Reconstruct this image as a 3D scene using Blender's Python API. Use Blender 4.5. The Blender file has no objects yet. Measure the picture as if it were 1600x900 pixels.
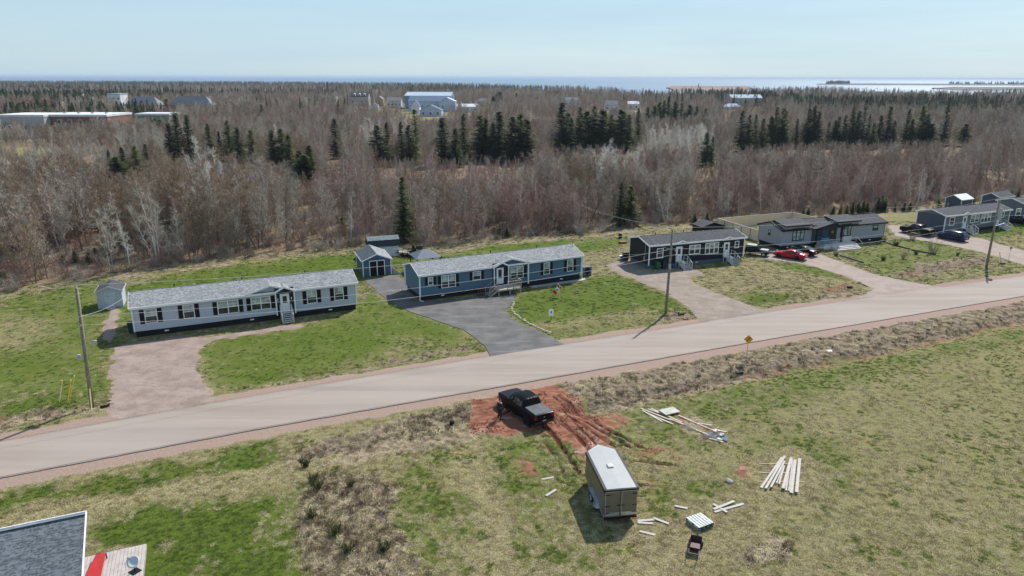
import bpy, bmesh, math, random
import numpy as np
from mathutils import Vector, Matrix, Euler
rnd = random.Random(7)
nrs = np.random.RandomState(11)
R = math.radians
SC = bpy.context.scene
COL = SC.collection

# ------------------------------------------------------------------ camera, sky, sun, exposure
CAM_H = 27.0; FPX = 1110.0; HY = 120.5; ROLL = R(0.17)
PITCH = math.atan((450-HY)/FPX)
cd = bpy.data.cameras.new('camera'); cam = bpy.data.objects.new('camera', cd); COL.objects.link(cam)
cd.sensor_width = 36; cd.lens = FPX/1600*36; cd.clip_start = 0.5; cd.clip_end = 90000
cam.matrix_world = Matrix.Translation((0, 0, CAM_H)) @ Matrix.Rotation(R(90)-PITCH, 4, 'X') @ Matrix.Rotation(ROLL, 4, 'Z')
SC.camera = cam
SUN_AZ = 58.0      # direction towards the sun, degrees from +X, counter-clockwise
SUN_EL = 45.0
w = bpy.data.worlds.new('World'); SC.world = w; w.use_nodes = True
wn = w.node_tree.nodes; wl = w.node_tree.links
bg = wn['Background']; sky = wn.new('ShaderNodeTexSky'); sky.sky_type = 'NISHITA'; sky.sun_disc = False
sky.sun_elevation = R(SUN_EL); sky.sun_rotation = R(90-SUN_AZ)
sky.altitude = 0; sky.air_density = 1.0; sky.dust_density = 0.3; sky.ozone_density = 3.0
veil = wn.new('ShaderNodeMix'); veil.data_type = 'RGBA'       # thin high cloud over the whole sky
wtc = wn.new('ShaderNodeTexCoord'); wmp = wn.new('ShaderNodeMapping'); wmp.inputs['Scale'].default_value = (1.5, 1.5, 14)
wno = wn.new('ShaderNodeTexNoise'); wno.inputs['Scale'].default_value = 1.6; wno.inputs['Detail'].default_value = 4
wl.new(wtc.outputs['Generated'], wmp.inputs[0]); wl.new(wmp.outputs[0], wno.inputs['Vector'])
wmr = wn.new('ShaderNodeMapRange'); wmr.inputs[1].default_value = .3; wmr.inputs[2].default_value = .7; wmr.inputs[3].default_value = .72; wmr.inputs[4].default_value = .90
wsx = wn.new('ShaderNodeSeparateXYZ'); wl.new(wtc.outputs['Generated'], wsx.inputs[0])
wel = wn.new('ShaderNodeMapRange'); wel.inputs[1].default_value = .06; wel.inputs[2].default_value = .55; wel.inputs[3].default_value = 1; wel.inputs[4].default_value = .4; wl.new(wsx.outputs[2], wel.inputs[0])
wmu = wn.new('ShaderNodeMath'); wmu.operation = 'MULTIPLY'; wl.new(wmr.outputs[0], wmu.inputs[0]); wl.new(wel.outputs[0], wmu.inputs[1])
wl.new(wno.outputs['Fac'], wmr.inputs[0]); wl.new(wmu.outputs[0], veil.inputs[0]); wl.new(sky.outputs[0], veil.inputs[6]); veil.inputs[7].default_value = (3.75, 5.10, 6.05, 1)
wl.new(veil.outputs[2], bg.inputs[0]); bg.inputs[1].default_value = 0.098
sd = bpy.data.lights.new('sun', 'SUN'); so = bpy.data.objects.new('sun', sd); COL.objects.link(so)
sd.energy = 4.4; sd.angle = R(0.9); sd.color = (1.0, 0.945, 0.87)
sdir = Vector((math.cos(R(SUN_AZ))*math.cos(R(SUN_EL)), math.sin(R(SUN_AZ))*math.cos(R(SUN_EL)), math.sin(R(SUN_EL))))
so.rotation_euler = sdir.to_track_quat('Z', 'Y').to_euler()
SC.view_settings.view_transform = 'Standard'; SC.view_settings.look = 'None'
SC.view_settings.gamma = 1; SC.view_settings.exposure = 0.45; SC.view_settings.use_curve_mapping = False
SC.render.engine = 'CYCLES'
SC.cycles.volume_step_rate = 4; SC.cycles.volume_bounces = 0
SC.cycles.max_bounces = 5; SC.cycles.diffuse_bounces = 2; SC.cycles.glossy_bounces = 2; SC.cycles.transparent_max_bounces = 6

# ------------------------------------------------------------------ measuring helpers: a bearing in the photo -> a place on the ground
def G(px, py, z=0.0):
    u = px-800; v = 450-py; c, s = math.cos(ROLL), math.sin(ROLL)
    u, v = u*c-v*s, u*s+v*c
    d = (u, FPX*math.cos(PITCH)+v*math.sin(PITCH), -FPX*math.sin(PITCH)+v*math.cos(PITCH))
    t = (z-CAM_H)/d[2]
    return d[0]*t, d[1]*t
def bearing(px, d, z=0.0):       # point at depth d along the column px, for far things
    return (px-800)/FPX*(d*math.cos(PITCH)+(CAM_H-z)*math.sin(PITCH)), d
def ZY(py, d):            # height of something seen at row py at depth d
    v = 450-py
    return CAM_H + d*(v*math.cos(PITCH)-FPX*math.sin(PITCH))/(FPX*math.cos(PITCH)+v*math.sin(PITCH))
def PXOF(X, Y): return 800+FPX*X/(Y*math.cos(PITCH)+CAM_H*math.sin(PITCH))
class Wall:               # vertical plane through o with direction ang: picture position -> (s, z) metres on the wall
    def __init__(s, o, ang, yoff=0.0): s.o = o; s.a = ang; s.y = yoff
    def at(s, px, py, yoff=None):
        y = s.y if yoff is None else yoff
        g = G(px, py, 0); c = (0, 0, CAM_H); d = (g[0], g[1], -CAM_H)
        n = (-math.sin(s.a), math.cos(s.a))
        t = (y-(n[0]*(c[0]-s.o[0])+n[1]*(c[1]-s.o[1])))/(n[0]*d[0]+n[1]*d[1])
        p = (d[0]*t-s.o[0], d[1]*t-s.o[1])
        return p[0]*math.cos(s.a)+p[1]*math.sin(s.a), CAM_H+d[2]*t

# ------------------------------------------------------------------ object helpers
def link(o, parent=None, loc=None, rz=None):
    COL.objects.link(o)
    if parent is not None: o.parent = parent
    if loc is not None: o.location = loc
    if rz is not None: o.rotation_euler = (0, 0, rz)
    return o
def tag(o, label=None, cat=None, group=None, kind=None):
    if label: o['label'] = label
    if cat: o['category'] = cat
    if group: o['group'] = group
    if kind: o['kind'] = kind
    return o
def thing(name, label, cat, loc=(0, 0, 0), rz=0.0, group=None):
    o = bpy.data.objects.new(name, None); o.empty_display_size = .3
    link(o, None, loc, rz); return tag(o, label, cat, group)
def copy_tree(o, parent=None):
    c = o.copy(); COL.objects.link(c)
    if parent is not None: c.parent = parent
    for ch in list(o.children): copy_tree(ch, c)
    return c
class MB:
    def __init__(s): s.v = []; s.f = []; s.mi = []; s.m = 0
    def add(s, vs, fs):
        n = len(s.v); s.v += [tuple(p) for p in vs]; s.f += [tuple(i+n for i in f) for f in fs]; s.mi += [s.m]*len(fs); return s
    def box(s, x0, x1, y0, y1, z0, z1):
        return s.add([(x0,y0,z0),(x1,y0,z0),(x1,y1,z0),(x0,y1,z0),(x0,y0,z1),(x1,y0,z1),(x1,y1,z1),(x0,y1,z1)],
                     [(0,3,2,1),(4,5,6,7),(0,1,5,4),(1,2,6,5),(2,3,7,6),(3,0,4,7)])
    def bbox(s, x0, x1, y0, y1, z0, z1, b):   # box with bevelled vertical + top edges
        P = [(x0+b,y0),(x1-b,y0),(x1,y0+b),(x1,y1-b),(x1-b,y1),(x0+b,y1),(x0,y1-b),(x0,y0+b)]
        cx, cy = (x0+x1)/2, (y0+y1)/2
        def sh(p, k): return (p[0]-math.copysign(k, p[0]-cx), p[1]-math.copysign(k, p[1]-cy))
        v = [(a, c, z0) for a, c in P]+[(a, c, z1-b) for a, c in P]+[(*sh(p, b*.8), z1) for p in P]
        f = [tuple(range(7, -1, -1)), tuple(range(16, 24))]
        for k in (0, 8):
            for i in range(8): f.append((k+i, k+(i+1)%8, k+8+(i+1)%8, k+8+i))
        return s.add(v, f)
    def bar(s, a, b, wd, ht, up=(0,0,1)):    # rectangular bar from a to b
        a = Vector(a); b = Vector(b); d = (b-a).normalized(); u = Vector(up)
        if abs(d.dot(u)) > .95: u = Vector((1,0,0))
        sx = d.cross(u).normalized()*wd/2; sz = sx.cross(d).normalized()*ht/2
        v = [a-sx-sz, a+sx-sz, a+sx+sz, a-sx+sz, b-sx-sz, b+sx-sz, b+sx+sz, b-sx+sz]
        return s.add(v, [(0,1,2,3),(7,6,5,4),(0,4,5,1),(1,5,6,2),(2,6,7,3),(3,7,4,0)])
    def tube(s, pts, rad, n=6, cap=True):
        if not hasattr(rad, '__len__'): rad = [rad]*len(pts)
        pts = [Vector(p) for p in pts]; base = len(s.v); v = []
        for i, p in enumerate(pts):
            d = (pts[min(i+1, len(pts)-1)]-pts[max(i-1, 0)]).normalized()
            u = Vector((0,0,1)) if abs(d.z) < .9 else Vector((1,0,0))
            a = d.cross(u).normalized(); b = a.cross(d)
            for k in range(n):
                t = 2*math.pi*k/n; v.append(p+(a*math.cos(t)+b*math.sin(t))*rad[i])
        f = []
        for i in range(len(pts)-1):
            for k in range(n):
                f.append((i*n+k, i*n+(k+1)%n, (i+1)*n+(k+1)%n, (i+1)*n+k))
        if cap and n > 2: f.append(tuple(range(n-1, -1, -1))); f.append(tuple(range((len(pts)-1)*n, len(pts)*n)))
        return s.add(v, f)
    def prism(s, poly, axis, a, b):          # polygon in the two other axes, extruded along axis from a to b
        n = len(poly)
        def mk(p, t):
            return {'x': (t, p[0], p[1]), 'y': (p[0], t, p[1]), 'z': (p[0], p[1], t)}[axis]
        v = [mk(p, a) for p in poly]+[mk(p, b) for p in poly]
        f = [tuple(range(n)), tuple(range(2*n-1, n-1, -1))]+[(i, n+i, n+(i+1)%n, (i+1)%n) for i in range(n)]
        return s.add(v, f)
    def quad(s, *p): return s.add(p, [tuple(range(len(p)))])
    def mesh(s, name, mats, smooth=False):
        me = bpy.data.meshes.new(name); me.from_pydata(s.v, [], s.f)
        if not isinstance(mats, (list, tuple)): mats = [mats]
        for m in mats: me.materials.append(m)
        if len(mats) > 1: me.polygons.foreach_set('material_index', s.mi)
        if smooth: me.polygons.foreach_set('use_smooth', [True]*len(me.polygons))
        me.update(); return me
    def build(s, name, mats, parent=None, smooth=False, fix=True, loc=None, rz=None):
        me = s.mesh(name, mats, smooth)
        if fix:
            bm = bmesh.new(); bm.from_mesh(me); bmesh.ops.recalc_face_normals(bm, faces=bm.faces); bm.to_mesh(me); bm.free()
        o = bpy.data.objects.new(name, me); return link(o, parent, loc, rz)

# ------------------------------------------------------------------ materials
MATS = {}
def newmat(name):
    m = bpy.data.materials.new(name); m.use_nodes = True
    return m, m.node_tree.nodes, m.node_tree.links, m.node_tree.nodes['Principled BSDF']
def N(nodes, t, **kw):
    n = nodes.new(t)
    for k, v in kw.items():
        if k.startswith('i_'): n.inputs[k[2:].replace('_', ' ')].default_value = v
        elif k.startswith('n_'): n.inputs[int(k[2:])].default_value = v
        else: setattr(n, k, v)
    return n
def mixc(nodes, links, fac, a, b, mode='MIX'):
    n = nodes.new('ShaderNodeMix'); n.data_type = 'RGBA'; n.blend_type = mode
    for i, v in ((0, fac), (6, a), (7, b)):
        if isinstance(v, bpy.types.NodeSocket): links.new(v, n.inputs[i])
        elif i == 0: n.inputs[0].default_value = v
        else: n.inputs[i].default_value = (*v[:3], 1)
    return n.outputs[2]
def math_(nodes, links, op, a, b=None, c=None, clamp=False):
    n = nodes.new('ShaderNodeMath'); n.operation = op; n.use_clamp = clamp
    for i, v in enumerate((a, b, c)):
        if v is None: continue
        if isinstance(v, bpy.types.NodeSocket): links.new(v, n.inputs[i])
        else: n.inputs[i].default_value = v
    return n.outputs[0]
def smooth(nodes, links, v, lo, hi):
    n = nodes.new('ShaderNodeMapRange'); n.interpolation_type = 'SMOOTHSTEP'
    links.new(v, n.inputs[0]); n.inputs[1].default_value = lo; n.inputs[2].default_value = hi
    return n.outputs[0]
def noise(nodes, links, scale, detail=3, rough=.55, vec=None, stretch=None, rot=0, seed=0):
    n = nodes.new('ShaderNodeTexNoise'); n.inputs['Scale'].default_value = scale
    n.inputs['Detail'].default_value = detail; n.inputs['Roughness'].default_value = rough
    if vec is None:
        tc = nodes.new('ShaderNodeTexCoord'); vec = tc.outputs['Object']
    if stretch or seed:
        mp = nodes.new('ShaderNodeMapping'); mp.inputs['Scale'].default_value = stretch or (1,1,1)
        mp.inputs['Rotation'].default_value = (0, 0, rot); mp.inputs['Location'].default_value = (seed*13.7, seed*7.1, 0)
        links.new(vec, mp.inputs[0]); vec = mp.outputs[0]
    links.new(vec, n.inputs['Vector']); return n.outputs['Fac']
def bump(nodes, links, bsdf, h, strength=.4, dist=.02):
    b = nodes.new('ShaderNodeBump'); b.inputs['Strength'].default_value = strength; b.inputs['Distance'].default_value = dist
    links.new(h, b.inputs['Height']); links.new(b.outputs[0], bsdf.inputs['Normal'])
def M(name, col, rough=.6, metal=0.0, var=.18, scale=3.0, bmp=0.0, spec=.4, bscale=None, coat=0, dirt=None):
    if name in MATS: return MATS[name]
    m, n, l, b = newmat(name)
    b.inputs['Roughness'].default_value = rough; b.inputs['Metallic'].default_value = metal
    b.inputs['Specular IOR Level'].default_value = spec; b.inputs['Coat Weight'].default_value = coat
    f = noise(n, l, scale, 4)
    c = mixc(n, l, smooth(n, l, f, .3, .7), [x*(1-var) for x in col], [min(1, x*(1+var)) for x in col])
    if dirt:
        c = mixc(n, l, math_(n, l, 'MULTIPLY', smooth(n, l, noise(n, l, scale*.4, 5, .65, seed=3), .5, .72), dirt[1]), c, dirt[0])
    l.new(c, b.inputs['Base Color'])
    if bmp: bump(n, l, b, noise(n, l, bscale or scale*4, 3), .5, bmp)
    MATS[name] = m; return m
def siding(name, col, step=.11, vertical=False, dark=.72):
    m, n, l, b = newmat(name); b.inputs['Roughness'].default_value = .55; b.inputs['Specular IOR Level'].default_value = .22
    tc = n.new('ShaderNodeTexCoord'); sp = n.new('ShaderNodeSeparateXYZ'); l.new(tc.outputs['Object'], sp.inputs[0])
    ax = sp.outputs[2]
    if vertical: ax = math_(n, l, 'ADD', sp.outputs[0], sp.outputs[1])
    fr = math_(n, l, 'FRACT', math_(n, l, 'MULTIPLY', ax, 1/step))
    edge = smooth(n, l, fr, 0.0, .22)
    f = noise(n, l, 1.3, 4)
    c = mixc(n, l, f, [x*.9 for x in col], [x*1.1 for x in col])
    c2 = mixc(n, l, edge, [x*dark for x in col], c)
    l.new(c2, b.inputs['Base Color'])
    bump(n, l, b, fr, .6, .012)
    return m
def shingles(name, c1, c2, sx=.32, sy=.16):
    m, n, l, b = newmat(name); b.inputs['Roughness'].default_value = .9; b.inputs['Specular IOR Level'].default_value = .2
    tc = n.new('ShaderNodeTexCoord')
    br = n.new('ShaderNodeTexBrick'); br.offset = .5; br.inputs['Scale'].default_value = 1
    br.inputs['Brick Width'].default_value = sx; br.inputs['Row Height'].default_value = sy
    br.inputs['Mortar Size'].default_value = .012; br.inputs['Bias'].default_value = 0
    br.inputs['Color1'].default_value = (*c1, 1); br.inputs['Color2'].default_value = (*c2, 1)
    br.inputs['Mortar'].default_value = (*[x*.45 for x in c1], 1)
    l.new(tc.outputs['Object'], br.inputs['Vector'])
    vo = n.new('ShaderNodeTexVoronoi'); vo.inputs['Scale'].default_value = 6.5
    mp = n.new('ShaderNodeMapping'); mp.inputs['Scale'].default_value = (1, 1.7, 1.7); l.new(tc.outputs['Object'], mp.inputs[0]); l.new(mp.outputs[0], vo.inputs['Vector'])
    sv = n.new('ShaderNodeSeparateColor'); l.new(vo.outputs['Color'], sv.inputs[0])
    c = mixc(n, l, smooth(n, l, sv.outputs[0], .3, .9), br.outputs['Color'], [min(1, x*1.3) for x in c2])
    c = mixc(n, l, math_(n, l, 'MULTIPLY', smooth(n, l, noise(n, l, .5, 4), .35, .75), .25), c, [x*.7 for x in c1])
    l.new(c, b.inputs['Base Color']); bump(n, l, b, br.outputs['Fac'], .5, -.01)
    return m
WHITE = M('white_trim', (.86, .87, .88), .5, var=.03)
BLACK = M('black_trim', (.008, .008, .009), .6, var=.2, spec=.2)
SKIRT = siding('black_skirting', (.014, .015, .018), .2)
SKIRTG = siding('slate_skirting', (.10, .13, .17), .2)
SHINGLE_L = shingles('light_grey_shingles', (.17, .175, .185), (.27, .28, .29))
SHINGLE_D = shingles('charcoal_shingles', (.045, .047, .055), (.075, .078, .088))
SHINGLE_F = shingles('blue_grey_shingles', (.085, .10, .115), (.13, .15, .17), .33, .145)
def glass(name='window_glass', col=(.015, .02, .022), rough=.06):
    m, n, l, b = newmat(name)
    b.inputs['Roughness'].default_value = rough; b.inputs['Specular IOR Level'].default_value = .7
    f = noise(n, l, 1.1, 3)
    l.new(mixc(n, l, smooth(n, l, f, .4, .65), col, [x*2.2+.015 for x in col]), b.inputs['Base Color']); return m
GLASS = glass(); BLIND = glass('window_blind', (.24, .265, .255), .2)
WOODG = M('weathered_wood', (.30, .27, .24), .85, var=.25, scale=4, bmp=.004)
PALEST = M('pale_step_wood', (.62, .60, .57), .8, var=.12, scale=4)
WOODP = M('pale_wood', (.50, .44, .37), .8, var=.2, scale=4, bmp=.004)
BOARDW = M('white_board', (.41, .385, .36), .7, var=.10, scale=2, dirt=((.38, .25, .18), .6))
GALV = M('galvanised_steel', (.45, .47, .50), .35, .8, var=.15)
RUBBER = M('tyre_rubber', (.018, .018, .019), .85)
RIM = M('alloy_rim', (.45, .46, .48), .3, .8)
RIMB = M('black_rim', (.03, .03, .032), .3, .5)
# ------------------------------------------------------------------ zones of the ground, from outlines measured on the ground
def W(poly): return np.array([G(*p) for p in poly])
def sdist(X, Y, poly):            # signed distance, positive inside
    d2 = np.full(X.shape, 1e18); ins = np.zeros(X.shape, bool)
    n = len(poly)
    for i in range(n):
        ax, ay = poly[i]; bx, by = poly[(i+1) % n]
        ex, ey = bx-ax, by-ay; L = ex*ex+ey*ey+1e-12
        t = np.clip(((X-ax)*ex+(Y-ay)*ey)/L, 0, 1)
        d2 = np.minimum(d2, (X-ax-t*ex)**2+(Y-ay-t*ey)**2)
        c = ((ay > Y) != (by > Y)) & (X < (bx-ax)*(Y-ay)/(by-ay+1e-12)+ax)
        ins ^= c
    d = np.sqrt(d2); return np.where(ins, d, -d)
def vnoise(x, y, s, seed=0):
    r_ = np.random.RandomState(seed); tab = r_.rand(64, 64); X = np.asarray(x)/s; Y = np.asarray(y)/s
    i, j = np.floor(X).astype(int), np.floor(Y).astype(int); u, v = X-i, Y-j; u = u*u*(3-2*u); v = v*v*(3-2*v)
    g = lambda a, b: tab[a % 64, b % 64]
    return (g(i,j)*(1-u)+g(i+1,j)*u)*(1-v)+(g(i,j+1)*(1-u)+g(i+1,j+1)*u)*v
def ldist(X, Y, line):            # distance to a polyline
    d2 = np.full(X.shape, 1e18)
    for i in range(len(line)-1):
        ax, ay = line[i]; bx, by = line[i+1]
        ex, ey = bx-ax, by-ay; L = ex*ex+ey*ey+1e-12
        t = np.clip(((X-ax)*ex+(Y-ay)*ey)/L, 0, 1)
        d2 = np.minimum(d2, (X-ax-t*ex)**2+(Y-ay-t*ey)**2)
    return np.sqrt(d2)
ROADN = [(-900, 899), (0, 748), (400, 672), (800, 602), (1200, 531), (1600, 463)]
ROADF = [(0, 692), (400, 619), (800, 552), (1200, 489), (1600, 432)]
rn = W([(0,748),(400,672),(800,602),(1200,531),(1600,463)]); rf = W([(0,692),(400,619),(800,552),(1200,489),(1600,432)])
def extend(l, a=120, b=160):
    d0 = (l[0]-l[1])/np.linalg.norm(l[0]-l[1]); d1 = (l[-1]-l[-2])/np.linalg.norm(l[-1]-l[-2])
    return np.vstack([l[0]+d0*a, l, l[-1]+d1*b])
rn = extend(rn); rf = extend(rf)
ROADPOLY = np.vstack([rn, rf[::-1]])
DRIVES = {
 'd1': W([(172,655),(176,600),(176,560),(181,543),(258,528),(300,524),(322,530),(310,552),(306,580),(330,612),(345,640),(250,655)]),
 'd2': W([(566,436),(618,430),(636,441),(648,470),(700,470),(755,463),(806,458),(800,474),(790,484),(800,500),(850,522),(885,540),(850,560),(770,565),(757,540),(725,516),(640,487),(600,465)]),
 'd3': W([(945,414),(982,404),(1000,412),(1010,424),(1050,420),(1085,420),(1102,428),(1080,432),(1075,440),(1130,462),(1190,484),(1230,490),(1200,500),(1130,510),(1095,503),(1075,480),(1030,452),(975,430)]),
 'd4': W([(1180,388),(1220,392),(1283,398),(1320,412),(1370,430),(1440,444),(1480,450),(1420,462),(1340,466),(1365,452),(1330,434),(1256,412),(1190,404)]),
 'd5': W([(1385,352),(1430,352),(1470,370),(1530,372),(1600,392),(1660,410),(1660,436),(1600,414),(1540,396),(1470,380),(1420,373),(1400,368)]),
 'path1': W([(175,482),(184,482),(180,522),(172,536),(160,530),(166,505)]),
 'walk1': W([(300,531),(380,519),(470,507),(475,511),(420,519),(340,531),(318,540)]),
}
FOREST_EDGE = W([(-500,545),(-120,480),(0,455),(60,447),(150,432),(250,418),(400,401),(550,385),(620,388),(700,384),(800,372),(900,365),(1000,353),(1100,348),(1200,342),(1300,336),(1400,328.5),(1500,318.5),(1600,304),(1900,278)])
def edge_y(X): return np.interp(X, FOREST_EDGE[:,0], FOREST_EDGE[:,1])
# (channel, value, soft width m, outline)   channels: g green, r rough weeds, d red dirt, v gravel, t wet/rut, s straw
Z = []
def z(ch, val, wd, *pts): Z.append((ch, val, wd, W(pts)))
# houses side
z('g', .68, 3, (-60,500),(0,470),(150,440),(182,450),(180,480),(170,530),(176,560),(175,615),(120,640),(60,650),(-60,664))
z('g', .35, 4, (-60,520),(0,500),(50,505),(60,530),(30,545),(-60,560))
z('g', .80, 2, (184,452),(300,425),(400,412),(560,396),(620,396),(700,400),(800,385),(980,370),(982,380),(930,390),(905,395),(640,408),(620,430),(560,442),(240,480),(196,510))
z('g', .55, 3, (640,392),(720,391),(860,376),(985,366),(985,374),(800,390),(640,402))
z('g', 1.0, 1.5, (520,402),(620,398),(620,408),(560,418),(420,420))
z('g', 1.0, 1.5, (712,392),(800,383),(880,375),(880,386),(760,392))
z('g', .74, 1.6, (318,545),(350,530),(470,512),(558,487),(575,452),(600,466),(640,489),(725,518),(752,540),(740,560),(560,586),(370,612),(335,600),(316,570))
z('g', .55, 2.5, (640,520),(752,538),(740,560),(560,588),(370,614),(420,590),(560,560))
z('g', .80, 1.5, (808,462),(915,436),(960,430),(1010,448),(1075,482),(1085,495),(1000,508),(900,528),(860,524),(800,498),(792,484))
z('g', .5, 1.8, (860,500),(1000,480),(1085,490),(1000,512),(900,530),(860,525),(830,510))
z('g', .3, 2, (905,400),(985,385),(985,402),(950,412),(975,428),(930,424),(912,420))
z('g', .22, 2, (1080,436),(1160,412),(1200,408),(1256,414),(1330,436),(1360,450),(1280,462),(1180,480),(1130,460))
z('r', .42, 3, (1090,440),(1140,425),(1250,430),(1330,440),(1355,452),(1200,470),(1150,460))
z('g', .72, 1.2, (1190,406),(1256,414),(1340,438),(1300,436),(1240,424))
z('g', .72, 1.5, (1180,476),(1150,460),(1200,455),(1290,462),(1200,480))
z('g', .62, 1.5, (1312,398),(1380,378),(1420,372),(1500,388),(1530,392),(1500,404),(1440,425),(1390,428),(1340,412))
z('r', .6, 1.5, (1390,425),(1440,408),(1540,396),(1560,404),(1540,416),(1440,432),(1400,436))
z('g', .45, 1.5, (1385,335),(1470,325),(1430,350),(1385,350))
z('g', .72, 1.5, (1510,362),(1600,348),(1660,350),(1660,378),(1600,366),(1540,374))
z('g', .3, 1.5, (1540,374),(1600,366),(1700,378),(1700,412),(1600,388))
# field side
z('g', .10, 1.5, (-60,800),(0,788),(220,745),(460,700),(600,668),(700,640),(740,640),(735,690),(600,700),(470,740),(300,765),(0,835),(-60,850))
z('g', .72, 1.0, (-60,782),(0,775),(200,735),(440,690),(442,716),(300,745),(0,800),(-60,812))
z('g', .30, 1.0, (0,815),(300,750),(460,725),(470,745),(300,780),(135,812),(0,830))
z('g', .95, 1.6, (140,835),(210,800),(300,790),(440,770),(480,830),(470,880),(490,930),(200,930))
z('g', .45, 1.0, (140,860),(205,835),(212,850),(130,880))
z('g', .60, 2.5, (600,740),(700,690),(880,690),(900,760),(860,880),(640,920),(590,820))
z('g', .15, 1.2, (740,760),(770,740),(800,900),(750,930))
z('g', .15, 2, (700,700),(750,695),(760,740),(700,760))
z('g', .42, 3, (1200,620),(1700,500),(1700,950),(1050,950),(1000,830),(1100,700))
z('g', .60, 2, (980,640),(1150,600),(1500,530),(1640,500),(1640,520),(1400,580),(1220,640),(1050,700),(960,720))
z('g', .60, 2, (1180,680),(1290,690),(1340,740),(1300,790),(1230,710),(1150,700))
z('g', .12, 1.5, (1040,790),(1180,770),(1200,830),(1100,900),(1000,900),(990,830))
z('g', .12, 1.5, (1150,720),(1250,700),(1290,740),(1250,780),(1170,775))
z('g', .60, 2, (1000,730),(1150,760),(1120,780),(1010,800))
z('r', 1.0, 1.2, (444,712),(520,680),(700,636),(740,622),(738,672),(640,690),(520,712),(470,726))
z('r', .85, 1.5, (470,745),(560,735),(620,760),(600,800),(660,900),(660,960),(500,960),(470,860))
z('r', 1.0, 1.0, (862,600),(960,575),(1200,530),(1640,455),(1640,492),(1400,540),(1180,585),(1000,628),(940,640),(920,620),(890,625))
z('r', .6, 1.0, (-60,660),(60,632),(130,630),(170,632),(172,645),(60,664),(0,676),(-60,685))
z('r', .55, 1.2, (340,608),(560,572),(700,540),(745,538),(745,550),(560,585),(380,616))
z('r', .8, .9, (1020,500),(1052,484),(1090,492),(1075,502),(1020,508))
z('r', .8, 1.2, (1200,470),(1330,448),(1340,458),(1230,476))
z('s', 1.0, .8, (700,676),(745,674),(745,690),(560,720),(500,735),(560,705))
# red dirt
z('d', 1.0, .9, (735,612),(790,598),(862,596),(890,612),(915,628),(935,650),(960,668),(945,690),(930,712),(905,735),(885,700),(870,682),(840,676),(800,680),(736,688),(732,650))
z('d', .75, .8, (905,735),(940,700),(990,655),(960,640),(900,650),(880,690))
z('d', .55, 1.2, (960,690),(1040,705),(1090,715),(1080,725),(990,712),(960,715))
z('d', .5, 1, (985,740),(1020,750),(1030,765),(995,760))
z('d', .6, .6, (790,712),(830,716),(845,740),(812,745))
z('d', .9, .5, (1148,738),(1165,728),(1180,736),(1168,754),(1150,752))
z('d', .95, .4, (1045,640),(1062,650),(1058,660),(1046,655)); z('d', .9, .4, (1095,665),(1118,668),(1112,678),(1098,676))
z('s', .9, .8, (1040,646),(1070,646),(1120,668),(1140,690),(1120,694),(1080,678))
z('d', .56, 1.0, (1180,574),(1260,565),(1370,545),(1480,518),(1640,488),(1640,496),(1480,530),(1370,556),(1260,574),(1150,590),(1060,606),(1060,602))
z('d', .42, 1.4, (1380,424),(1460,416),(1530,408),(1535,414),(1450,424),(1400,432))
z('d', .5, 1.0, (-60,655),(0,645),(60,640),(60,648),(0,660),(-60,668))
z('d', .55, 1.0, (1280,450),(1330,440),(1340,452),(1290,458))
z('d', .45, .9, (560,700),(600,690),(660,680),(640,690),(580,702))
z('r', .85, .6, (1150,858),(1190,838),(1230,850),(1210,880),(1160,875))
RUTS = [W(l) for l in (((838,655),(866,686),(890,722)), ((845,652),(874,690),(899,734)), ((862,648),(902,684),(926,712)), ((867,646),(910,688),(934,722)), ((880,640),(925,676),(960,698)),
        ((865,620),(900,650),(950,680),(985,700)), ((872,618),(912,652),(960,678),(1010,702)), ((885,625),(940,665),(1000,700)), ((850,690),(872,720),(884,750)), ((858,672),(884,706),(905,740)), ((875,632),(905,668),(945,706)),
        ((760,640),(790,625),(830,606)), ((770,655),(800,640),(850,612)), ((945,715),(1010,722),(1060,728)), ((930,745),(990,757),(1040,762)))]
SHED_DIRT = []
WATER_SIDE = None
DITCH = [(W([(-200,865),(0,806),(440,716),(560,700),(700,662),(735,652)]), .25, 1.2),
         (W([(905,640),(1000,622),(1150,588),(1260,570),(1370,550),(1480,524),(1640,492),(1900,440)]), .55, 1.1),
         (W([(-200,690),(0,655),(120,636),(172,628)]), .35, 1.0),
         (W([(340,604),(560,574),(740,545)]), .2, 1.2),
         (W([(860,522),(960,510),(1085,494)]), .2, 1.0),
         (W([(1160,474),(1250,462),(1345,446)]), .45, 1.0),
         (W([(1400,432),(1470,420),(1560,404)]), .45, .9)]
def ground_z(X, Y):
    X = np.asarray(X, float); Y = np.asarray(Y, float)
    h = np.zeros(X.shape)
    for line, dep, wd in DITCH:
        d = ldist(X, Y, line); h -= dep*np.exp(-(d/wd)**2)
    for r_ in RUTS:
        d = ldist(X, Y, r_); wv = .6+.8*vnoise(X, Y, 1.1, 41); h -= .10*wv*np.exp(-(d/.15)**2); h += .05*wv*np.exp(-((d-.32)/.14)**2)
    nb_ = (Y > 42)&(Y < 59)&(np.abs(X-2) < 9)
    h = h+np.where(nb_, (vnoise(X, Y, .45, 43)-.5)*.10+(vnoise(X, Y, .22, 44)-.5)*.05, 0)
    # road bed and drives stay level
    keep = 1-np.clip((sdist(X, Y, ROADPOLY)+1.2)/1.2, 0, 1)
    for k, p in DRIVES.items(): keep *= 1-np.clip((sdist(X, Y, p)+.6)/.6, 0, 1)
    h *= keep
    # coast: the land ends and drops below the sea
    D = np.hypot(X, Y); bx = PXOF(X, np.maximum(Y, 1))
    cd_ = np.interp(bx, COAST_X, COAST_D)
    h = np.where(D > cd_*.985, np.where(D > cd_*1.01, -9.0, -9.0*(D-cd_*.985)/(cd_*.025)), h)
    return h
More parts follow.
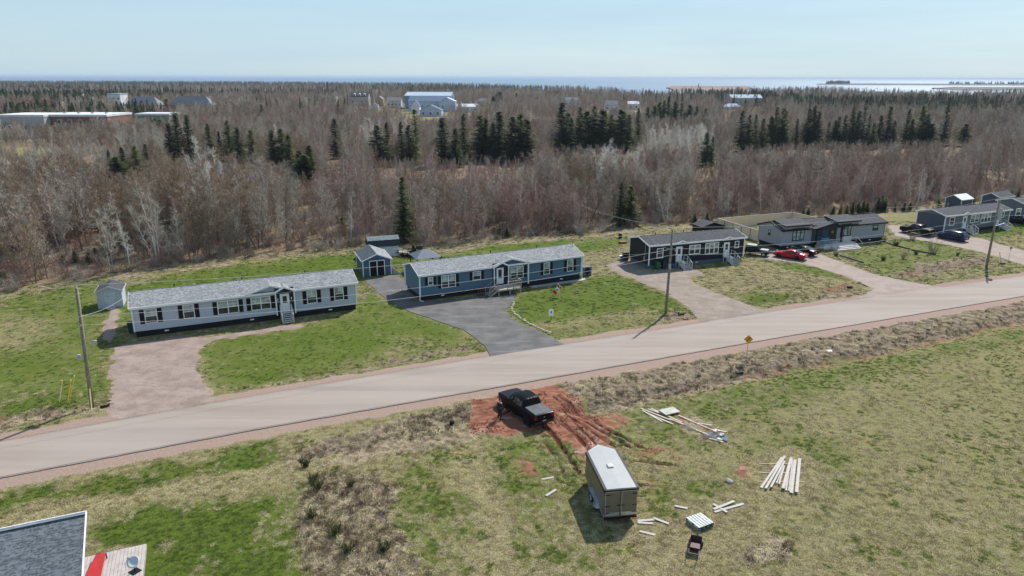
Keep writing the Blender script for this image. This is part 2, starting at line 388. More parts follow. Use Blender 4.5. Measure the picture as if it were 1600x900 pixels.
COAST_X = np.array([-400, 0, 400, 700, 850, 930, 1000, 1060, 1150, 1250, 1300, 1330, 1400, 1480, 1530, 1600, 2000])
COAST_D = np.array([3600,3300,2900,2300,1750,1500,1000,1080,1350,1750,1800,1450,1350,1280,1450,1550,1600.])
def gz(x, y): return float(ground_z(np.array([x]), np.array([y]))[0])
def channels(X, Y):
    c = {k: np.zeros(X.shape) for k in 'grdvtsf'}
    c['g'][:] = .40
    X0, Y0 = X, Y          # ragged outlines: the zones are looked up at slightly shifted places
    near_ = (Y > 20)&(Y < 220)&(np.abs(X) < 220)
    ox = (vnoise(X, Y, 2.3, 31)-.5)*1.5+(vnoise(X, Y, .8, 32)-.5)*.6; oy = (vnoise(X, Y, 2.3, 33)-.5)*1.5+(vnoise(X, Y, .8, 34)-.5)*.6
    X = X+np.where(near_, ox, 0); Y = Y+np.where(near_, oy, 0)
    for ch, val, wd, poly in Z:
        x0, y0 = poly.min(0)-wd*2; x1, y1 = poly.max(0)+wd*2
        m = (X > x0)&(X < x1)&(Y > y0)&(Y < y1)
        if not m.any(): continue
        t = np.clip(sdist(X[m], Y[m], poly)/wd*.5+.5, 0, 1); t = t*t*(3-2*t)
        c[ch][m] = c[ch][m]*(1-t)+val*t
    X, Y = X0, Y0
    rd = sdist(X, Y, ROADPOLY)+(vnoise(X, Y, 1.2, 35)-.5)*.7
    c['v'] = np.clip(1-np.maximum(-rd-1.1, 0)/.9, 0, 1)*(rd > -3)
    for k, p in DRIVES.items():
        if k == 'd2': continue
        m = (X > p[:,0].min()-3)&(X < p[:,0].max()+3)&(Y > p[:,1].min()-3)&(Y < p[:,1].max()+3)
        if m.any():
            t = np.clip((sdist(X[m], Y[m], p)+.5+(vnoise(X[m], Y[m], 1.3, 36)-.5)*1.1)/1.0, 0, 1); c['v'][m] = np.maximum(c['v'][m], t)
    f = np.clip((Y-(edge_y(X)-1.0))/4.0, 0, 1)
    clear = np.zeros(X.shape)
    for p in CLEARINGS:
        clear = np.maximum(clear, np.clip(sdist(X, Y, p)/6+.5, 0, 1))
    c['f'] = f*(1-clear); c['g'] = np.where(f*clear > .3, .30, c['g'])
    c['s'] = np.maximum(c['s'], np.clip(1-np.abs(Y-edge_y(X)+3.4)/3.6, 0, 1)*(.15+.75*vnoise(X, Y, 3.1, 37)))
    c['r'] = np.maximum(c['r'], np.clip(1-np.abs(Y-edge_y(X)+1.2)/2.6, 0, 1)*(.35+.8*vnoise(X, Y, 2.2, 38)))
    for r_ in RUTS: c['t'] = np.maximum(c['t'], np.clip(1-ldist(X, Y, r_)/.26, 0, 1)*(.35+.75*vnoise(X, Y, 1.3, 45)))
    return c
CLEARINGS = [W([(60,262),(165,250),(168,276),(90,282),(60,274)]), W([(-40,226),(100,230),(90,240),(30,246),(-40,246)]),
             W([(-200,205),(175,207),(175,214),(-200,216)]), W([(195,196),(275,196),(270,205),(200,206)]),
             W([(180,173),(340,172),(345,184),(180,186)]), W([(540,166),(760,166),(760,178),(640,190),(540,176)]),
             W([(1110,170),(1200,169),(1200,176),(1110,177)]), W([(880,172),(1010,171),(1010,177),(880,178)])]

def axis(segs):
    out = []
    for a, b, s in segs: out += list(np.arange(a, b-1e-6, s))
    out.append(segs[-1][1]); return np.array(out)
def grow(a, b, s, k=1.18):
    out = []; x = a
    while x < b: out.append(x); s *= k; x += s
    out.append(b); return np.array(out)
xs = np.concatenate([-grow(75, 9000, .8)[::-1], axis([(-74.5, -14, .45), (-14, -5, .24), (-5, 9, .11), (9, 28, .24), (28, 150, .6)]), grow(150.6, 9000, .8)])
ys = np.concatenate([-grow(0, 2500, 3, 1.3)[::-1][:-1], axis([(0, 28, 2), (28, 43, .24), (43, 58, .11), (58, 64, .24), (64, 130, .45), (130, 200, 1.0)]), grow(201, 4300, 1.2, 1.06)])
XX, YY = np.meshgrid(xs, ys); ZZ = ground_z(XX, YY)
ny, nx = XX.shape
me = bpy.data.meshes.new('ground')
me.vertices.add(nx*ny); me.vertices.foreach_set('co', np.stack([XX, YY, ZZ], -1).reshape(-1))
i = np.arange((ny-1)*(nx-1)); r_, c_ = i//(nx-1), i % (nx-1); a_ = r_*nx+c_
q = np.stack([a_, a_+1, a_+nx+1, a_+nx], -1).reshape(-1).astype(np.int32)
me.loops.add(len(q)); me.loops.foreach_set('vertex_index', q)
me.polygons.add(len(i)); me.polygons.foreach_set('loop_start', (np.arange(len(i))*4).astype(np.int32))
me.polygons.foreach_set('loop_total', np.full(len(i), 4, np.int32)); me.polygons.foreach_set('use_smooth', np.ones(len(i), bool))
me.update(calc_edges=True); me.validate()
ch = channels(XX.ravel(), YY.ravel())
for nm, ks in (('zone_a', 'grd'), ('zone_b', 'vts'), ('zone_c', 'fff')):
    at = me.attributes.new(nm, 'FLOAT_COLOR', 'POINT')
    at.data.foreach_set('color', np.stack([ch[k] for k in ks]+[np.ones(nx*ny)], -1).astype(np.float32).reshape(-1))
ground = link(bpy.data.objects.new('ground', me)); tag(ground, kind='structure')

def ground_mat():
    m, n, l, b = newmat('ground_turf'); b.inputs['Roughness'].default_value = .95; b.inputs['Specular IOR Level'].default_value = .1
    def attr(nm):
        a = n.new('ShaderNodeAttribute'); a.attribute_name = nm; s = n.new('ShaderNodeSeparateColor'); l.new(a.outputs['Color'], s.inputs[0]); return s.outputs
    A, B, C = attr('zone_a'), attr('zone_b'), attr('zone_c')
    tc = n.new('ShaderNodeTexCoord').outputs['Object']
    big = noise(n, l, .16, 5, .6, tc); mid = noise(n, l, .9, 4, .65, tc); fine = noise(n, l, 5.5, 4, .7, tc, seed=2); tiny = noise(n, l, 17, 3, .75, tc, seed=4)
    mow = noise(n, l, .5, 3, .6, tc, stretch=(.8, 1.2, 1), rot=R(-20), seed=5)
    def th(sock, src, amt, lo=.4, hi=.6):
        v = math_(n, l, 'ADD', sock, math_(n, l, 'MULTIPLY', math_(n, l, 'SUBTRACT', src, .5), amt)); return smooth(n, l, v, lo, hi)
    nb = math_(n, l, 'ADD', math_(n, l, 'MULTIPLY', big, .30), math_(n, l, 'ADD', math_(n, l, 'MULTIPLY', mid, .28), math_(n, l, 'MULTIPLY', fine, .42)))
    straw = mixc(n, l, smooth(n, l, fine, .30, .66), GC['straw0'], GC['straw1'])
    straw = mixc(n, l, smooth(n, l, tiny, .60, .40), straw, GC['straw2'])
    straw = mixc(n, l, smooth(n, l, big, .55, .8), straw, GC['straw3'])
    green = mixc(n, l, smooth(n, l, fine, .3, .68), GC['green0'], GC['green1'])
    green = mixc(n, l, math_(n, l, 'MULTIPLY', smooth(n, l, mow, .45, .7), .55), green, GC['green2'])
    green = mixc(n, l, smooth(n, l, tiny, .62, .45), green, mixc(n, l, .5, green, GC['green3']))
    gf = th(A[0], nb, 2.0, .30, .80)
    c = mixc(n, l, gf, straw, green)
    # bare dark specks in the turf
    c = mixc(n, l, math_(n, l, 'MULTIPLY', smooth(n, l, noise(n, l, 3.2, 5, .75, tc, seed=7), .57, .65), .6), c, GC['speck'])
    c = mixc(n, l, th(B[2], nb, 2.4), c, mixc(n, l, smooth(n, l, fine, .3, .7), GC['pale0'], GC['pale1']))
    rough = mixc(n, l, smooth(n, l, fine, .28, .6), GC['rough0'], GC['rough1'])
    rough = mixc(n, l, smooth(n, l, tiny, .55, .35), rough, GC['rough2'])
    c = mixc(n, l, th(A[1], math_(n, l, 'ADD', math_(n, l, 'MULTIPLY', mid, .5), math_(n, l, 'MULTIPLY', fine, .5)), 1.1), c, rough)
    mud = noise(n, l, 1.6, 5, .7, tc, stretch=(.35, 1.3, 1), rot=R(52), seed=9)
    dirt = mixc(n, l, smooth(n, l, mud, .35, .65), GC['dirt0'], GC['dirt1'])
    dirt = mixc(n, l, smooth(n, l, noise(n, l, .55, 4, .6, tc, stretch=(.6, 1.2, 1), rot=R(52), seed=12), .55, .68), dirt, GC['dirt2'])
    c = mixc(n, l, th(A[2], math_(n, l, 'ADD', math_(n, l, 'MULTIPLY', mid, .5), math_(n, l, 'MULTIPLY', fine, .5)), 2.6, .35, .7), c, dirt)
    c = mixc(n, l, th(B[1], mud, 1.6), c, GC['wet'])
    grav = mixc(n, l, smooth(n, l, fine, .3, .7), GC['grav0'], GC['grav1'])
    grav = mixc(n, l, smooth(n, l, tiny, .62, .74), grav, [x*.45 for x in GC['grav0']])
    c = mixc(n, l, th(B[0], math_(n, l, 'ADD', math_(n, l, 'MULTIPLY', mid, .4), math_(n, l, 'MULTIPLY', fine, .6)), 1.1), c, grav)
    lit = mixc(n, l, smooth(n, l, fine, .3, .65), GC['lit0'], GC['lit1']); lit = mixc(n, l, smooth(n, l, mid, .5, .75), lit, GC['lit2'])
    c = mixc(n, l, th(C[0], mid, .8), c, lit)
    l.new(c, b.inputs['Base Color'])
    h = math_(n, l, 'ADD', math_(n, l, 'MULTIPLY', fine, .35), math_(n, l, 'MULTIPLY', tiny, .65))
    bump(n, l, b, h, .8, .06)
    return m
GC = dict(straw0=(.18,.155,.07), straw1=(.48,.42,.22), straw2=(.09,.078,.032), straw3=(.36,.30,.165),
          green0=(.058,.095,.010), green1=(.135,.190,.025), green2=(.16,.21,.034), green3=(.035,.05,.008), speck=(.07,.045,.025),
          pale0=(.20,.155,.10), pale1=(.35,.285,.19), rough0=(.14,.105,.075), rough1=(.31,.245,.175), rough2=(.085,.055,.04),
          dirt0=(.17,.068,.042), dirt1=(.31,.145,.095), dirt2=(.40,.25,.20), wet=(.10,.035,.022),
          grav0=(.255,.18,.145), grav1=(.35,.265,.22), lit0=(.10,.07,.05), lit1=(.24,.18,.12), lit2=(.26,.215,.13))
me.materials.append(ground_mat())

def sheet(name, poly, zz, mat, jitter=0.0, step=.5, seed=1, thick=0.0):
    rr = random.Random(seed); pts = []
    n_ = len(poly)
    for k in range(n_):
        a = Vector(poly[k]); b = Vector(poly[(k+1) % n_]); L = (b-a).length; m_ = max(1, int(L/step))
        nrm = Vector((-(b-a).y, (b-a).x)).normalized() if L > 0 else Vector((0,0))
        for j in range(m_):
            p = a.lerp(b, j/m_)+nrm*rr.uniform(-jitter, jitter); pts.append((p.x, p.y))
    me_ = bpy.data.meshes.new(name); bm = bmesh.new()
    f = bm.faces.new([bm.verts.new((x, y, zz)) for x, y in pts])
    if f.normal.z < 0: f.normal_flip()
    bm.normal_update()
    if f.normal.z < 0: f.normal_flip()
    if thick:
        r = bmesh.ops.extrude_face_region(bm, geom=[f]); 
        for v in [g for g in r['geom'] if isinstance(g, bmesh.types.BMVert)]: v.co.z -= thick
        bmesh.ops.recalc_face_normals(bm, faces=bm.faces)
    bmesh.ops.triangulate(bm, faces=bm.faces); bm.to_mesh(me_); bm.free()
    me_.materials.append(mat); o = link(bpy.data.objects.new(name, me_)); tag(o, kind='structure'); return o
def road_mat():
    m, n, l, b = newmat('road_chipseal'); b.inputs['Roughness'].default_value = .85; b.inputs['Specular IOR Level'].default_value = .25
    tc = n.new('ShaderNodeTexCoord').outputs['Object']
    s1 = noise(n, l, .35, 4, .6, tc, stretch=(.07, 1.5, 1), rot=R(-23.3)); s2 = noise(n, l, .08, 4, .6, tc, seed=3); f = noise(n, l, 9, 3, .7, tc)
    s3 = noise(n, l, .9, 4, .6, tc, stretch=(.05, 1.4, 1), rot=R(-23.3), seed=8)
    c = mixc(n, l, smooth(n, l, s1, .3, .7), (.265,.22,.19), (.335,.282,.243))
    c = mixc(n, l, math_(n, l, 'MULTIPLY', smooth(n, l, s2, .35, .7), .6), c, (.33,.29,.265))
    c = mixc(n, l, math_(n, l, 'MULTIPLY', smooth(n, l, s3, .5, .75), .4), c, (.38,.33,.285))
    c = mixc(n, l, math_(n, l, 'MULTIPLY', smooth(n, l, noise(n, l, .22, 3, .5, tc, stretch=(.04, 3.2, 1), rot=R(-23.3), seed=14), .52, .66), .22), c, (.235,.20,.185))
    c = mixc(n, l, math_(n, l, 'MULTIPLY', smooth(n, l, f, .5, .8), .35), c, (.22,.19,.18))
    l.new(c, b.inputs['Base Color']); bump(n, l, b, f, .25, .01); return m
sheet('road', [tuple(p) for p in ROADPOLY], .07, road_mat(), .025, .7, thick=.06)
# tar seam along the near edge
sm = MB()
for k in range(len(rn)-1):
    a = Vector((*rn[k], 0)); b_ = Vector((*rn[k+1], 0)); nn = int((b_-a).length/2)+1
    d = (b_-a).normalized(); p = Vector((-d.y, d.x, 0))
    for j in range(nn):
        u, v = a.lerp(b_, j/nn)+p*.10, a.lerp(b_, (j+1)/nn)+p*.10
        sm.quad(u+Vector((0,0,.074)), v+Vector((0,0,.074)), v+p*.075+Vector((0,0,.074)), u+p*.075+Vector((0,0,.074)))
tag(sm.build('road_edge_seam', M('tar_seam', (.13,.07,.06), .6)), kind='structure')
def drive_mat(nm, c0, c1, c2, sc=1.0, angle=60):
    m, n, l, b = newmat(nm); b.inputs['Roughness'].default_value = .9; b.inputs['Specular IOR Level'].default_value = .2
    tc = n.new('ShaderNodeTexCoord').outputs['Object']
    c = mixc(n, l, smooth(n, l, noise(n, l, .6*sc, 5, .65, tc), .35, .65), c0, c1)
    c = mixc(n, l, math_(n, l, 'MULTIPLY', smooth(n, l, noise(n, l, .5, 4, .6, tc, stretch=(.3,1.5,1), rot=R(angle), seed=3), .5, .72), .7), c, c2)
    f = noise(n, l, 7, 4, .75, tc, seed=5)
    c = mixc(n, l, smooth(n, l, f, .58, .72), c, [x*.6 for x in c0])
    g2 = noise(n, l, 2.6, 5, .8, tc, seed=8)
    if sc == 1.0: c = mixc(n, l, math_(n, l, 'MULTIPLY', smooth(n, l, g2, .57, .64), .6), c, [x*.45 for x in c0]); c = mixc(n, l, math_(n, l, 'MULTIPLY', smooth(n, l, g2, .42, .36), .4), c, [min(1, x*1.15) for x in c2])
    l.new(c, b.inputs['Base Color']); bump(n, l, b, f, .5, .03); return m
GRAVEL1 = drive_mat('pink_gravel', (.23,.175,.15), (.31,.245,.21), (.35,.285,.25))
ASPH = drive_mat('grey_asphalt', (.10,.098,.10), (.145,.14,.138), (.22,.21,.20), .999)
GRAVEL3 = drive_mat('grey_gravel', (.22,.18,.15), (.30,.245,.205), (.16,.155,.15), angle=-35)
GRAVEL4 = drive_mat('tan_gravel', (.28,.225,.195), (.35,.28,.245), (.27,.23,.21), angle=-35)
o1 = sheet('gravel_driveway', [tuple(p) for p in DRIVES['d1']], .012, GRAVEL1, .38, .35, 3)
o2 = sheet('asphalt_driveway', [tuple(p) for p in DRIVES['d2']], .05, ASPH, .03, .5, 4, thick=.045)
o3 = sheet('gravel_driveway', [tuple(p) for p in DRIVES['d3']], .014, GRAVEL3, .15, .4, 5)
o4 = sheet('gravel_driveway', [tuple(p) for p in DRIVES['d4']], .013, GRAVEL4, .15, .4, 6)
o5 = sheet('gravel_driveway', [tuple(p) for p in DRIVES['d5']], .015, GRAVEL4, .15, .5, 7)
sheet('gravel_path', [tuple(p) for p in DRIVES['path1']], .017, GRAVEL1, .08, .4, 8)
sheet('gravel_walk', [tuple(p) for p in DRIVES['walk1']], .018, GRAVEL1, .08, .4, 9)
# pale stones along the asphalt edge by the lawn
EDGE = M('edging_stone', (.50,.44,.34), .9, var=.3)
# ------------------------------------------------------------------ the sea
def sea_mat():
    m, n, l, b = newmat('sea_water'); b.inputs['Roughness'].default_value = .35; b.inputs['Specular IOR Level'].default_value = .5
    tc = n.new('ShaderNodeTexCoord').outputs['Object']
    f = noise(n, l, .0012, 4, .6, tc, stretch=(.25,1,1))
    l.new(mixc(n, l, smooth(n, l, f, .4, .6), (.05,.12,.20), (.09,.17,.25)), b.inputs['Base Color'])
    bump(n, l, b, noise(n, l, .12, 4, .6, tc), .5, .6); return m
s_ = MB(); s_.quad((-60000,-300,-3),(60000,-300,-3),(60000,62000,-3),(-60000,62000,-3))
tag(s_.build('sea', sea_mat(), fix=False), kind='structure')
# low red sand spit and the long dark point of land beyond the bay
def landstrip(name, pxs, d0, d1, h, mat, seed):
    rr = random.Random(seed); mb = MB(); n_ = 60; rows = []
    for j, (t, hh) in enumerate(((0, -4), (.12, h*.4), (.5, h), (.85, h*.6), (1, -4))):
        row = []
        for k in range(n_+1):
            px = pxs[0]+(pxs[1]-pxs[0])*k/n_; e = min(1, k/5, (n_-k)/5)
            d = d0+(d1-d0)*(.5+(t-.5)*max(e, .05))
            x, y = bearing(px, d+rr.uniform(-.05, .05)*(d1-d0)); row.append((x, y, hh*e+rr.uniform(-.15,.15)*h if hh > 0 else hh))
        rows.append(row)
    vs = sum(rows, []); fs = [(j*(n_+1)+k, j*(n_+1)+k+1, (j+1)*(n_+1)+k+1, (j+1)*(n_+1)+k) for j in range(4) for k in range(n_)]
    mb.add(vs, fs); return tag(mb.build(name, mat), kind='structure')
landstrip('sand_spit', (1040,1175), 1650, 2600, 1.6, M('red_sand', (.20,.13,.105), .95, scale=.01, var=.2), 1)
landstrip('headland', (1275,1800), 3300, 3900, 2.2, M('dark_land', (.09,.085,.07), .95, scale=.01, var=.3), 2)
landstrip('shoal', (1455,1900), 1900, 2500, 1.0, M('dark_land', (.09,.085,.07)), 3)
HOUSEFOOT = [(-40.45,71.67,24.67,23.9,5.6), (-11.47,84.91,26.57,23.56,5.6), (20.0,100.74,20.68,16.71,5.6), (43.81,113.1,19.88,21.72,5.6), (77.65,125.63,22.9,17.45,5.6),
             (-20.9,96.28,20.95,3.9,5.6), (-49.84,81.47,20.55,2.55,3.0), (-36,22.7,23.9,14,9.2), (-24.4,34.5,23,3.3,.1), (-22.2,29.5,23.9,3.2,6.2)]
USE_HAZE = True
# ------------------------------------------------------------------ houses
BRICK = shingles('red_brick', (.26,.11,.075), (.36,.16,.11), .24, .08)
def window(parent, s0, s1, z0, z1, fmat=WHITE, cols=1, rows=2, fr=.075, grid=(2,2), yo=-.03, gridtop=True, blind=True, gmat=None, mid=.5, name='window'):
    f = MB(); y0, y1 = yo, .02
    f.box(s0, s1, y0, y1, z1-fr, z1); f.box(s0-.02, s1+.02, y0-.02, y1, z0, z0+fr)
    f.box(s0, s0+fr, y0, y1, z0+fr, z1-fr); f.box(s1-fr, s1, y0, y1, z0+fr, z1-fr)
    cw = (s1-s0)/cols
    for c in range(1, cols): f.box(s0+cw*c-fr*.6, s0+cw*c+fr*.6, y0, y1, z0+fr, z1-fr)
    zm = z0+(z1-z0)*mid
    for c in range(cols):
        a = s0+cw*c+(fr if c == 0 else fr*.6); b = s0+cw*(c+1)-(fr if c == cols-1 else fr*.6)
        if rows == 2: f.box(a, b, y0+.006, y1, zm-.03, zm+.03)
        if grid and (z1-z0) > .5:
            g0, g1 = (zm+.03, z1-fr) if gridtop else (z0+fr, z1-fr)
            for k in range(1, grid[0]): x = a+(b-a)*k/grid[0]; f.box(x-.012, x+.012, y0+.012, y1, g0, g1)
            for k in range(1, grid[1]): zz = g0+(g1-g0)*k/grid[1]; f.box(a, b, y0+.014, y1, zz-.012, zz+.012)
    w_ = f.build(name, fmat, parent)
    p = MB(); p.quad((s0+fr*.5, -.012, z0+fr*.5), (s1-fr*.5, -.012, z0+fr*.5), (s1-fr*.5, -.012, zm if blind else z1-fr*.5), (s0+fr*.5, -.012, zm if blind else z1-fr*.5))
    p.build('pane', gmat or GLASS, w_, fix=False)
    if blind:
        p = MB(); p.quad((s0+fr*.5, -.012, zm), (s1-fr*.5, -.012, zm), (s1-fr*.5, -.012, z1-fr*.5), (s0+fr*.5, -.012, z1-fr*.5)); p.build('blind', BLIND, w_, fix=False)
    return w_
def shutters(parent, s0, s1, z0, z1, wd=.42):
    for a, b in ((s0-wd-.03, s0-.03), (s1+.03, s1+wd+.03)):
        m = MB(); m.box(a, b, -.035, 0, z0+.02, z1-.02); m.box(a+.05, b-.05, -.045, -.03, z0+.08, (z0+z1)/2-.03); m.box(a+.05, b-.05, -.045, -.03, (z0+z1)/2+.03, z1-.08)
        m.build('shutter', BLACK, parent)
def door(parent, s0, s1, z0, z1, mat=WHITE, win='half', fr=WHITE):
    m = MB(); m.box(s0, s1, -.05, .02, z0, z1)
    m.box(s0+.12, (s0+s1)/2-.04, -.06, -.04, z0+.15, z0+.8); m.box((s0+s1)/2+.04, s1-.12, -.06, -.04, z0+.15, z0+.8)
    d = m.build('door', mat, parent)
    f = MB(); f.box(s0-.09, s0, -.07, .02, z0, z1+.09); f.box(s1, s1+.09, -.07, .02, z0, z1+.09); f.box(s0, s1, -.07, .02, z1, z1+.09); f.build('door_frame', fr, d)
    p = MB(); hw = (s1-s0)
    if win == 'half': a, b, c, e = s0+hw*.22, s1-hw*.22, z0+1.05, z1-.2
    elif win == 'full': a, b, c, e = s0+hw*.2, s1-hw*.2, z0+.75, z1-.15
    else: a, b, c, e = s0+hw*.35, s1-hw*.35, z0+1.1, z1-.3
    p.quad((a,-.058,c),(b,-.058,c),(b,-.058,e),(a,-.058,e)); p.build('door_window', GLASS, d, fix=False)
    k = MB(); k.bbox(s1-.16, s1-.09, -.1, -.05, z0+.95, z0+1.02, .01); k.build('handle', GALV, d)
    return d
def slab(mb, x0, x1, ya, za, yb, zb, th):     # sloping roof slab between (ya,za) eave and (yb,zb) ridge
    mb.prism([(ya, za), (yb, zb), (yb, zb+th), (ya, za+th)], 'x', x0, x1)
def cross_gable(parent, s0, s1, sa, ze, za, roofm, wallm, trim, y=-.0, oh=.22, ridge_back=2.4, ztop=None, posts=None):
    """small gable facing the front: roof pieces running back into the main slope, wall triangle and rake boards"""
    r = MB(); dep = ridge_back
    for (a, za_), (b, zb_) in (((s0, ze), (sa, za)), ((sa, za), (s1, ze))):
        v = [(a, y-oh, za_), (b, y-oh, zb_), (b, dep, zb_), (a, dep, za_)]; t = .10
        v2 = [(p[0], p[1], p[2]+t) for p in v]
        r.add(v+v2, [(0,1,2,3),(7,6,5,4),(0,4,5,1),(1,5,6,2),(2,6,7,3),(3,7,4,0)])
    r.build('gable_roof', roofm, parent)
    g = MB(); g.prism([(s0+.1, ze-.05), (s1-.1, ze-.05), (sa, za-.02)], 'y', y-.012, 2.0); g.build('gable_wall', wallm, parent)
    t_ = MB()
    for (a, za_), (b, zb_) in (((s0-.04, ze), (sa, za)), ((sa, za), (s1+.04, ze))):
        t_.add([(a, y-oh-.03, za_-.10), (b, y-oh-.03, zb_-.10), (b, y-oh-.03, zb_+.115), (a, y-oh-.03, za_+.115),
                (a, y-oh+.01, za_-.10), (b, y-oh+.01, zb_-.10), (b, y-oh+.01, zb_+.115), (a, y-oh+.01, za_+.115)],
               [(0,1,2,3),(7,6,5,4),(0,4,5,1),(1,5,6,2),(2,6,7,3),(3,7,4,0)])
    t_.build('rake_board', trim, parent)
def mobile_home(label, o, ang, L, D, zf, ze, zr, wall, roof, trim, skirt, roofcut=None):
    root = thing('mobile_home', label, 'mobile home', (o[0], o[1], 0), ang)
    s = MB(); s.box(.12, L-.12, .12, D-.12, -.35, zf+.02); s_o = s.build('skirting', skirt, root)
    b = MB(); b.prism([(0, zf), (D, zf), (D, ze), (D/2, zr-.06), (0, ze)], 'x', 0, L); b.build('wall', wall, root)
    oh = .32; r = MB(); sl = (zr-ze)/(D/2)
    slab(r, -.25, L+.25, -oh, ze-sl*oh, D/2, zr, .11); slab(r, -.25, L+.25, D+oh, ze-sl*oh, D/2, zr, .11); rf_ = r.build('roof', roof, root)
    cp = MB(); cp.tube([(-.26, D/2, zr+.11), (L+.26, D/2, zr+.11)], .05, 6); cp.build('ridge_cap', roof, rf_)
    for k in range(3):
        v = MB(); x = L*(.18+.3*k); yv = D*.62; v.tube([(x, yv, ze+.5), (x, yv, zr+.35)], .06, 8); v.build('roof_vent', BLACK, rf_)
    f = MB(); f.box(-.27, L+.27, -oh-.05, -oh, ze-sl*oh-.08, ze-sl*oh+.15); f.box(-.27, L+.27, D+oh, D+oh+.05, ze-sl*oh-.08, ze-sl*oh+.15)
    for x0 in (-.28, L+.25):
        for (ya, yb) in ((-oh, D/2), (D+oh, D/2)):
            za = ze-sl*oh; f.add([(x0,ya,za-.06),(x0,yb,zr-.06),(x0,yb,zr+.135),(x0,ya,za+.135),(x0+.03,ya,za-.06),(x0+.03,yb,zr-.06),(x0+.03,yb,zr+.135),(x0+.03,ya,za+.135)],
                                     [(0,1,2,3),(7,6,5,4),(0,4,5,1),(1,5,6,2),(2,6,7,3),(3,7,4,0)])
    f.build('fascia', trim, root)
    for x in (0, L):
        for y in (0, D): c = MB(); c.box(x-.07, x+.07, y-.07, y+.07, zf-.02, ze-.05); c.build('corner_trim', trim if wall != H4WALL else wall, root)
    for k in range(3): v = MB(); x = L*(.12+.37*k); v.box(x, x+.42, .09, .125, zf*.45, zf*.45+.13); v.build('skirting_vent', WHITE, s_o)
    root['W'] = 0; del root['W']
    return root, Wall(o, ang), rf_
def winrect(wl_, x0, x1, yt, yb):
    cx = (x0+x1)/2; cy = (yt+yb)/2
    a = wl_.at(x0, cy)[0]; b = wl_.at(x1, cy)[0]; return a, b, wl_.at(cx, yb)[1], wl_.at(cx, yt)[1]
def stairs(parent, s0, s1, y0, z1, n, mat, depth=.28, land=0.9, dirx=0, rails=True, name='steps'):
    """steps going down towards -y from a landing against the wall"""
    m = MB(); m.box(s0, s1, y0-land, y0, z1-.06, z1)
    for x in (s0+.05, s1-.05): m.box(x-.04, x+.04, y0-land+.02, y0-land+.1, -.1, z1-.05); m.box(x-.04, x+.04, y0-.12, y0-.04, -.1, z1-.05)
    rise = z1/(n+1)
    for k in range(n):
        zz = z1-rise*(k+1); y = y0-land-depth*(k+1); m.box(s0, s1, y, y+depth-.03, zz-.05, zz)
    yb_ = y0-land-depth*n
    for x in (s0-.02, s1-.02): m.add([(x, y0-land, z1-.3), (x, yb_, -.03), (x, yb_, .17), (x, y0-land, z1), (x+.04, y0-land, z1-.3), (x+.04, yb_, -.03), (x+.04, yb_, .17), (x+.04, y0-land, z1)],
                                     [(0,1,2,3),(7,6,5,4),(0,4,5,1),(1,5,6,2),(2,6,7,3),(3,7,4,0)])
    st = m.build(name, mat, parent)
    if rails:
        r = MB(); hgt = .92
        for x in (s0+.02, s1-.02):
            r.bar((x, y0-.05, z1+hgt), (x, y0-land, z1+hgt), .07, .05); r.bar((x, y0-land, z1+hgt), (x, yb_+.1, rise+hgt-.05), .07, .05)
            r.bar((x, y0-.05, z1+.45), (x, y0-land, z1+.45), .04, .04); r.bar((x, y0-land, z1+.45), (x, yb_+.1, rise+.4), .04, .04)
            for (yy, zb) in ((y0-.06, z1), (y0-land, z1), (y0-land-depth*n*.5, z1*.5), (yb_+.1, rise)): r.bar((x, yy, zb-.1), (x, yy, zb+hgt), .07, .07)
        r.build('railing', mat, st)
    return st

S1 = siding('pale_grey_siding', (.52, .55, .62)); S2 = siding('slate_blue_siding', (.10, .175, .245)); S3 = siding('dark_navy_siding', (.016, .019, .026)); H4WALL = siding('light_grey_siding', (.36, .37, .41)); S5 = siding('grey_siding', (.15, .165, .19)); S5B = siding('blue_grey_siding', (.085, .10, .14))
NAVY = siding('navy_board', (.018, .026, .045), .2)

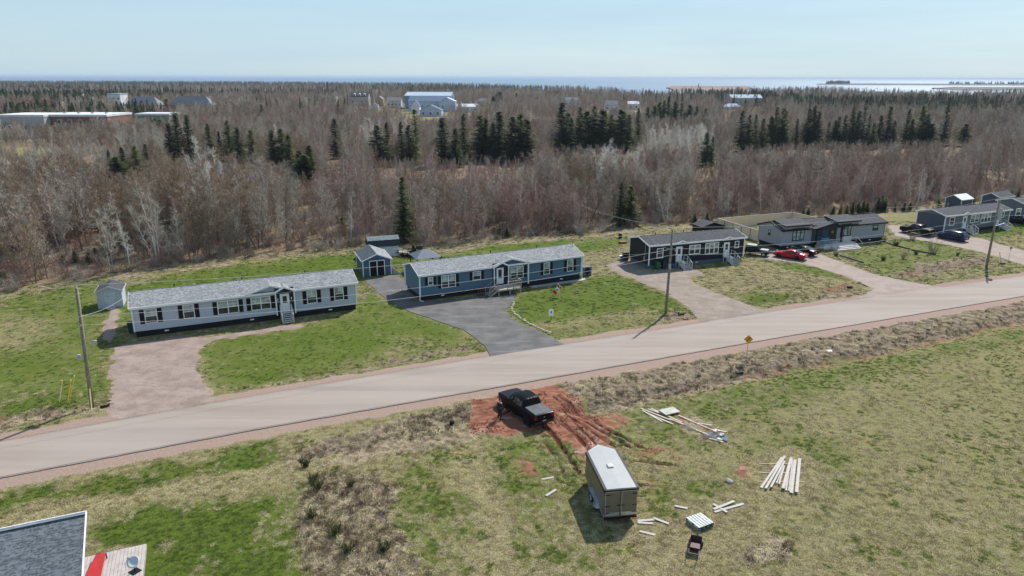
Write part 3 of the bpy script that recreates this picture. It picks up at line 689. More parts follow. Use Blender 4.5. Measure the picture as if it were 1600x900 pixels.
def houses():
    # ---- the long pale grey home
    o = (-40.45, 71.67); an = R(24.67); D = 5.6
    h, wl1, rf1 = mobile_home('long pale grey mobile home with black shutters and white front steps', o, an, 23.9, D, .68, 3.42, 4.3, S1, SHINGLE_L, WHITE, SKIRT)
    for (x0, x1, yt, yb, c) in ((226,246,482.5,506,1),(286,304,475.6,498,1),(339.6,373,469,490,2),(392,423,462,484,2),(479.4,495,452,473,1),(522,536.6,447.4,468,1)):
        a, b, z0, z1 = winrect(wl1, x0, x1, yt, yb); z0, z1 = 1.45, 3.05 if c == 1 else 2.98
        window(h, a, b, z0, z1, cols=c); shutters(h, a, b, z0, z1, .45)
    g0, ga, g1 = wl1.at(383,460)[0], wl1.at(421,447)[0], wl1.at(459,451)[0]
    cross_gable(h, g0, g1, ga, 3.42, 4.22, SHINGLE_L, S1, WHITE, oh=.34, ridge_back=2.6)
    p0, p1 = wl1.at(430,470)[0], wl1.at(459.5,465)[0]
    m = MB(); m.box(p0, p1, -.02, .05, .7, 3.75); m.build('entry_panel', NAVY, h)
    for x in (p0-.02, p1-.08): m = MB(); m.box(x, x+.13, -.52, -.40, .66, 3.3); m.build('porch_post', WHITE, h)
    cross_gable(h, p0-.1, p1+.1, (p0+p1)/2, 3.34, 3.92, SHINGLE_L, NAVY, WHITE, y=-.42, oh=.1, ridge_back=1.2)
    pc = (p0+p1)/2; door(h, pc-.42, pc+.42, .88, 2.95)
    stairs(h, pc-.62, pc+.62, -.05, .86, 5, PALEST, .27, .55)
    for x in (p0+.25, p1-.35): m = MB(); m.bbox(x, x+.1, -.12, -.02, 2.3, 2.55, .02); m.build('porch_light', WHITE, h)
    # ---- the slate blue home
    o = (-11.47, 84.91); an = R(26.57)
    h, wl2, rf2 = mobile_home('long slate blue mobile home with black shutters and a small front deck', o, an, 23.56, D, .72, 3.42, 4.3, S2, SHINGLE_L, WHITE, SKIRT)
    for (x0, x1, yt, yb, c, sh, sw) in ((668.6,676.6,430.4,441.6,1,1,.36),(689.4,712,426.4,446.6,2,1,.4),(738.6,751.4,421.6,434,1,1,.38),(797.6,818,414,432.4,2,1,.42),(849.4,859,408.6,426.6,1,1,.42),(886,895.6,404,422,1,1,.42)):
        a, b, z0, z1 = winrect(wl2, x0, x1, yt, yb)
        z1 = 3.0; z0 = {668.6: 1.95, 738.6: 1.85}.get(x0, 1.35)
        window(h, a, b, z0, z1, cols=c, grid=None if c == 2 else (2,2) if x0 < 800 else None); shutters(h, a, b, z0, z1, sw)
    g0, ga, g1 = wl2.at(768,416)[0], wl2.at(798,404)[0], wl2.at(825,410)[0]
    cross_gable(h, g0, g1, ga, 3.42, 4.2, SHINGLE_L, S2, WHITE, oh=.34, ridge_back=2.6)
    p0, p1 = wl2.at(769.5,430)[0], wl2.at(792.5,425)[0]
    m = MB(); m.box(p0, p1, -.02, .05, .74, 3.75); m.build('entry_panel', NAVY, h)
    cross_gable(h, p0-.1, p1+.1, (p0+p1)/2+.1, 3.3, 3.85, SHINGLE_L, NAVY, WHITE, y=-.42, oh=.1, ridge_back=1.2)
    for x in (p0-.02, p1-.08): m = MB(); m.box(x, x+.13, -.52, -.40, .66, 3.3); m.build('porch_post', WHITE, h)
    m = MB(); m.box(g1-.16, g1-.02, -.36, -.23, .5, 3.35); m.build('porch_post', WHITE, h)
    pc = (p0+p1)/2; door(h, pc-.42, pc+.42, .9, 3.0, win='full')
    for P_ in ([(-.1, -.33, 3.2), (-.09, -.12, 3.0), (-.09, -.12, .15), (.25, -.45, .08)], [(-.1, 5.9, 3.2), (-.1, 5.7, 3.0), (-.1, 5.7, .15), (-.9, 5.5, .08)], [(23.62, -.33, 3.2), (23.65, -.12, 3.0), (23.65, -.12, .15), (24.0, -.5, .08)]): m = MB(); m.tube(P_, .06, 6); m.build('downspout', WHITE, h)
    m = MB(); m.box(15.3, 23.8, -.95, -.25, -.02, .10); m.build('front_ledge', M('concrete_pale', (.42,.41,.39), .9), h)
    # deck with side steps
    d0, d1 = p0-.25, wl2.at(805,450)[0]-.3; dk = MB(); y1, y0 = -.56, -2.35; zt = .84
    n_ = 13
    for k in range(n_): yy = y0+(y1-y0)*k/n_; dk.box(d0, d1, yy, yy+(y1-y0)/n_-.012, zt-.04, zt)
    dk.box(d0, d1, y0-.04, y0, zt-.2, zt-.03); dk.box(d0-.04, d0, y0, y1, zt-.2, zt-.03); dk.box(d1, d1+.04, y0, y1, zt-.2, zt-.03)
    for x in (d0+.05, (d0+d1)/2, d1-.12):
        for yy in (y0+.03, y1-.12): dk.box(x, x+.09, yy, yy+.09, -.1, zt-.05)
    deck = dk.build('deck', WOODP, h)
    r = MB()
    for x in (d0+1.3, (d0+d1)/2+.5, d1): r.bar((x, y0, zt-.2), (x, y0, zt+.95), .08, .08)
    r.bar((d1, y1, zt), (d1, y1, zt+.95), .08, .08); r.bar((d1, y0, zt+.95), (d1, y1, zt+.95), .1, .05); r.bar((d0+1.3, y0, zt+.95), (d1, y0, zt+.95), .1, .05)
    for (a, b) in (((d0+1.3, y0), (d1, y0)), ((d1, y0), (d1, y1))):
        for k in range(13): t = (k+.5)/13; r.bar((a[0]+(b[0]-a[0])*t, a[1]+(b[1]-a[1])*t, zt+.08), (a[0]+(b[0]-a[0])*t, a[1]+(b[1]-a[1])*t, zt+.93), .03, .03)
        r.bar((*a, zt+.1), (*b, zt+.1), .04, .05)
    r.build('railing', WOODG, deck)
    st = MB()
    for k in range(4): st.box(d0-.3*(k+1), d0-.3*k+.02, y0+.1, y0+1.3, zt-.17*(k+1)-.05, zt-.17*(k+1))
    for yy in (y0+.06, y0+1.3): st.bar((d0, yy, zt-.1), (d0-1.25, yy, .02), .05, .2)
    s_ = st.build('steps', WOODG, deck)
    r = MB()
    for yy in (y0+.06, y0+1.32):
        r.bar((d0, yy, zt+.95), (d0-1.25, yy, 1.05), .09, .05); r.bar((d0, yy, zt-.1), (d0, yy, zt+.95), .08, .08); r.bar((d0-1.25, yy, 0), (d0-1.25, yy, 1.05), .08, .08); r.bar((d0, yy, zt+.45), (d0-1.25, yy, .55), .04, .04)
    r.build('railing', WOODG, s_)
    # ---- the charcoal home
    o = (20.0, 100.74); an = R(20.68)
    h, wl3, rf3 = mobile_home('short charcoal mobile home with white windows and two wooden stairs', o, an, 16.71, D, .62, 3.6, 4.3, S3, SHINGLE_D, WHITE, SKIRTG)
    for (x0, x1, c, z0, z1) in ((1026.4,1036.6,1,1.55,3.05),(1076.6,1094,2,1.65,3.1),(1102,1123,3,1.45,3.2),(1147.6,1154.4,1,2.0,3.1)):
        cy = 392 if x0 < 1100 else 385; a, b = wl3.at(x0, cy)[0], wl3.at(x1, cy)[0]; window(h, a, b, z0, z1, cols=c, grid=None, blind=(c > 1), fr=.12)
    for (x0, x1, xa0, xa1) in ((1056.6,1065.6,1052,1075),(1131,1139.6,1127,1147)):
        cy = 390 if x0 < 1100 else 383; a, b = wl3.at(x0, cy)[0], wl3.at(x1, cy)[0]; c = (a+b)/2; door(h, c-.44, c+.44, .85, 2.95, win='half')
        e0, e1 = wl3.at(xa0, cy)[0], wl3.at(xa1, cy-2)[0]; cross_gable(h, e0, e1, (e0+e1)/2, 3.5, 3.88, SHINGLE_D, S3, WHITE, oh=.36, ridge_back=1.6)
        stairs(h, c-.5, c+.9, -.05, .84, 5, PALEST, .28, .95)
        m = MB(); m.bbox(c-.75, c-.65, -.1, -.0, 2.4, 2.65, .02); m.build('porch_light', WHITE, h)
    # flood lights and meter mast at the gable end
    m = MB(); m.tube([(-.09, 1.0, .9), (-.09, 1.0, 4.6), (-.3, .9, 4.75)], .035, 6); m.bbox(-.22, -.02, .85, 1.15, 1.2, 1.75, .03); m.build('power_mast', GALV, h)
    # ---- the light grey home with black trim
    o = (43.81, 113.1); an = R(19.88); L = 21.72
    h, wl4, rf4 = mobile_home('light grey modern mobile home with black trim and broad porch steps', o, an, L, D, .68, 3.3, 4.2, H4WALL, SHINGLE_D, BLACK, SKIRT)
    # raised shed roofs above the tall windows
    for (xa, xb, za) in ((1226, 1265, 3.95), (1306, 1341, 3.98)):
        a, b = wl4.at(xa, 362)[0], wl4.at(xb, 355)[0]
        r = MB(); slab(r, a-.15, b+.15, -.35, za-.06, 2.8, 4.42, .11); r.build('raised_roof', SHINGLE_D, rf4)
        m = MB(); m.prism([(-.012, 3.2), (2.75, 3.9), (2.75, 4.36), (-.012, za-.05)], 'x', a, b); m.build('raised_wall', H4WALL, h)
        f = MB(); f.box(a-.18, b+.18, -.40, -.35, za-.14, za+.08)
        for x in (a-.19, b+.15): f.add([(x,-.35,za-.12),(x,2.8,4.36),(x,2.8,4.55),(x,-.35,za+.07),(x+.04,-.35,za-.12),(x+.04,2.8,4.36),(x+.04,2.8,4.55),(x+.04,-.35,za+.07)], [(0,1,2,3),(7,6,5,4),(0,4,5,1),(1,5,6,2),(2,6,7,3),(3,7,4,0)])
        f.build('raised_fascia', BLACK, h)
    for (x0, x1, cy, c, z0, z1, gr) in ((1238.4,1256.6,366,3,1.35,3.5,1),(1313.6,1330.4,358,3,1.4,3.55,1),(1364,1372.4,353,1,1.95,2.9,0)):
        a, b = wl4.at(x0, cy)[0], wl4.at(x1, cy)[0]; window(h, a, b, z0, z1, fmat=BLACK, cols=c, grid=None, mid=.62 if gr else .5, fr=.13, gmat=GLASSL if gr else None)
    a, b = wl4.at(1268, 366)[0], wl4.at(1308, 360)[0]
    m = MB(); m.box(a, b, -.02, .05, .7, 3.75); m.build('entry_panel', siding('slate_entry', (.06,.075,.10)), h)
    cross_gable(h, a-.5, b+.3, (a+b)/2+.5, 3.3, 4.05, SHINGLE_D, NAVY, BLACK, y=-1.2, oh=.1, ridge_back=2.6)
    for x in (a-.1, b-.15): m = MB(); m.box(x, x+.2, -1.25, -1.05, .68, 3.3); m.build('porch_post', BLACK, h)
    p_, q_ = wl4.at(1276, 364)[0], wl4.at(1283.6, 364)[0]; window(h, p_, q_, 1.9, 2.95, fmat=BLACK, grid=None, fr=.13, yo=-.05)
    p_, q_ = wl4.at(1296, 364)[0], wl4.at(1304, 364)[0]; dd = door(h, p_, q_, .88, 2.95, mat=M('dark_brown_door', (.035,.02,.015), .5), win='small', fr=BLACK)
    wr = MB(); pc = (p_+q_)/2; wr.tube([(pc+.2*math.cos(t*.5236), -.09, 2.35+.2*math.sin(t*.5236)) for t in range(13)], .06, 6, False); wr.build('wreath', M('yellow_wreath', (.55,.42,.08), .8), dd)
    dk = MB(); s0, s1 = wl4.at(1277, 385)[0]-.6, wl4.at(1322, 381)[0]-.2
    for k in range(11): dk.box(s0, s1, -2.2+k*.2, -2.2+k*.2+.185, .74, .8)
    dk.box(s0+.05, s1-.05, -2.15, -.02, -.05, .72)
    n_ = 4
    for k in range(n_): dk.box(s0+1.4, s1, -2.2-.36*(k+1), -2.2-.36*k+.02, .8-.16*(k+1)-.05, .8-.16*(k+1)); dk.box(s0+1.43, s1-.03, -2.2-.36*(k+1)+.04, -2.2-.36*k, -.05, .8-.16*(k+1)-.055)
    deck = dk.build('deck', PALEST, h)
    r = MB()
    for x in (s0+1.4, s1): r.bar((x, -2.2, .8), (x, -2.2, 1.7), .07, .07); r.bar((x, -3.55, .1), (x, -3.55, 1.05), .07, .07); r.bar((x, -2.2, 1.7), (x, -3.55, 1.05), .07, .05)
    r.bar((s0, -2.2, .8), (s0, -2.2, 1.7), .07, .07); r.bar((s0, -2.2, 1.7), (s0+1.4, -2.2, 1.7), .06, .05); r.bar((s1, -2.2, 1.7), (s1, -.1, 1.7), .06, .05); r.build('railing', WOODG, deck)
    lt = MB(); lx0, lx1 = wl4.at(1307, 374)[0], wl4.at(1319, 372)[0]
    for k in range(9): t = k/8; lt.bar((lx0+(lx1-lx0)*t, -1.5, .85), (lx0+(lx1-lx0)*t, -1.5, 1.75), .035, .02); lt.bar((lx0, -1.48, .85+.9*t), (lx1, -1.48, .85+.9*t), .02, .035)
    lt.build('lattice_panel', WHITE, deck)
    # small window in the gable end
    wg = thing_child_window(h, R(-90), (-.0, 0, 0), 2.3, 2.9, 1.9, 2.8, BLACK)
    # ---- the grey home on the right
    o = (77.65, 125.63); an = R(22.9)
    h, wl5, rf5 = mobile_home('grey mobile home with white windows behind the navy car on the right', o, an, 17.45, D, .56, 3.4, 4.15, S5, SHINGLE_D, WHITE, SKIRT)
    m = MB(); m.box(-.02, .01, .05, 5.55, .6, 3.35); m.build('end_wall', S5B, h)
    for (x0, x1, cy, c, z0, z1) in ((1483.3,1491.2,347,1,1.5,3.05),(1516.7,1529.5,342,2,1.6,3.1),(1533,1548,341,3,1.4,3.15),(1564,1569,336,1,2.0,3.1)):
        a, b = wl5.at(x0, cy)[0], wl5.at(x1, cy)[0]; window(h, a, b, z0, z1, cols=c, grid=None, blind=(c > 1), fr=.12)
    for (x0, x1, cy) in ((1503,1510.7,346),(1556,1563,338)):
        a, b = wl5.at(x0, cy)[0], wl5.at(x1, cy)[0]; c = (a+b)/2; door(h, c-.44, c+.44, .8, 2.9)
        cross_gable(h, c-1.1, c+1.1, c, 3.3, 3.68, SHINGLE_D, S5, WHITE, oh=.36, ridge_back=1.6); stairs(h, c-.5, c+.9, -.05, .8, 5, PALEST, .28, .95)
    # ---- the cut-off home at the right edge
    o = (99.2, 136.0); an = R(22)
    h, wl6, rf6 = mobile_home('grey mobile home cut off by the right edge of the view', o, an, 16, D, .56, 3.7, 4.5, S5, SHINGLE_D, WHITE, SKIRT)
    a, b = wl6.at(1588, 328)[0], wl6.at(1596, 328)[0]; window(h, a, b, 1.7, 3.1, grid=None, fr=.12)
def thing_child_window(h, rz, loc, s0, s1, z0, z1, fm):
    w_ = window(h, s0, s1, z0, z1, fmat=fm, grid=None, fr=.1); w_.rotation_euler = (0,0,rz); w_.location = (loc[0], s0+s1+loc[1]+.4, 0); return w_
GLASSL = glass('bright_window_glass', (.20,.23,.24), .1)
houses()

# ------------------------------------------------------------------ sheds and yard structures
def shed(label, o, ang, Wd, Dp, ze, za, wall, roof, trim, doors=None, name='garden_shed', lit_slope=None):
    """gable faces the front"""
    root = thing(name, label, 'shed' if name != 'garage' else 'garage', (o[0], o[1], 0), ang)
    b = MB(); b.prism([(0, -.1), (Wd, -.1), (Wd, ze), (Wd/2, za-.05), (0, ze)], 'y', 0, Dp); b.build('wall', wall, root)
    oh = .2; sl = (za-ze)/(Wd/2)
    for sg, mt in ((-1, roof), (1, lit_slope or roof)):
        r = MB(); xa = -oh if sg < 0 else Wd+oh; za_ = ze-sl*oh
        r.prism([(xa, za_), (Wd/2, za), (Wd/2, za+.09), (xa, za_+.09)], 'y', -oh, Dp+oh); r.build('roof', mt, root)
    t = MB()
    for yy in (-oh-.03, Dp+oh):
        for xa in (-oh, Wd+oh):
            za_ = ze-sl*oh; t.add([(xa,yy,za_-.07),(Wd/2,yy,za-.07),(Wd/2,yy,za+.10),(xa,yy,za_+.10),(xa,yy+.03,za_-.07),(Wd/2,yy+.03,za-.07),(Wd/2,yy+.03,za+.10),(xa,yy+.03,za_+.10)], [(0,1,2,3),(7,6,5,4),(0,4,5,1),(1,5,6,2),(2,6,7,3),(3,7,4,0)])
    t.box(-oh-.03, -oh, -oh, Dp+oh, ze-sl*oh-.06, ze-sl*oh+.10); t.box(Wd+oh, Wd+oh+.03, -oh, Dp+oh, ze-sl*oh-.06, ze-sl*oh+.10)
    for x in (0, Wd):
        for y in (0, Dp): t.box(x-.06, x+.06, y-.06, y+.06, -.05, ze-.04)
    t.build('trim', trim, root)
    return root
S2G = siding('navy_vertical_siding', (.075,.14,.20), .3, True)
g_ = shed('navy blue garage with open dark double doors beside the asphalt drive', (-20.9, 96.28), R(20.95), 3.95, 5.6, 2.3, 3.12, S2G, shingles('slate_shingles', (.05,.065,.085), (.08,.10,.125)), WHITE, name='garage', lit_slope=SHINGLE_L)  # sunlight painted in: sun-facing right slope gets paler shingles than the left
m = MB(); m.box(.98, 1.92, -.03, .02, .02, 2.12); m.box(2.03, 2.97, -.03, .02, .02, 2.12); m.build('doorway', M('doorway_shade', (.006,.006,.007), .9), g_)  # near-black panels on the wall paint the shade inside the open doors
m = MB(); m.box(.88, .98, -.05, .02, 0, 2.22); m.box(2.97, 3.07, -.05, .02, 0, 2.22); m.box(.98, 2.97, -.05, .02, 2.12, 2.22); m.box(1.92, 2.03, -.05, .02, 0, 2.12); m.build('door_frame', WHITE, g_)
m = MB(); m.bbox(1.9, 2.05, -.12, 0, 2.4, 2.55, .03); m.build('lamp', BLACK, g_)
m = MB(); m.add([(3.98, .3, .02), (4.05, .3, 1.1), (5.4, -.6, .02), (4.0, .35, .02), (4.07, .35, 1.1), (5.42, -.55, .02)], [(0,1,2),(5,4,3),(0,3,4,1),(1,4,5,2),(2,5,3,0)]); m.build('side_ramp', M('concrete_pale', (.42,.41,.39)), g_)
s_ = shed('small pale grey shed at the end of the gravel path on the left', (-49.84, 81.47), R(20.55), 2.6, 3.0, 2.15, 2.68, siding('shed_grey_siding', (.47,.52,.57), .3, True), SHINGLE_D, S1)
m = MB(); m.box(.75, 1.85, -.03, .02, .1, 1.95); m.build('door', M('shed_grey', (.49,.54,.59), .6), s_)
m = MB(); m.add([(.8,-.7,.0),(1.8,-.7,.0),(1.8,0,.22),(.8,0,.22),(.8,0,0),(1.8,0,0)], [(0,1,2,3),(0,4,5,1),(0,3,4),(1,5,2),(3,2,5,4)]); m.build('ramp', WOODP, s_)
# barn roofed shed behind the garage
o = G(578, 403.5); bs = thing('barn_shed', 'barn roofed shed with dark lower roof and white wall behind the navy garage', 'shed', (o[0], o[1], 0), R(20))
m = MB(); m.box(0, 4.6, 0, 3, -.1, 1.75); m.build('wall', M('white_sheet_siding', (.66,.68,.70), .5), bs)
m = MB(); m.prism([(-.2, 1.7), (.35, 2.65), (2.65, 2.65), (3.2, 1.7)], 'x', -.15, 4.75); m.build('lower_roof', M('navy_roof', (.02,.03,.045), .6), bs)
m = MB(); m.prism([(.25, 2.655), (1.5, 3.1), (2.75, 2.655)], 'x', -.2, 4.8); m.build('upper_roof', shingles('green_grey_shingles', (.11,.135,.15), (.17,.20,.215)), bs)
# gazebo with a ribbed hip roof
gx_, gy_ = bearing(664, 99.5, 2.5); gz_o = thing('gazebo', 'dark gazebo with ribbed grey hip roof behind the blue home', 'gazebo', (gx_, gy_, 0), R(24))
m = MB(); hw = 1.9
m.add([(-hw,-hw,2.35),(hw,-hw,2.35),(hw,hw,2.35),(-hw,hw,2.35),(-.4,0,3.25),(.4,0,3.25)], [(0,1,5,4),(1,2,5),(2,3,4,5),(3,0,4),(3,2,1,0)]); m.build('roof', siding('ribbed_metal_roof', (.14,.17,.21), .25, True), gz_o)
for sx in (-1,1):
    for sy in (-1,1): p = MB(); p.box(sx*1.7-.06, sx*1.7+.06, sy*1.7-.06, sy*1.7+.06, 0, 2.38); p.build('post', BLACK, gz_o)
# two flat utility trailers behind the gazebo
def utility_trailer(px, py, label, rz, L=3.6):
    x, y = G(px, py); t = thing('utility_trailer', label, 'trailer', (x, y, 0), rz)
    m = MB(); m.box(-L/2, L/2, -.95, .95, .55, .62); m.build('bed', WOODG, t)
    m = MB()
    for yy in (-.97, .97): m.bar((-L/2, yy, .6), (L/2, yy, .6), .06, .12); m.bar((-L/2, yy, .95), (L/2, yy, .95), .05, .05); [m.bar((-L/2+L*k/4, yy, .6), (-L/2+L*k/4, yy, .95), .05, .05) for k in range(5)]
    m.bar((-L/2, -.95, .6), (-L/2-1.1, 0, .5), .08, .1); m.bar((-L/2, .95, .6), (-L/2-1.1, 0, .5), .08, .1); m.build('frame', BLACK, t)
    m = MB(); m.bar((L/2, -.9, .6), (L/2+.5, -.9, 1.5), .05, .05); m.bar((L/2, .9, .6), (L/2+.5, .9, 1.5), .05, .05); [m.bar((L/2+.5*k/4, -.9, .6+.9*k/4), (L/2+.5*k/4, .9, .6+.9*k/4), .04, .04) for k in range(5)]; m.build('ramp_gate', BLACK, t)
    for sy in (-1, 1):
        w_ = MB(); w_.tube([(0, sy*1.02, .33), (0, sy*1.22, .33)], .33, 14); w_.build('wheel', RUBBER, t)
utility_trailer(634, 399, 'black utility trailer with raised gate beside the barn shed', R(160))
utility_trailer(655, 400, 'black flat trailer loaded with gear behind the gazebo', R(195), 3.0)
x, y = G(653, 399); t = thing('lawn_tractor', 'dark lawn tractor parked behind the gazebo', 'tractor', (x-.2, y+.6, .63), R(200))
m = MB(); m.bbox(-.9, .1, -.3, .3, .3, .85, .1); m.box(.1, .8, -.35, .35, .25, .45); m.build('body', M('dark_olive', (.03,.03,.02)), t)
m = MB(); m.bbox(.35, .75, -.25, .25, .45, .9, .06); m.build('seat', BLACK, t)
for (wx, wy, r_) in ((-.6,-.38,.2),(-.6,.38,.2),(.5,-.42,.3),(.5,.42,.3)):
    m = MB(); m.tube([(wx, wy-.09, r_), (wx, wy+.09, r_)], r_, 12); m.build('wheel', RUBBER, t)
# dark low shed behind the charcoal home
o = G(1097, 366); ds = shed('low black roofed shed behind the charcoal home', (o[0], o[1]), R(20), 4.4, 3.0, 1.3, 1.95, S3, SHINGLE_D, BLACK)
# right hand sheds
o = G(1488.5, 331); shed('grey shed with a white metal roof behind the right hand grey home', (bearing(1489, 152)[0], 150.5), R(22), 3.4, 4.0, 2.2, 3.0, S5B, M('white_metal_roof', (.75,.76,.78), .35, var=.04), WHITE)
wsh = [ob for ob in COL.objects if ob.get('label') == 'grey shed with a white metal roof behind the right hand grey home'][0]; wsh.rotation_euler = (0,0,R(-62)); wsh.location = (bearing(1490, 150)[0], 153.5, 0)
shed('slate blue shed with grey roof near the right edge of the view', (bearing(1545, 151)[0], 154), R(-60), 3.6, 5.6, 2.6, 3.4, S5B, SHINGLE_D, WHITE)
# tall wooden fence enclosing the yard behind the light grey home
FENCE = siding('weathered_fence_boards', (.84,.67,.47), .16, True, .6)
f_ = thing('wooden_fence', 'tall weathered board fence enclosing the yard of the light grey home', 'fence', (0,0,0))
fa, fb, fc, fd = G(1121,357), G(1237,346.5), G(1186,377.5), G(1300,362)
for (a, b) in ((fa, fb), (fc, fa), (fb, fd)):
    L = math.dist(a, b); an = math.atan2(b[1]-a[1], b[0]-a[0]); m = MB(); m.box(0, L, -.025, .025, .03, 1.85); p = m.build('board_panel', FENCE, f_, loc=(a[0], a[1], 0), rz=an)
    m = MB(); m.box(0, L, -.07, .07, 1.852, 1.93); m.build('cap_rail', WOODP, p)
    m = MB()
    for k in range(int(L/2.4)+1): x = k*2.4; m.box(x, x+.09, .03, .12, -.2, 1.85)
    m.build('post', WOODG, p)
# low rail fence further right behind the grey home
f_ = thing('rail_fence', 'thin weathered rail fence along the wood behind the right hand grey home', 'fence', (0,0,0))
pts = [G(1385, 332), G(1430, 330), G(1480, 326), G(1530, 314), G(1560, 304)]
for k in range(len(pts)-1):
    a, b = pts[k], pts[k+1]; m = MB(); m.bar((*a, 1.0), (*b, 1.0), .05, .10); m.build('rail', WOODP, f_)
for k in range(13):
    t = k/12*(len(pts)-1); i_ = min(int(t), len(pts)-2); x = pts[i_][0]+(pts[i_+1][0]-pts[i_][0])*(t-i_); y = pts[i_][1]+(pts[i_+1][1]-pts[i_][1])*(t-i_)
    m = MB(); m.box(x-.06, x+.06, y-.06, y+.06, -.2, 1.3); m.build('post', WOODP, f_)

# ------------------------------------------------------------------ the house at the lower left corner
rz = R(23.9); c0 = G(133, 797, 4.9)
dx, dy = math.cos(rz), math.sin(rz)
L = 14; root = thing('house', 'corner of a house with a blue grey shingled roof at the lower left', 'house', (c0[0]-dx*L, c0[1]-dy*L, 0), rz)
hw_, dz_ = 4.6, 4.6*math.tan(R(22))
m = MB(); m.prism([(0, 4.8), (-hw_, 4.8-dz_), (-hw_, 4.68-dz_), (0, 4.66)], 'x', 0, L); rfo = m.build('roof', SHINGLE_F, root)
m = MB(); m.bar((0, -.12, 4.79), (L, -.12, 4.79), .22, .03); m.build('ridge_cap', M('pale_ridge', (.16,.20,.24), .8), rfo)
m = MB()
for sg in (-1,): m.add([(L, 0, 4.64), (L, sg*hw_, 4.64-dz_), (L, sg*hw_, 4.82-dz_), (L, 0, 4.82), (L+.05, 0, 4.64), (L+.05, sg*hw_, 4.64-dz_), (L+.05, sg*hw_, 4.82-dz_), (L+.05, 0, 4.82)], [(0,1,2,3),(7,6,5,4),(0,4,5,1),(1,5,6,2),(2,6,7,3),(3,7,4,0)])
m.box(0, L+.05, .0, .05, 4.64, 4.83); m.build('drip_edge', WHITE, root)
m = MB(); m.prism([(-hw_+.35, -.1), (-hw_+.35, 4.7-dz_), (-.5, 4.4), (-.5, -.1)], 'x', .3, L-.95); m.build('wall', S5B, root)
# deck beside it
a = G(229, 849.5, .6); b = G(126, 872, .6)
an = math.atan2(a[1]-b[1], a[0]-b[0]); LD = math.dist(a, b)
dk = thing('deck', 'pale grey board deck beside the shingled roof at the lower left', 'deck', (b[0]-math.cos(an)*.2, b[1]-math.sin(an)*.2, 0), an)
m = MB(); n_ = 19
for k in range(n_): x = (LD+.2)*k/n_; m.box(x, x+(LD+.2)/n_-.014, -6, 0, .55, .6)
m.build('board', M('pale_deck_board', (.42,.38,.36), .85, var=.12), dk)
m = MB(); m.box(0, LD+.2, -.04, -.005, .3, .545); m.box(LD+.16, LD+.2, -6, -.045, .3, .545)
for k in range(4):
    m.box(.1+k*.9, .22+k*.9, -.2, -.06, -.1, .54)
m.build('skirt_board', WOODG, dk)
# red mat lying on the deck
q = [G(148, 868, .66), G(165, 866, .66), G(158, 900, .9), G(128, 912, .66)]
P4 = [G(150,867,.9), G(165.5,864.5,.95), G(157,902,.72), G(130,907,.68)]
m = MB(); zz = (.95, 1.0, .74, .70)
top = [(p[0], p[1], z_) for p, z_ in zip(P4, zz)]; botp = [(p[0], p[1], z_-.07) for p, z_ in zip(P4, zz)]
m.add(top+botp, [(0,1,2,3),(7,6,5,4),(0,4,5,1),(1,5,6,2),(2,6,7,3),(3,7,4,0)])
tag(m.build('plastic_slide', M('red_plastic', (.50,.035,.03), .45, var=.08)), 'red plastic sheet propped on the pale deck at the lower left', 'plastic sheet')
for p in ((0, .25), (1, .25)):
    pass
m = MB()
for k in (0, 1): m.bar((top[k][0], top[k][1], .6), (top[k][0], top[k][1], zz[k]-.05), .05, .05)
for k in (2, 3): m.bar((top[k][0], top[k][1], .6), (top[k][0], top[k][1], zz[k]-.05), .05, .05)
sh_ = [ob for ob in COL.objects if ob.name == 'plastic_slide'][0]; sh_.name = 'plastic_sheet'; m.build('prop', BLACK, sh_)
# satellite dish
x, y = G(211, 893, .6); sd_ = thing('satellite_dish', 'white satellite dish standing at the edge of the pale deck', 'satellite dish', (x, y, .6), R(-30))
m = MB(); m.tube([(0,0,0),(0,0,.55)], .03, 8); m.box(-.25, .25, -.25, .25, 0, .03); m.build('mast', BLACK, sd_)
m = MB(); rings = []; nd = 20
vs = [(0,0,0)]; fs = []
for j in range(1, 5):
    rr_ = .36*j/4
    for k in range(nd): vs.append((rr_*math.cos(k*2*math.pi/nd), rr_*math.sin(k*2*math.pi/nd)*.92, .45*rr_*rr_))
for k in range(nd): fs.append((0, 1+k, 1+(k+1) % nd))
for j in range(3):
    for k in range(nd): fs.append((1+j*nd+k, 1+(j+1)*nd+k, 1+(j+1)*nd+(k+1) % nd, 1+j*nd+(k+1) % nd))
m.add(vs, fs); dd_ = m.build('dish', M('dish_white', (.62,.70,.74), .4, var=.05), sd_, smooth=True, fix=False); dd_.location = (0,0,.62); dd_.rotation_euler = (R(38), R(18), 0)
so_ = dd_.modifiers.new('thick', 'SOLIDIFY'); so_.thickness = .015
m = MB(); m.tube([(0,-.3,.55),(.02,-.5,.8),(.05,-.25,1.05)], .015, 6); m.bbox(-.03, .13, -.3, -.2, 1.0, 1.1, .02); m.build('feed_arm', GALV, sd_)
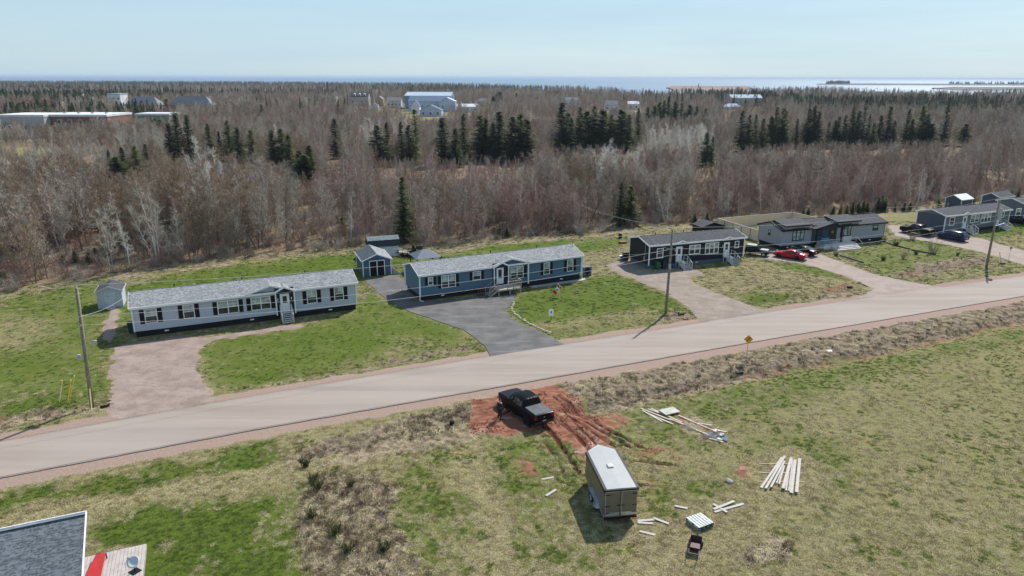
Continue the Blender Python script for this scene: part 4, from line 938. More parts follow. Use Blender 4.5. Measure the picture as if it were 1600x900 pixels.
# ------------------------------------------------------------------ vegetation
def vmat(name, c0, c1, rough=.85, rw=.5):
    m, n, l, b = newmat(name); b.inputs['Roughness'].default_value = rough; b.inputs['Specular IOR Level'].default_value = .15
    oi = n.new('ShaderNodeObjectInfo'); tc = n.new('ShaderNodeTexCoord').outputs['Object']
    f = noise(n, l, .9, 3, .6, tc)
    v = math_(n, l, 'ADD', math_(n, l, 'MULTIPLY', f, 1.1-rw), math_(n, l, 'MULTIPLY', oi.outputs['Random'], rw))
    c = mixc(n, l, smooth(n, l, v, .3, .8), c0, c1)
    l.new(c, b.inputs['Base Color']); return m
TW = dict(red=vmat('reddish_twigs', (0.253,0.159,0.132), (0.401,0.264,0.220)), grey=vmat('grey_twigs', (0.327,0.295,0.241), (0.506,0.461,0.388)),
          pale=vmat('pale_twigs', (0.595,0.568,0.498), (0.804,0.771,0.680)), brown=vmat('brown_twigs', (0.223,0.164,0.109), (0.372,0.280,0.198)),
          pink=vmat('pinkish_twigs', (0.312,0.234,0.198), (0.476,0.371,0.314)))
BK = dict(grey=vmat('grey_bark', (.34,.31,.28), (.48,.45,.41)), pale=vmat('pale_bark', (.60,.58,.54), (.75,.72,.68)),
          brown=vmat('brown_bark', (.15,.115,.085), (.24,.19,.15)))
NEEDLE = vmat('spruce_needles', (.032,.056,.018), (.085,.115,.036), .8)
NEEDLE2 = vmat('fir_needles', (.055,.08,.02), (.125,.15,.042), .8)
def perp(d, rr):
    a = Vector((rr.gauss(0,1), rr.gauss(0,1), rr.gauss(0,1))); a -= d*a.dot(d)
    return a.normalized()
def bare_tree(seed, H, spread, ntr=1, nb=16, ns=5, nt=6, lean=.06, rad=.09, b0=.25, up=.9, twig=.65, tw=.019):
    rr = random.Random(seed); T = MB(); C = MB()
    for k in range(ntr):
        th = 2*math.pi*(k/ntr)+rr.uniform(0,1); off = (0 if ntr == 1 else .15)
        ld = Vector((math.cos(th), math.sin(th), 0))*(lean+(.16*rr.uniform(.5,1.3) if ntr > 1 else 0))
        h = H*(1 if k == 0 else rr.uniform(.72,.97)); pts = []; p = Vector((math.cos(th)*off, math.sin(th)*off, -.3)); n_ = 7
        d = (Vector((0,0,1))+ld).normalized()
        for j in range(n_+1):
            pts.append(p.copy()); d = (d+Vector((rr.gauss(0,.07), rr.gauss(0,.07), .03))).normalized(); p = p+d*(h+.3)/n_
        r0 = rad*rr.uniform(.8,1.1)*(1 if ntr == 1 else .65)
        T.tube(pts, [r0*(1-j/n_*.85) for j in range(n_+1)], 4, False)
        for q in range(nb):
            t = b0+(1-b0)*(q+rr.random())/nb; x = t*n_; i0 = min(int(x), n_-1); bp = pts[i0].lerp(pts[i0+1], x-i0)
            az = rr.uniform(0, 2*math.pi); bl = spread*(1.05-t*.75)*rr.uniform(.65,1.2)
            d1 = Vector((math.cos(az), math.sin(az), up*rr.uniform(.6,1.4))).normalized()
            bpts = [bp]; pp = bp.copy(); dd = d1.copy()
            for j in range(3):
                dd = (dd+Vector((rr.gauss(0,.16), rr.gauss(0,.16), rr.gauss(.12,.1)))).normalized(); pp = pp+dd*bl/3; bpts.append(pp.copy())
            br = max(.012, r0*(1-t)*.45+.008); br *= 1.45; T.tube(bpts, [br, br*.7, br*.5, .010], 3, False)
            for s_ in range(ns):
                u = rr.uniform(.25,1)*3; i1 = min(int(u), 2); sp = bpts[i1].lerp(bpts[i1+1], u-i1)
                d2 = (dd*.6+perp(dd, rr)*.8+Vector((0,0,.25))).normalized(); sl = bl*rr.uniform(.28,.5)
                e = sp+d2*sl+Vector((0,0,sl*.1)); wv = perp(d2, rr)*.017
                C.add([sp-wv, sp+wv, e], [(0,1,2)])
                for g in range(max(3, int(nt*.72))):
                    v = rr.uniform(.15,1); tp = sp.lerp(e, v)
                    d3 = (d2*.7+perp(d2, rr)*.7+Vector((0,0,.35))).normalized(); tl = twig*rr.uniform(.5,1.25)
                    wv = perp(d3, rr)*tw; C.add([tp-wv, tp+wv, tp+d3*tl], [(0,1,2)])
    return T, C
def conifer(seed, H, Rb, dens=1.0, kind='spruce', bare=.06, trim=0):
    rr = random.Random(seed); T = MB(); C = MB()
    T.tube([(0,0,-.3),(rr.uniform(-.1,.1),rr.uniform(-.1,.1),H*.5),(0,0,H*.97)], [.16,.09,.02], 6, False)
    zz = H*bare
    while zz < H*.985:
        t = zz/H
        prof = (1-t)**.82 if kind == 'spruce' else (1-t**2.2)**.9*.85
        if t < .18: prof *= .75+t*1.4
        r = Rb*prof+.12; nb = max(5, int((7+r*3)*dens))
        for k in range(nb):
            if rr.random() < trim: continue
            az = rr.uniform(0, 2*math.pi); L = r*rr.uniform(.6,1.12)
            droop = -.28+t*.75+rr.uniform(-.12,.12)
            d = Vector((math.cos(az), math.sin(az), droop)).normalized(); o = Vector((0,0,zz+rr.uniform(-.15,.15)))
            side = Vector((-math.sin(az), math.cos(az), 0)); m_ = max(3, int(L/.20))
            for j in range(m_):
                u = (j+.7)/m_; c = o+d*L*u+Vector((0,0,.12*L*u*u)); wd = (.30*(1-u*.6)+.10)*rr.uniform(.75,1.25)
                for sg in (-1, 1):
                    tip = c+(side*sg*wd+d*.16+Vector((rr.uniform(-.06,.06), rr.uniform(-.06,.06), rr.uniform(-.14,.07))))
                    q_ = d*.11+Vector((0,0,rr.uniform(-.05,.05))); C.add([c-q_, tip, c+q_], [(0,1,2)])
            e = o+d*L*1.02+Vector((0,0,.12*L)); C.add([o+d*L*.8-side*.06+Vector((0,0,.08*L)), o+d*L*.8+side*.06+Vector((0,0,.08*L)), e+d*.15], [(0,1,2)])
        zz += .26+.10*rr.random()
    for k in range(8):
        az = k*.8; C.add([(0,0,H*.93),(.06*math.cos(az),.06*math.sin(az),H*.93),(0,0,H*1.02)], [(0,1,2)])
    return T, C
def shrub(seed, H, Rr, n=40):
    rr = random.Random(seed); C = MB()
    for k in range(n):
        az = rr.uniform(0, 6.28); b = Vector((rr.gauss(0,.25)*Rr, rr.gauss(0,.25)*Rr, -.05)); L = H*rr.uniform(.5,1.1)
        d = Vector((math.cos(az)*.5, math.sin(az)*.5, 1)).normalized(); wv = perp(d, rr)*.02; e = b+d*L
        C.add([b-wv, b+wv, e], [(0,1,2)])
        for j in range(5):
            p = b.lerp(e, rr.uniform(.3,1)); d3 = (d+perp(d, rr)*.9).normalized(); wv = perp(d3, rr)*.014
            C.add([p-wv, p+wv, p+d3*L*.35], [(0,1,2)])
    return C
def tuft(seed, H, Rr, n, wd=.02, flop=.6):
    rr = random.Random(seed); C = MB()
    for k in range(n):
        az = rr.uniform(0, 6.28); b = Vector((rr.gauss(0,.4)*Rr, rr.gauss(0,.4)*Rr, -.03)); L = H*rr.uniform(.5,1.15)
        d = Vector((math.cos(az)*flop*rr.random(), math.sin(az)*flop*rr.random(), 1)).normalized()
        s_ = Vector((-math.sin(az), math.cos(az), 0))*wd; m_ = b+d*L*.55; e = m_+(d+Vector((math.cos(az)*.7*flop, math.sin(az)*.7*flop, -.4*flop)))*L*.45
        C.add([b-s_, b+s_, m_+s_*.7, e, m_-s_*.7], [(0,1,2,4),(4,2,3)])
    return C
def combo(name, parts):      # one mesh from several MBs with their materials
    mb = MB(); mats = []
    for k, (b_, m_) in enumerate(parts): mb.m = k; mb.add(b_.v, b_.f); mats.append(m_)
    return mb.mesh(name, mats)

def scatter(name, pts, rz, sc, idx, protos, label, cat):
    c = bpy.data.collections.new(name+'_kinds')
    for k, me_ in enumerate(protos):
        o = bpy.data.objects.new('%s_kind_%s' % (name, chr(97+k)), me_); c.objects.link(o)
    pm = bpy.data.meshes.new(name); n_ = len(pts)
    pm.vertices.add(n_); pm.vertices.foreach_set('co', np.asarray(pts, np.float32).reshape(-1))
    a = pm.attributes.new('rot', 'FLOAT_VECTOR', 'POINT'); a.data.foreach_set('vector', np.asarray(rz, np.float32).reshape(-1))
    a = pm.attributes.new('sc', 'FLOAT_VECTOR', 'POINT'); a.data.foreach_set('vector', np.asarray(sc, np.float32).reshape(-1))
    a = pm.attributes.new('idx', 'INT', 'POINT'); a.data.foreach_set('value', np.asarray(idx, np.int32))
    for m_ in {m for p in protos for m in p.materials}: pm.materials.append(m_)
    ob = link(bpy.data.objects.new(name, pm)); tag(ob, label, cat, kind='stuff')
    ng = bpy.data.node_groups.new(name, 'GeometryNodeTree')
    ng.interface.new_socket('Geometry', in_out='INPUT', socket_type='NodeSocketGeometry'); ng.interface.new_socket('Geometry', in_out='OUTPUT', socket_type='NodeSocketGeometry')
    gi = ng.nodes.new('NodeGroupInput'); go = ng.nodes.new('NodeGroupOutput'); ip = ng.nodes.new('GeometryNodeInstanceOnPoints')
    ci = ng.nodes.new('GeometryNodeCollectionInfo'); ci.inputs[0].default_value = c; ci.inputs[1].default_value = True; ci.inputs[2].default_value = True
    def na(nm, t):
        x = ng.nodes.new('GeometryNodeInputNamedAttribute'); x.data_type = t; x.inputs[0].default_value = nm; return x.outputs[0]
    L = ng.links.new
    L(gi.outputs[0], ip.inputs['Points']); L(ci.outputs[0], ip.inputs['Instance']); ip.inputs['Pick Instance'].default_value = True
    L(na('idx', 'INT'), ip.inputs['Instance Index']); L(na('rot', 'FLOAT_VECTOR'), ip.inputs['Rotation']); L(na('sc', 'FLOAT_VECTOR'), ip.inputs['Scale'])
    L(ip.outputs[0], go.inputs[0]); md = ob.modifiers.new('scatter', 'NODES'); md.node_group = ng
    return ob

BT = [  # (T, C, bark, twig, kind)
 (*bare_tree(1, 8.2, 1.7, 3, 15, 5, 6), 'grey', 'red', 'alder'), (*bare_tree(2, 7.8, 1.9, 4, 13, 5, 6), 'brown', 'red', 'alder'), (*bare_tree(3, 8.6, 1.6, 3, 16, 5, 6), 'grey', 'pink', 'alder'),
 (*bare_tree(4, 9.6, 1.6, 1, 26, 6, 7, rad=.10), 'pale', 'pink', 'birch'), (*bare_tree(5, 9.2, 1.8, 2, 20, 5, 7, rad=.10), 'pale', 'pink', 'birch'),
 (*bare_tree(6, 10.5, 2.1, 1, 28, 6, 6, rad=.13, tw=.018), 'pale', 'pale', 'aspen'), (*bare_tree(7, 10.2, 2.2, 2, 20, 6, 6, rad=.12, tw=.018), 'pale', 'grey', 'aspen'),
 (*bare_tree(8, 10.2, 3.4, 2, 20, 8, 8, rad=.17, up=.7, b0=.22, tw=.017), 'brown', 'brown', 'maple'), (*bare_tree(9, 9.6, 3.0, 1, 28, 8, 8, rad=.16, up=.7, b0=.2), 'brown', 'grey', 'maple'),
 (*bare_tree(10, 8.8, 2.2, 3, 17, 6, 7), 'brown', 'brown', 'brown'), (*bare_tree(11, 9.0, 2.2, 2, 22, 6, 7), 'grey', 'grey', 'brown'), (*bare_tree(12, 8.4, 2.0, 4, 14, 6, 6), 'brown', 'pink', 'brown')]
CT = [(*conifer(21, 12, 2.5, 1.0), NEEDLE), (*conifer(22, 12, 2.1, 1.1), NEEDLE), (*conifer(23, 12, 2.9, 1.0), NEEDLE2), (*conifer(24, 10, 2.4, 1.3, 'fir', .12), NEEDLE2), (*conifer(25, 13, 1.9, .8, trim=.25), NEEDLE)]
BTm = [(a.mesh('trunk', BK[k1]), b.mesh('crown', TW[k2])) for a, b, k1, k2, _ in BT]
CTm = [(a.mesh('trunk', BK['brown']), b.mesh('crown', nm)) for a, b, nm in CT]
ALLP = [combo('bare_tree_kind', [(a, BK[k1]), (b, TW[k2])]) for a, b, k1, k2, _ in BT]+[combo('conifer_kind', [(a, BK['brown']), (b, nm)]) for a, b, nm in CT]
NB = len(BT)
BH = [8.2,7.8,8.6,9.6,9.2,10.5,10.2,10.2,9.6,8.8,9.0,8.4]; CH = [12,12,12,10,13]

def vn(x, y, s, seed=0):   # smooth value noise for species patches
    r_ = np.random.RandomState(seed); tab = r_.rand(64, 64); X = np.asarray(x)/s; Y = np.asarray(y)/s
    i, j = np.floor(X).astype(int), np.floor(Y).astype(int); u, v = X-i, Y-j; u = u*u*(3-2*u); v = v*v*(3-2*v)
    g = lambda a, b: tab[a % 64, b % 64]
    return (g(i,j)*(1-u)+g(i+1,j)*u)*(1-v)+(g(i,j+1)*(1-u)+g(i+1,j+1)*u)*v
# -- individual conifers: (column, row of its top, distance, kind, height factor width)
CON = [(632,277,119,0),(968,283,133,1),(983,289,134,2),(270,194,228,0),(282,177,232,0),(299,181,235,0),(330,194,226,1),(360,189,238,2),(374,200,232,0),(345,206,240,1),
 (175,236,196,1),(196,232,192,0),(216,230,194,2),(232,226,205,1),(186,246,186,3),(396,204,222,2),(428,204,219,0),(442,202,221,2),(470,236,196,2),(486,228,194,0),(478,242,190,3),(454,210,215,1),
 (525,185,246,1),(591,196,228,2),(606,191,232,1),(628,190,236,1),(650,171,240,4),(640,196,230,0),(692,184,226,0),(712,200,224,1),(725,177,244,1),(750,180,240,2),(758,184,242,0),(779,174,240,0),(800,182,236,2),(812,178,238,2),(822,186,234,0),(770,190,236,1),
 (876,160,262,0),(891,182,268,1),(904,167,270,2),(915,172,276,3),(926,165,276,2),(940,170,276,3),(953,178,274,2),(968,170,272,3),(980,178,274,0),(994,168,284,1),(885,176,272,2),
 (1028,158,400,3),(1035,156,398,0),(1042,150,402,0),(1052,158,396,3),(1062,160,400,2),(1075,162,396,3),(1086,165,392,2),(1100,168,396,2),(1020,164,392,3),(1010,166,388,2),
 (1101,206,230,2),(1110,212,232,1),(1155,172,276,0),(1166,178,274,2),(1176,177,278,1),(1188,184,276,2),(1208,166,288,0),(1218,168,286,2),(1222,172,292,0),(1200,180,284,3),(1241,184,290,1),(1258,168,290,2),(1266,164,292,2),(1273,172,288,0),
 (1291,188,296,1),(1305,180,294,2),(1326,166,292,2),(1336,172,292,0),(1344,154,298,4),(1352,176,290,1),(1360,190,286,1),(1370,178,296,0),(1383,165,294,0),(1392,186,292,1),(1412,167,300,1),(1420,184,298,0),(1434,163,300,2),(1443,176,300,2),(1450,190,298,3),(1300,186,292,2),(1315,178,290,0),
 (1472,162,306,0),(1504,190,300,3),(8,296,140,3),(-6,280,150,0),(165,322,126,3),(100,402,101,3),(118,400,104,3),(140,404,103,3),(150,408,106,3),(2,440,92,3),
 (1095,284,176,3),(535,340,128,3),(526,336,134,3),(520,376,116,3),(1540,300,190,3),(1560,300,195,1),(1598,288,200,3),
 (410,164,420,0),(512,128,900,1),(205,168,520,3),(262,156,560,3),(256,170,540,3),(335,151,700,3),(345,153,640,3),(360,151,620,0),(775,146,620,0),(780,143,640,3),(770,150,600,3),(806,144,640,1),(245,186,340,3),(252,188,336,3)]
for (px, yt, yb, kd) in ((1085,332,350,3),(1104,330,349,3),(1254,324,339,3),(1262,326,338,3),(1301,320,337,3),(1312,321,337,3),(1322,319,336,3),(1331,314,334,0),(1340,312,334,3),(1347,311,333,3),(1354,314,333,3),(1370,306,331,3),(1376,303,330,0),(1382,308,330,3),(1398,316,330,3),(1412,315,330,3),(1421,318,329,3),(780,357,372,3),(792,355,371,3),(1578,295,312,3),(1590,290,309,0),(1520,306,318,3),(1465,310,323,3)): CON.append((px, yt, G(px, yb)[1], kd))
con_xy = []; con_obj = []
for k, (px, yt, d, kd) in enumerate(CON):
    x, y = bearing(px, d); H = ZY(yt, d); con_xy.append((x, y))
    if d > 330: cat_l = 'dark evergreen standing among far grey trees near the distant buildings'
    root = thing('pine_tree' if kd == 3 else 'spruce_tree', None, 'tree', (x, y, 0 if d > 150 else gz(x, y)), rnd.uniform(0, 6.28))
    s_ = max(.18, H/CH[kd]); wsc = s_**.5*rnd.uniform(1.35, 1.95)*(1.25 if 420 < px < 900 and d > 150 else 1)*(.85 if d < 150 else 1)*(.8 if kd in (1, 4) else 1)*(1.2 if kd == 3 else 1.0)
    if H < 4.5: wsc = s_*1.5
    for me_, nm in zip(CTm[kd], ('trunk', 'crown')):
        o = link(bpy.data.objects.new(nm, me_), root); o.scale = (wsc, wsc, s_)
    if px == 632: lb, gp_ = 'tall lone dark spruce at the forest edge behind the navy garage', None
    elif px in (968, 983) and d < 140: lb, gp_ = ('narrow dark spruce of the close pair at the forest edge left of the charcoal home' if px == 968 else 'wider right hand spruce of the pair at the forest edge by the charcoal home'), None
    elif px in (410,): lb, gp_ = 'solitary dark spruce poking above grey woods on the left', None
    elif d > 330: lb, gp_ = 'far dark evergreen among grey woods near the distant buildings', 'far evergreens near the town'
    elif d < 210 and H < 7.5: lb, gp_ = ('low dark evergreen at the forest edge on the left' if px < 500 else 'low dark evergreen at the forest edge behind the homes'), ('low evergreens at the left forest edge' if px < 500 else 'low evergreens behind the homes')
    elif px < 560: lb, gp_ = 'dark evergreen rising from the bare woods on the left', 'evergreens in the woods on the left'
    elif px < 860: lb, gp_ = 'tall dark evergreen in the row above the blue home', 'evergreens in the middle row'
    elif px < 1130: lb, gp_ = 'dark evergreen in the clump right of centre', 'evergreens in the centre right clump'
    else: lb, gp_ = 'dark spruce in the long row above the right hand homes', 'evergreens in the right row'
    tag(root, lb, None, gp_); con_obj.append((px, root))
con_xy = np.array(con_xy)
ORD = ['leftmost','second','third','fourth','fifth','sixth','seventh','eighth','ninth','tenth','eleventh','twelfth','thirteenth','fourteenth','fifteenth','sixteenth','seventeenth','eighteenth','nineteenth','twentieth']+['twenty-'+q for q in ('first','second','third','fourth','fifth','sixth','seventh','eighth','ninth')]+['thirtieth']+['thirty-'+q for q in ('first','second','third','fourth','fifth','sixth','seventh','eighth','ninth')]
bygrp = {}
for px, r_ in con_obj: bygrp.setdefault(r_['label'], []).append((px, r_))
for lb, lst in bygrp.items():
    if len(lst) > 1:
        lst.sort(key=lambda q: q[0])
        for k, (px, r_) in enumerate(lst): r_['label'] = lb+(', '+ORD[k]+(' from the left' if k else ' of its group') if k < len(lst)-1 else ', rightmost of its group')

# -- the wood: bare trees; the nearest are things, the rest one mass
def fill(y0, y1, area, seed):
    rs = np.random.RandomState(seed); hw = .86
    A = hw*(y1**2-y0**2); n_ = int(A/area); y = np.sqrt(rs.rand(n_)*(y1**2-y0**2)+y0**2); x = (rs.rand(n_)*2-1)*y*hw
    return np.stack([x, y], 1)
P = np.vstack([fill(84, 215, 7.0, 1), fill(215, 400, 12, 2), fill(400, 900, 42, 3), fill(900, 3400, 230, 4)])
X_, Y_ = P[:,0], P[:,1]
keep = Y_ > edge_y(X_)+nrs.rand(len(P))*2.2
D_ = np.hypot(X_, Y_); keep &= D_ < np.interp(PXOF(X_, Y_), COAST_X, COAST_D)*.975
for p in CLEARINGS: keep &= sdist(X_, Y_, p) < 1.5
# sight lines to the buildings: open ground before and around each of them
for px, d, wd in ((90,330,30),(242,380,22),(262,560,46),(140,600,40),(80,520,30),(668,600,34),(665,500,22),(560,700,16),(600,690,20),(730,620,16),(486,700,16),(893,700,14),(955,620,16),(990,620,12),(1165,700,30),(1145,640,18)):
    bx, by = bearing(px, d); keep &= ~((np.abs(X_-bx*Y_/by) < wd*.5*(Y_/by)) & (Y_ > by-np.where(px < 300, 15, 130)) & (Y_ < by+16))
X_, Y_ = X_[keep], Y_[keep]; D_ = np.hypot(X_, Y_); n_ = len(X_); rs = np.random.RandomState(5)
v1, v2 = vn(X_+500, Y_, 22, 1), vn(X_+900, Y_+300, 45, 2); u = rs.rand(n_); PX = PXOF(X_, Y_)
idx = np.zeros(n_, int)
left = PX < 470
def pick(c): return rs.choice(c, n_)
idx = np.where(left, np.where(v1 > .6, pick([7,8,9]), np.where(v2 > .66, pick([5,6,10,3]), pick([8,9,10,11,9,3,7,7]))),
               np.where(v1 > .48, pick([0,1,2,11,3,0]), np.where(v2 > .68, pick([3,4,6,2]), pick([4,11,10,9,3,10,8,7]))))
far = D_ > 230
idx = np.where(far & (u < .55), np.where(v2 > .5, pick([6,10,8,8,7]), pick([8,11,4,10,7])), idx)
aspen = ((PX > 1005)&(PX < 1112)&(D_ > 232)&(D_ < 290))|((PX > 925)&(PX < 1010)&(D_ > 160)&(D_ < 200)&(u < .4))|((PX > 320)&(PX < 355)&(D_ > 130)&(D_ < 175)&(u < .4))|((PX > 560)&(PX < 640)&(D_ > 250)&(D_ < 330)&(u < .5))
idx = np.where(aspen, pick([5,5,6]), idx)
cfar = ((D_ > 420)&(u < np.interp(D_, [420, 700, 1000, 1600, 2300], [.04,.06,.10,.30,.6])))|((PX > 1000)&(D_ > 600)&(u > .93))
cpatch = vn(X_, Y_, 130, 9)
cfar &= (cpatch > .42)|(D_ > 1600); cfar |= (D_ > 450)&(cpatch > .66)&(rs.rand(n_) < .75)
idx = np.where(cfar, NB+pick([0,1,2,0,4]), idx)
sc = rs.uniform(.66, 1.2, n_)
sc *= np.where((~left)&(D_ < 220), .84, 1.0)*np.where(D_ > 600, 1.1, 1.0)*np.where((D_ > 215)&(D_ < 420), .76, 1.0)
sc = np.where(aspen, sc*1.08, sc); sc = np.where(cfar, sc*np.where(D_ > 1200, .78, .9), sc)
frontrow = Y_ < edge_y(X_)+5; sc = np.where(frontrow, sc*.88, sc)*np.where(left&(D_ < 180), 1.1, 1.04)
# room for the open lot on the left
sc = np.where((PX < 170)&(D_ > 190)&(D_ < 300), sc*.62, sc)
keep2 = np.ones(n_, bool)
for (cx, cy), (cpx, cyt, cdd, ckd) in zip(con_xy, CON):
    if cdd > 330: continue
    keep2 &= np.hypot(X_-cx, Y_-cy) > 2.6
    if cdd > 150: sc = np.where((np.abs(PX-cpx) < 15)&(Y_ > cdd-75)&(Y_ < cdd+3), np.minimum(sc, .36), sc)
    else: keep2 &= ~((np.abs(PX-cpx) < 8)&(Y_ < cdd+1))
X_, Y_, D_, PX, idx, sc, left = X_[keep2], Y_[keep2], D_[keep2], PX[keep2], idx[keep2], sc[keep2], left[keep2]; n_ = len(X_)
order = np.argsort(np.where((np.abs(PX-800) < 815)&(idx < NB), D_, 1e9)); near = order[:300]; isn = np.zeros(n_, bool); isn[near] = True
KL = {'alder': 'reddish twigged', 'birch': 'pale stemmed', 'aspen': 'pale grey', 'maple': 'dark spreading', 'brown': 'brown twigged'}
def where(px):
    if px < 200: return 'beyond the small grey shed'
    if px < 560: return 'behind the pale grey home'
    if px < 700: return 'behind the navy garage'
    if px < 930: return 'behind the blue home'
    if px < 1120: return 'near the charcoal home'
    if px < 1400: return 'behind the fenced yard'
    return 'by the far right homes'
for k in near:
    kd = BT[idx[k]][4]; px = PX[k]; ww = where(px)
    root = thing('bare_tree', 'leafless %s tree at the forest edge %s' % (KL[kd], ww), 'tree', (X_[k], Y_[k], gz(X_[k], Y_[k])), rnd.uniform(0, 6.28), '%s trees at the forest edge %s' % (KL[kd], ww))
    for me_, nm in zip(BTm[idx[k]], ('trunk', 'crown')):
        o = link(bpy.data.objects.new(nm, me_), root); o.scale = (sc[k],)*3
s2 = ~isn; m_ = s2.sum()
rot = np.zeros((m_, 3)); rot[:,2] = rs.rand(m_)*6.28; rot[:,0] = rs.normal(0, .04, m_); rot[:,1] = rs.normal(0, .04, m_)
scatter('woodland', np.stack([X_[s2], Y_[s2], np.zeros(m_)], 1), rot, np.stack([sc[s2]]*3, 1), idx[s2], ALLP, 'leafless woods mixed with dark evergreens reaching back to the sea', 'woodland')
# trees on the headland across the bay
hx = []; 
for k in range(520):
    px = rs.choice([rs.uniform(1290,1326), rs.uniform(1480,1800), rs.uniform(1600,1850)], p=[.3,.45,.25]); x, y = bearing(px, rs.uniform(3450,3750)); hx.append((x, y, 1.0))
hx = np.array(hx); m_ = len(hx); rot = np.zeros((m_, 3)); sv = rs.uniform(.6, 1.5, (m_, 1))*np.array([[2.2, 2.2, .9]])
scatter('headland_trees', hx, rot, sv, rs.randint(0, 5, m_), [ALLP[NB+k] for k in range(5)], 'dark trees on the thin headland across the bay', 'woodland')
# underbrush along the edge and inside the wood
SHm = [combo('shrub_kind', [(shrub(31+k, 1.5, .9, 34), TW[c])]) for k, c in enumerate(('brown', 'red', 'grey', 'pink'))]
U = fill(84, 190, 3.6, 21); U = U[U[:,1] > edge_y(U[:,0])-1.6+nrs.rand(len(U))*1.5]; U = U[np.array([True]*len(U))]
m_ = len(U); rot = np.zeros((m_, 3)); rot[:,2] = rs.rand(m_)*6.28
scatter('underbrush', np.stack([U[:,0], U[:,1], np.zeros(m_)], 1), rot, np.repeat(rs.uniform(.5, 1.5, (m_, 1)), 3, 1), rs.randint(0, 4, m_), SHm, 'brown tangled underbrush along the forest edge', 'underbrush')

# -- grass: tufts over the near ground, kind by zone
GT = dict(green=vmat('green_blades', (.055,.095,.012), (.17,.225,.045), rw=.85), straw=vmat('straw_blades', (.19,.155,.07), (.62,.55,.34), rw=.85), weed=vmat('dead_weed', (.20,.15,.105), (.56,.46,.34), rw=.85), dark=vmat('dark_weed', (.14,.10,.07), (.24,.18,.13)))
TFm = [combo('tuft_kind', [(tuft(41, .16, .28, 46, .012, 1.1), GT['green'])]), combo('tuft_kind', [(tuft(42, .16, .30, 46, .012, 1.2), GT['straw'])]),
       combo('tuft_kind', [(tuft(43, .24, .36, 44, .014, 1.8), GT['weed'])]), combo('tuft_kind', [(tuft(44, .26, .40, 44, .015, 1.9), GT['straw'])]),
       combo('tuft_kind', [(shrub(45, .32, .45, 16), GT['dark'])])]
def spots(n_, y0, y1, seed):
    rs_ = np.random.RandomState(seed); y = y0+(y1-y0)*rs_.rand(n_)**1.25; x = (rs_.rand(n_)*2-1)*y*.90; return x, y
gx, gy = spots(112000, 29, 138, 51); c_ = channels(gx, gy); rs = np.random.RandomState(52); u = rs.rand(len(gx))
bad = (c_['v'] > .3)|(c_['d']+rs.normal(0, .2, len(gx)) > .5)|(c_['f'] > .5)|(c_['t'] > .4)
bad |= sdist(gx, gy, DRIVES['d2']) > -.15
hz = []   # house footprints are excluded later through this list
for (ox, oy, an, L, D) in HOUSEFOOT:
    a = R(an); px_ = (gx-ox)*math.cos(a)+(gy-oy)*math.sin(a); py_ = -(gx-ox)*math.sin(a)+(gy-oy)*math.cos(a)
    bad |= (px_ > -.3)&(px_ < L+.3)&(py_ > -.3)&(py_ < D+.3)
nse = vn(gx+300, gy, 1.8, 5)*.5+vn(gx+300, gy, .6, 6)*.5
typ = np.where(c_['g']+(nse-.5)*1.5 > np.where(gy < 60, .66, .5), 0, 1)
rough = c_['r']+(u-.5)*.5 > .62
typ = np.where(rough, rs.choice([2,2,3,4,2,3,2,3], len(gx)), typ); typ = np.where((c_['s'] > .5), rs.choice([3,1,2], len(gx)), typ)
lawnthin = (typ < 2)&(gy > 58)&(c_['g'] > .6)&(u > .35)
ok = ~bad & ~lawnthin
# trimmed grass close to buildings and a rougher verge keeps its height
m_ = ok.sum(); sz = rs.uniform(.6, 1.25, m_)*np.where(typ[ok] < 2, .75, .95)*np.where((typ[ok] < 2)&(gy[ok] > 80), 1.5, 1)
rot = np.zeros((m_, 3)); rot[:,2] = rs.rand(m_)*6.28
scatter('grass', np.stack([gx[ok], gy[ok], ground_z(gx[ok], gy[ok])], 1), rot, np.repeat(sz[:,None], 3, 1), typ[ok], TFm, 'patchy green and straw coloured grass with dead roadside weeds', 'grass')
# ------------------------------------------------------------------ vehicles
def paint(name, col, rough=.25): 
    m = M(name, col, rough, .0, .05, 2, coat=.15, spec=.25); m.node_tree.nodes['Principled BSDF'].inputs['Coat Roughness'].default_value = .06; return m
CARGLASS = glass('car_glass', (.01,.012,.014), .04)
RED_L = M('tail_lamp_red', (.30,.008,.008), .25); WHITE_L = M('head_lamp', (.55,.57,.6), .15)
def wheel(parent, x, y, r, wd, side, rim=RIM):
    t = MB(); n = 20; prof = [(-wd/2, r*.86), (-wd/2+.03, r), (wd/2-.03, r), (wd/2, r*.86), (wd/2, r*.6), (-wd/2, r*.6)]
    vs = []; fs = []; np_ = len(prof)
    for k in range(n):
        a = 2*math.pi*k/n
        for (yy, rr_) in prof: vs.append((rr_*math.cos(a), yy, rr_*math.sin(a)))
    for k in range(n):
        for j in range(np_): fs.append((k*np_+j, k*np_+(j+1) % np_, ((k+1) % n)*np_+(j+1) % np_, ((k+1) % n)*np_+j))
    t.add(vs, fs); w_ = MB(); w_.tube([(0, -wd*.3, 0), (0, wd*.3, 0)], r*.12, 10)
    ty = t.build('wheel', RUBBER, parent, loc=(x, y, r))
    rm = MB(); yy = side*wd*.38
    for k in range(6):
        a = k*math.pi/3; rm.bar((0, yy, 0), (r*.6*math.cos(a), yy, r*.6*math.sin(a)), r*.16, .03, up=(0,1,0))
    rm.tube([(0, yy-.02, 0), (0, yy+.02, 0)], r*.2, 10); rm.tube([(r*.6*math.cos(k*math.pi/8), yy, r*.6*math.sin(k*math.pi/8)) for k in range(17)], .02, 4, False)
    rm.tube([(0, yy*.4-.01, 0), (0, yy*.4+.01, 0)], r*.6, 16)
    rm.build('rim', rim, ty)
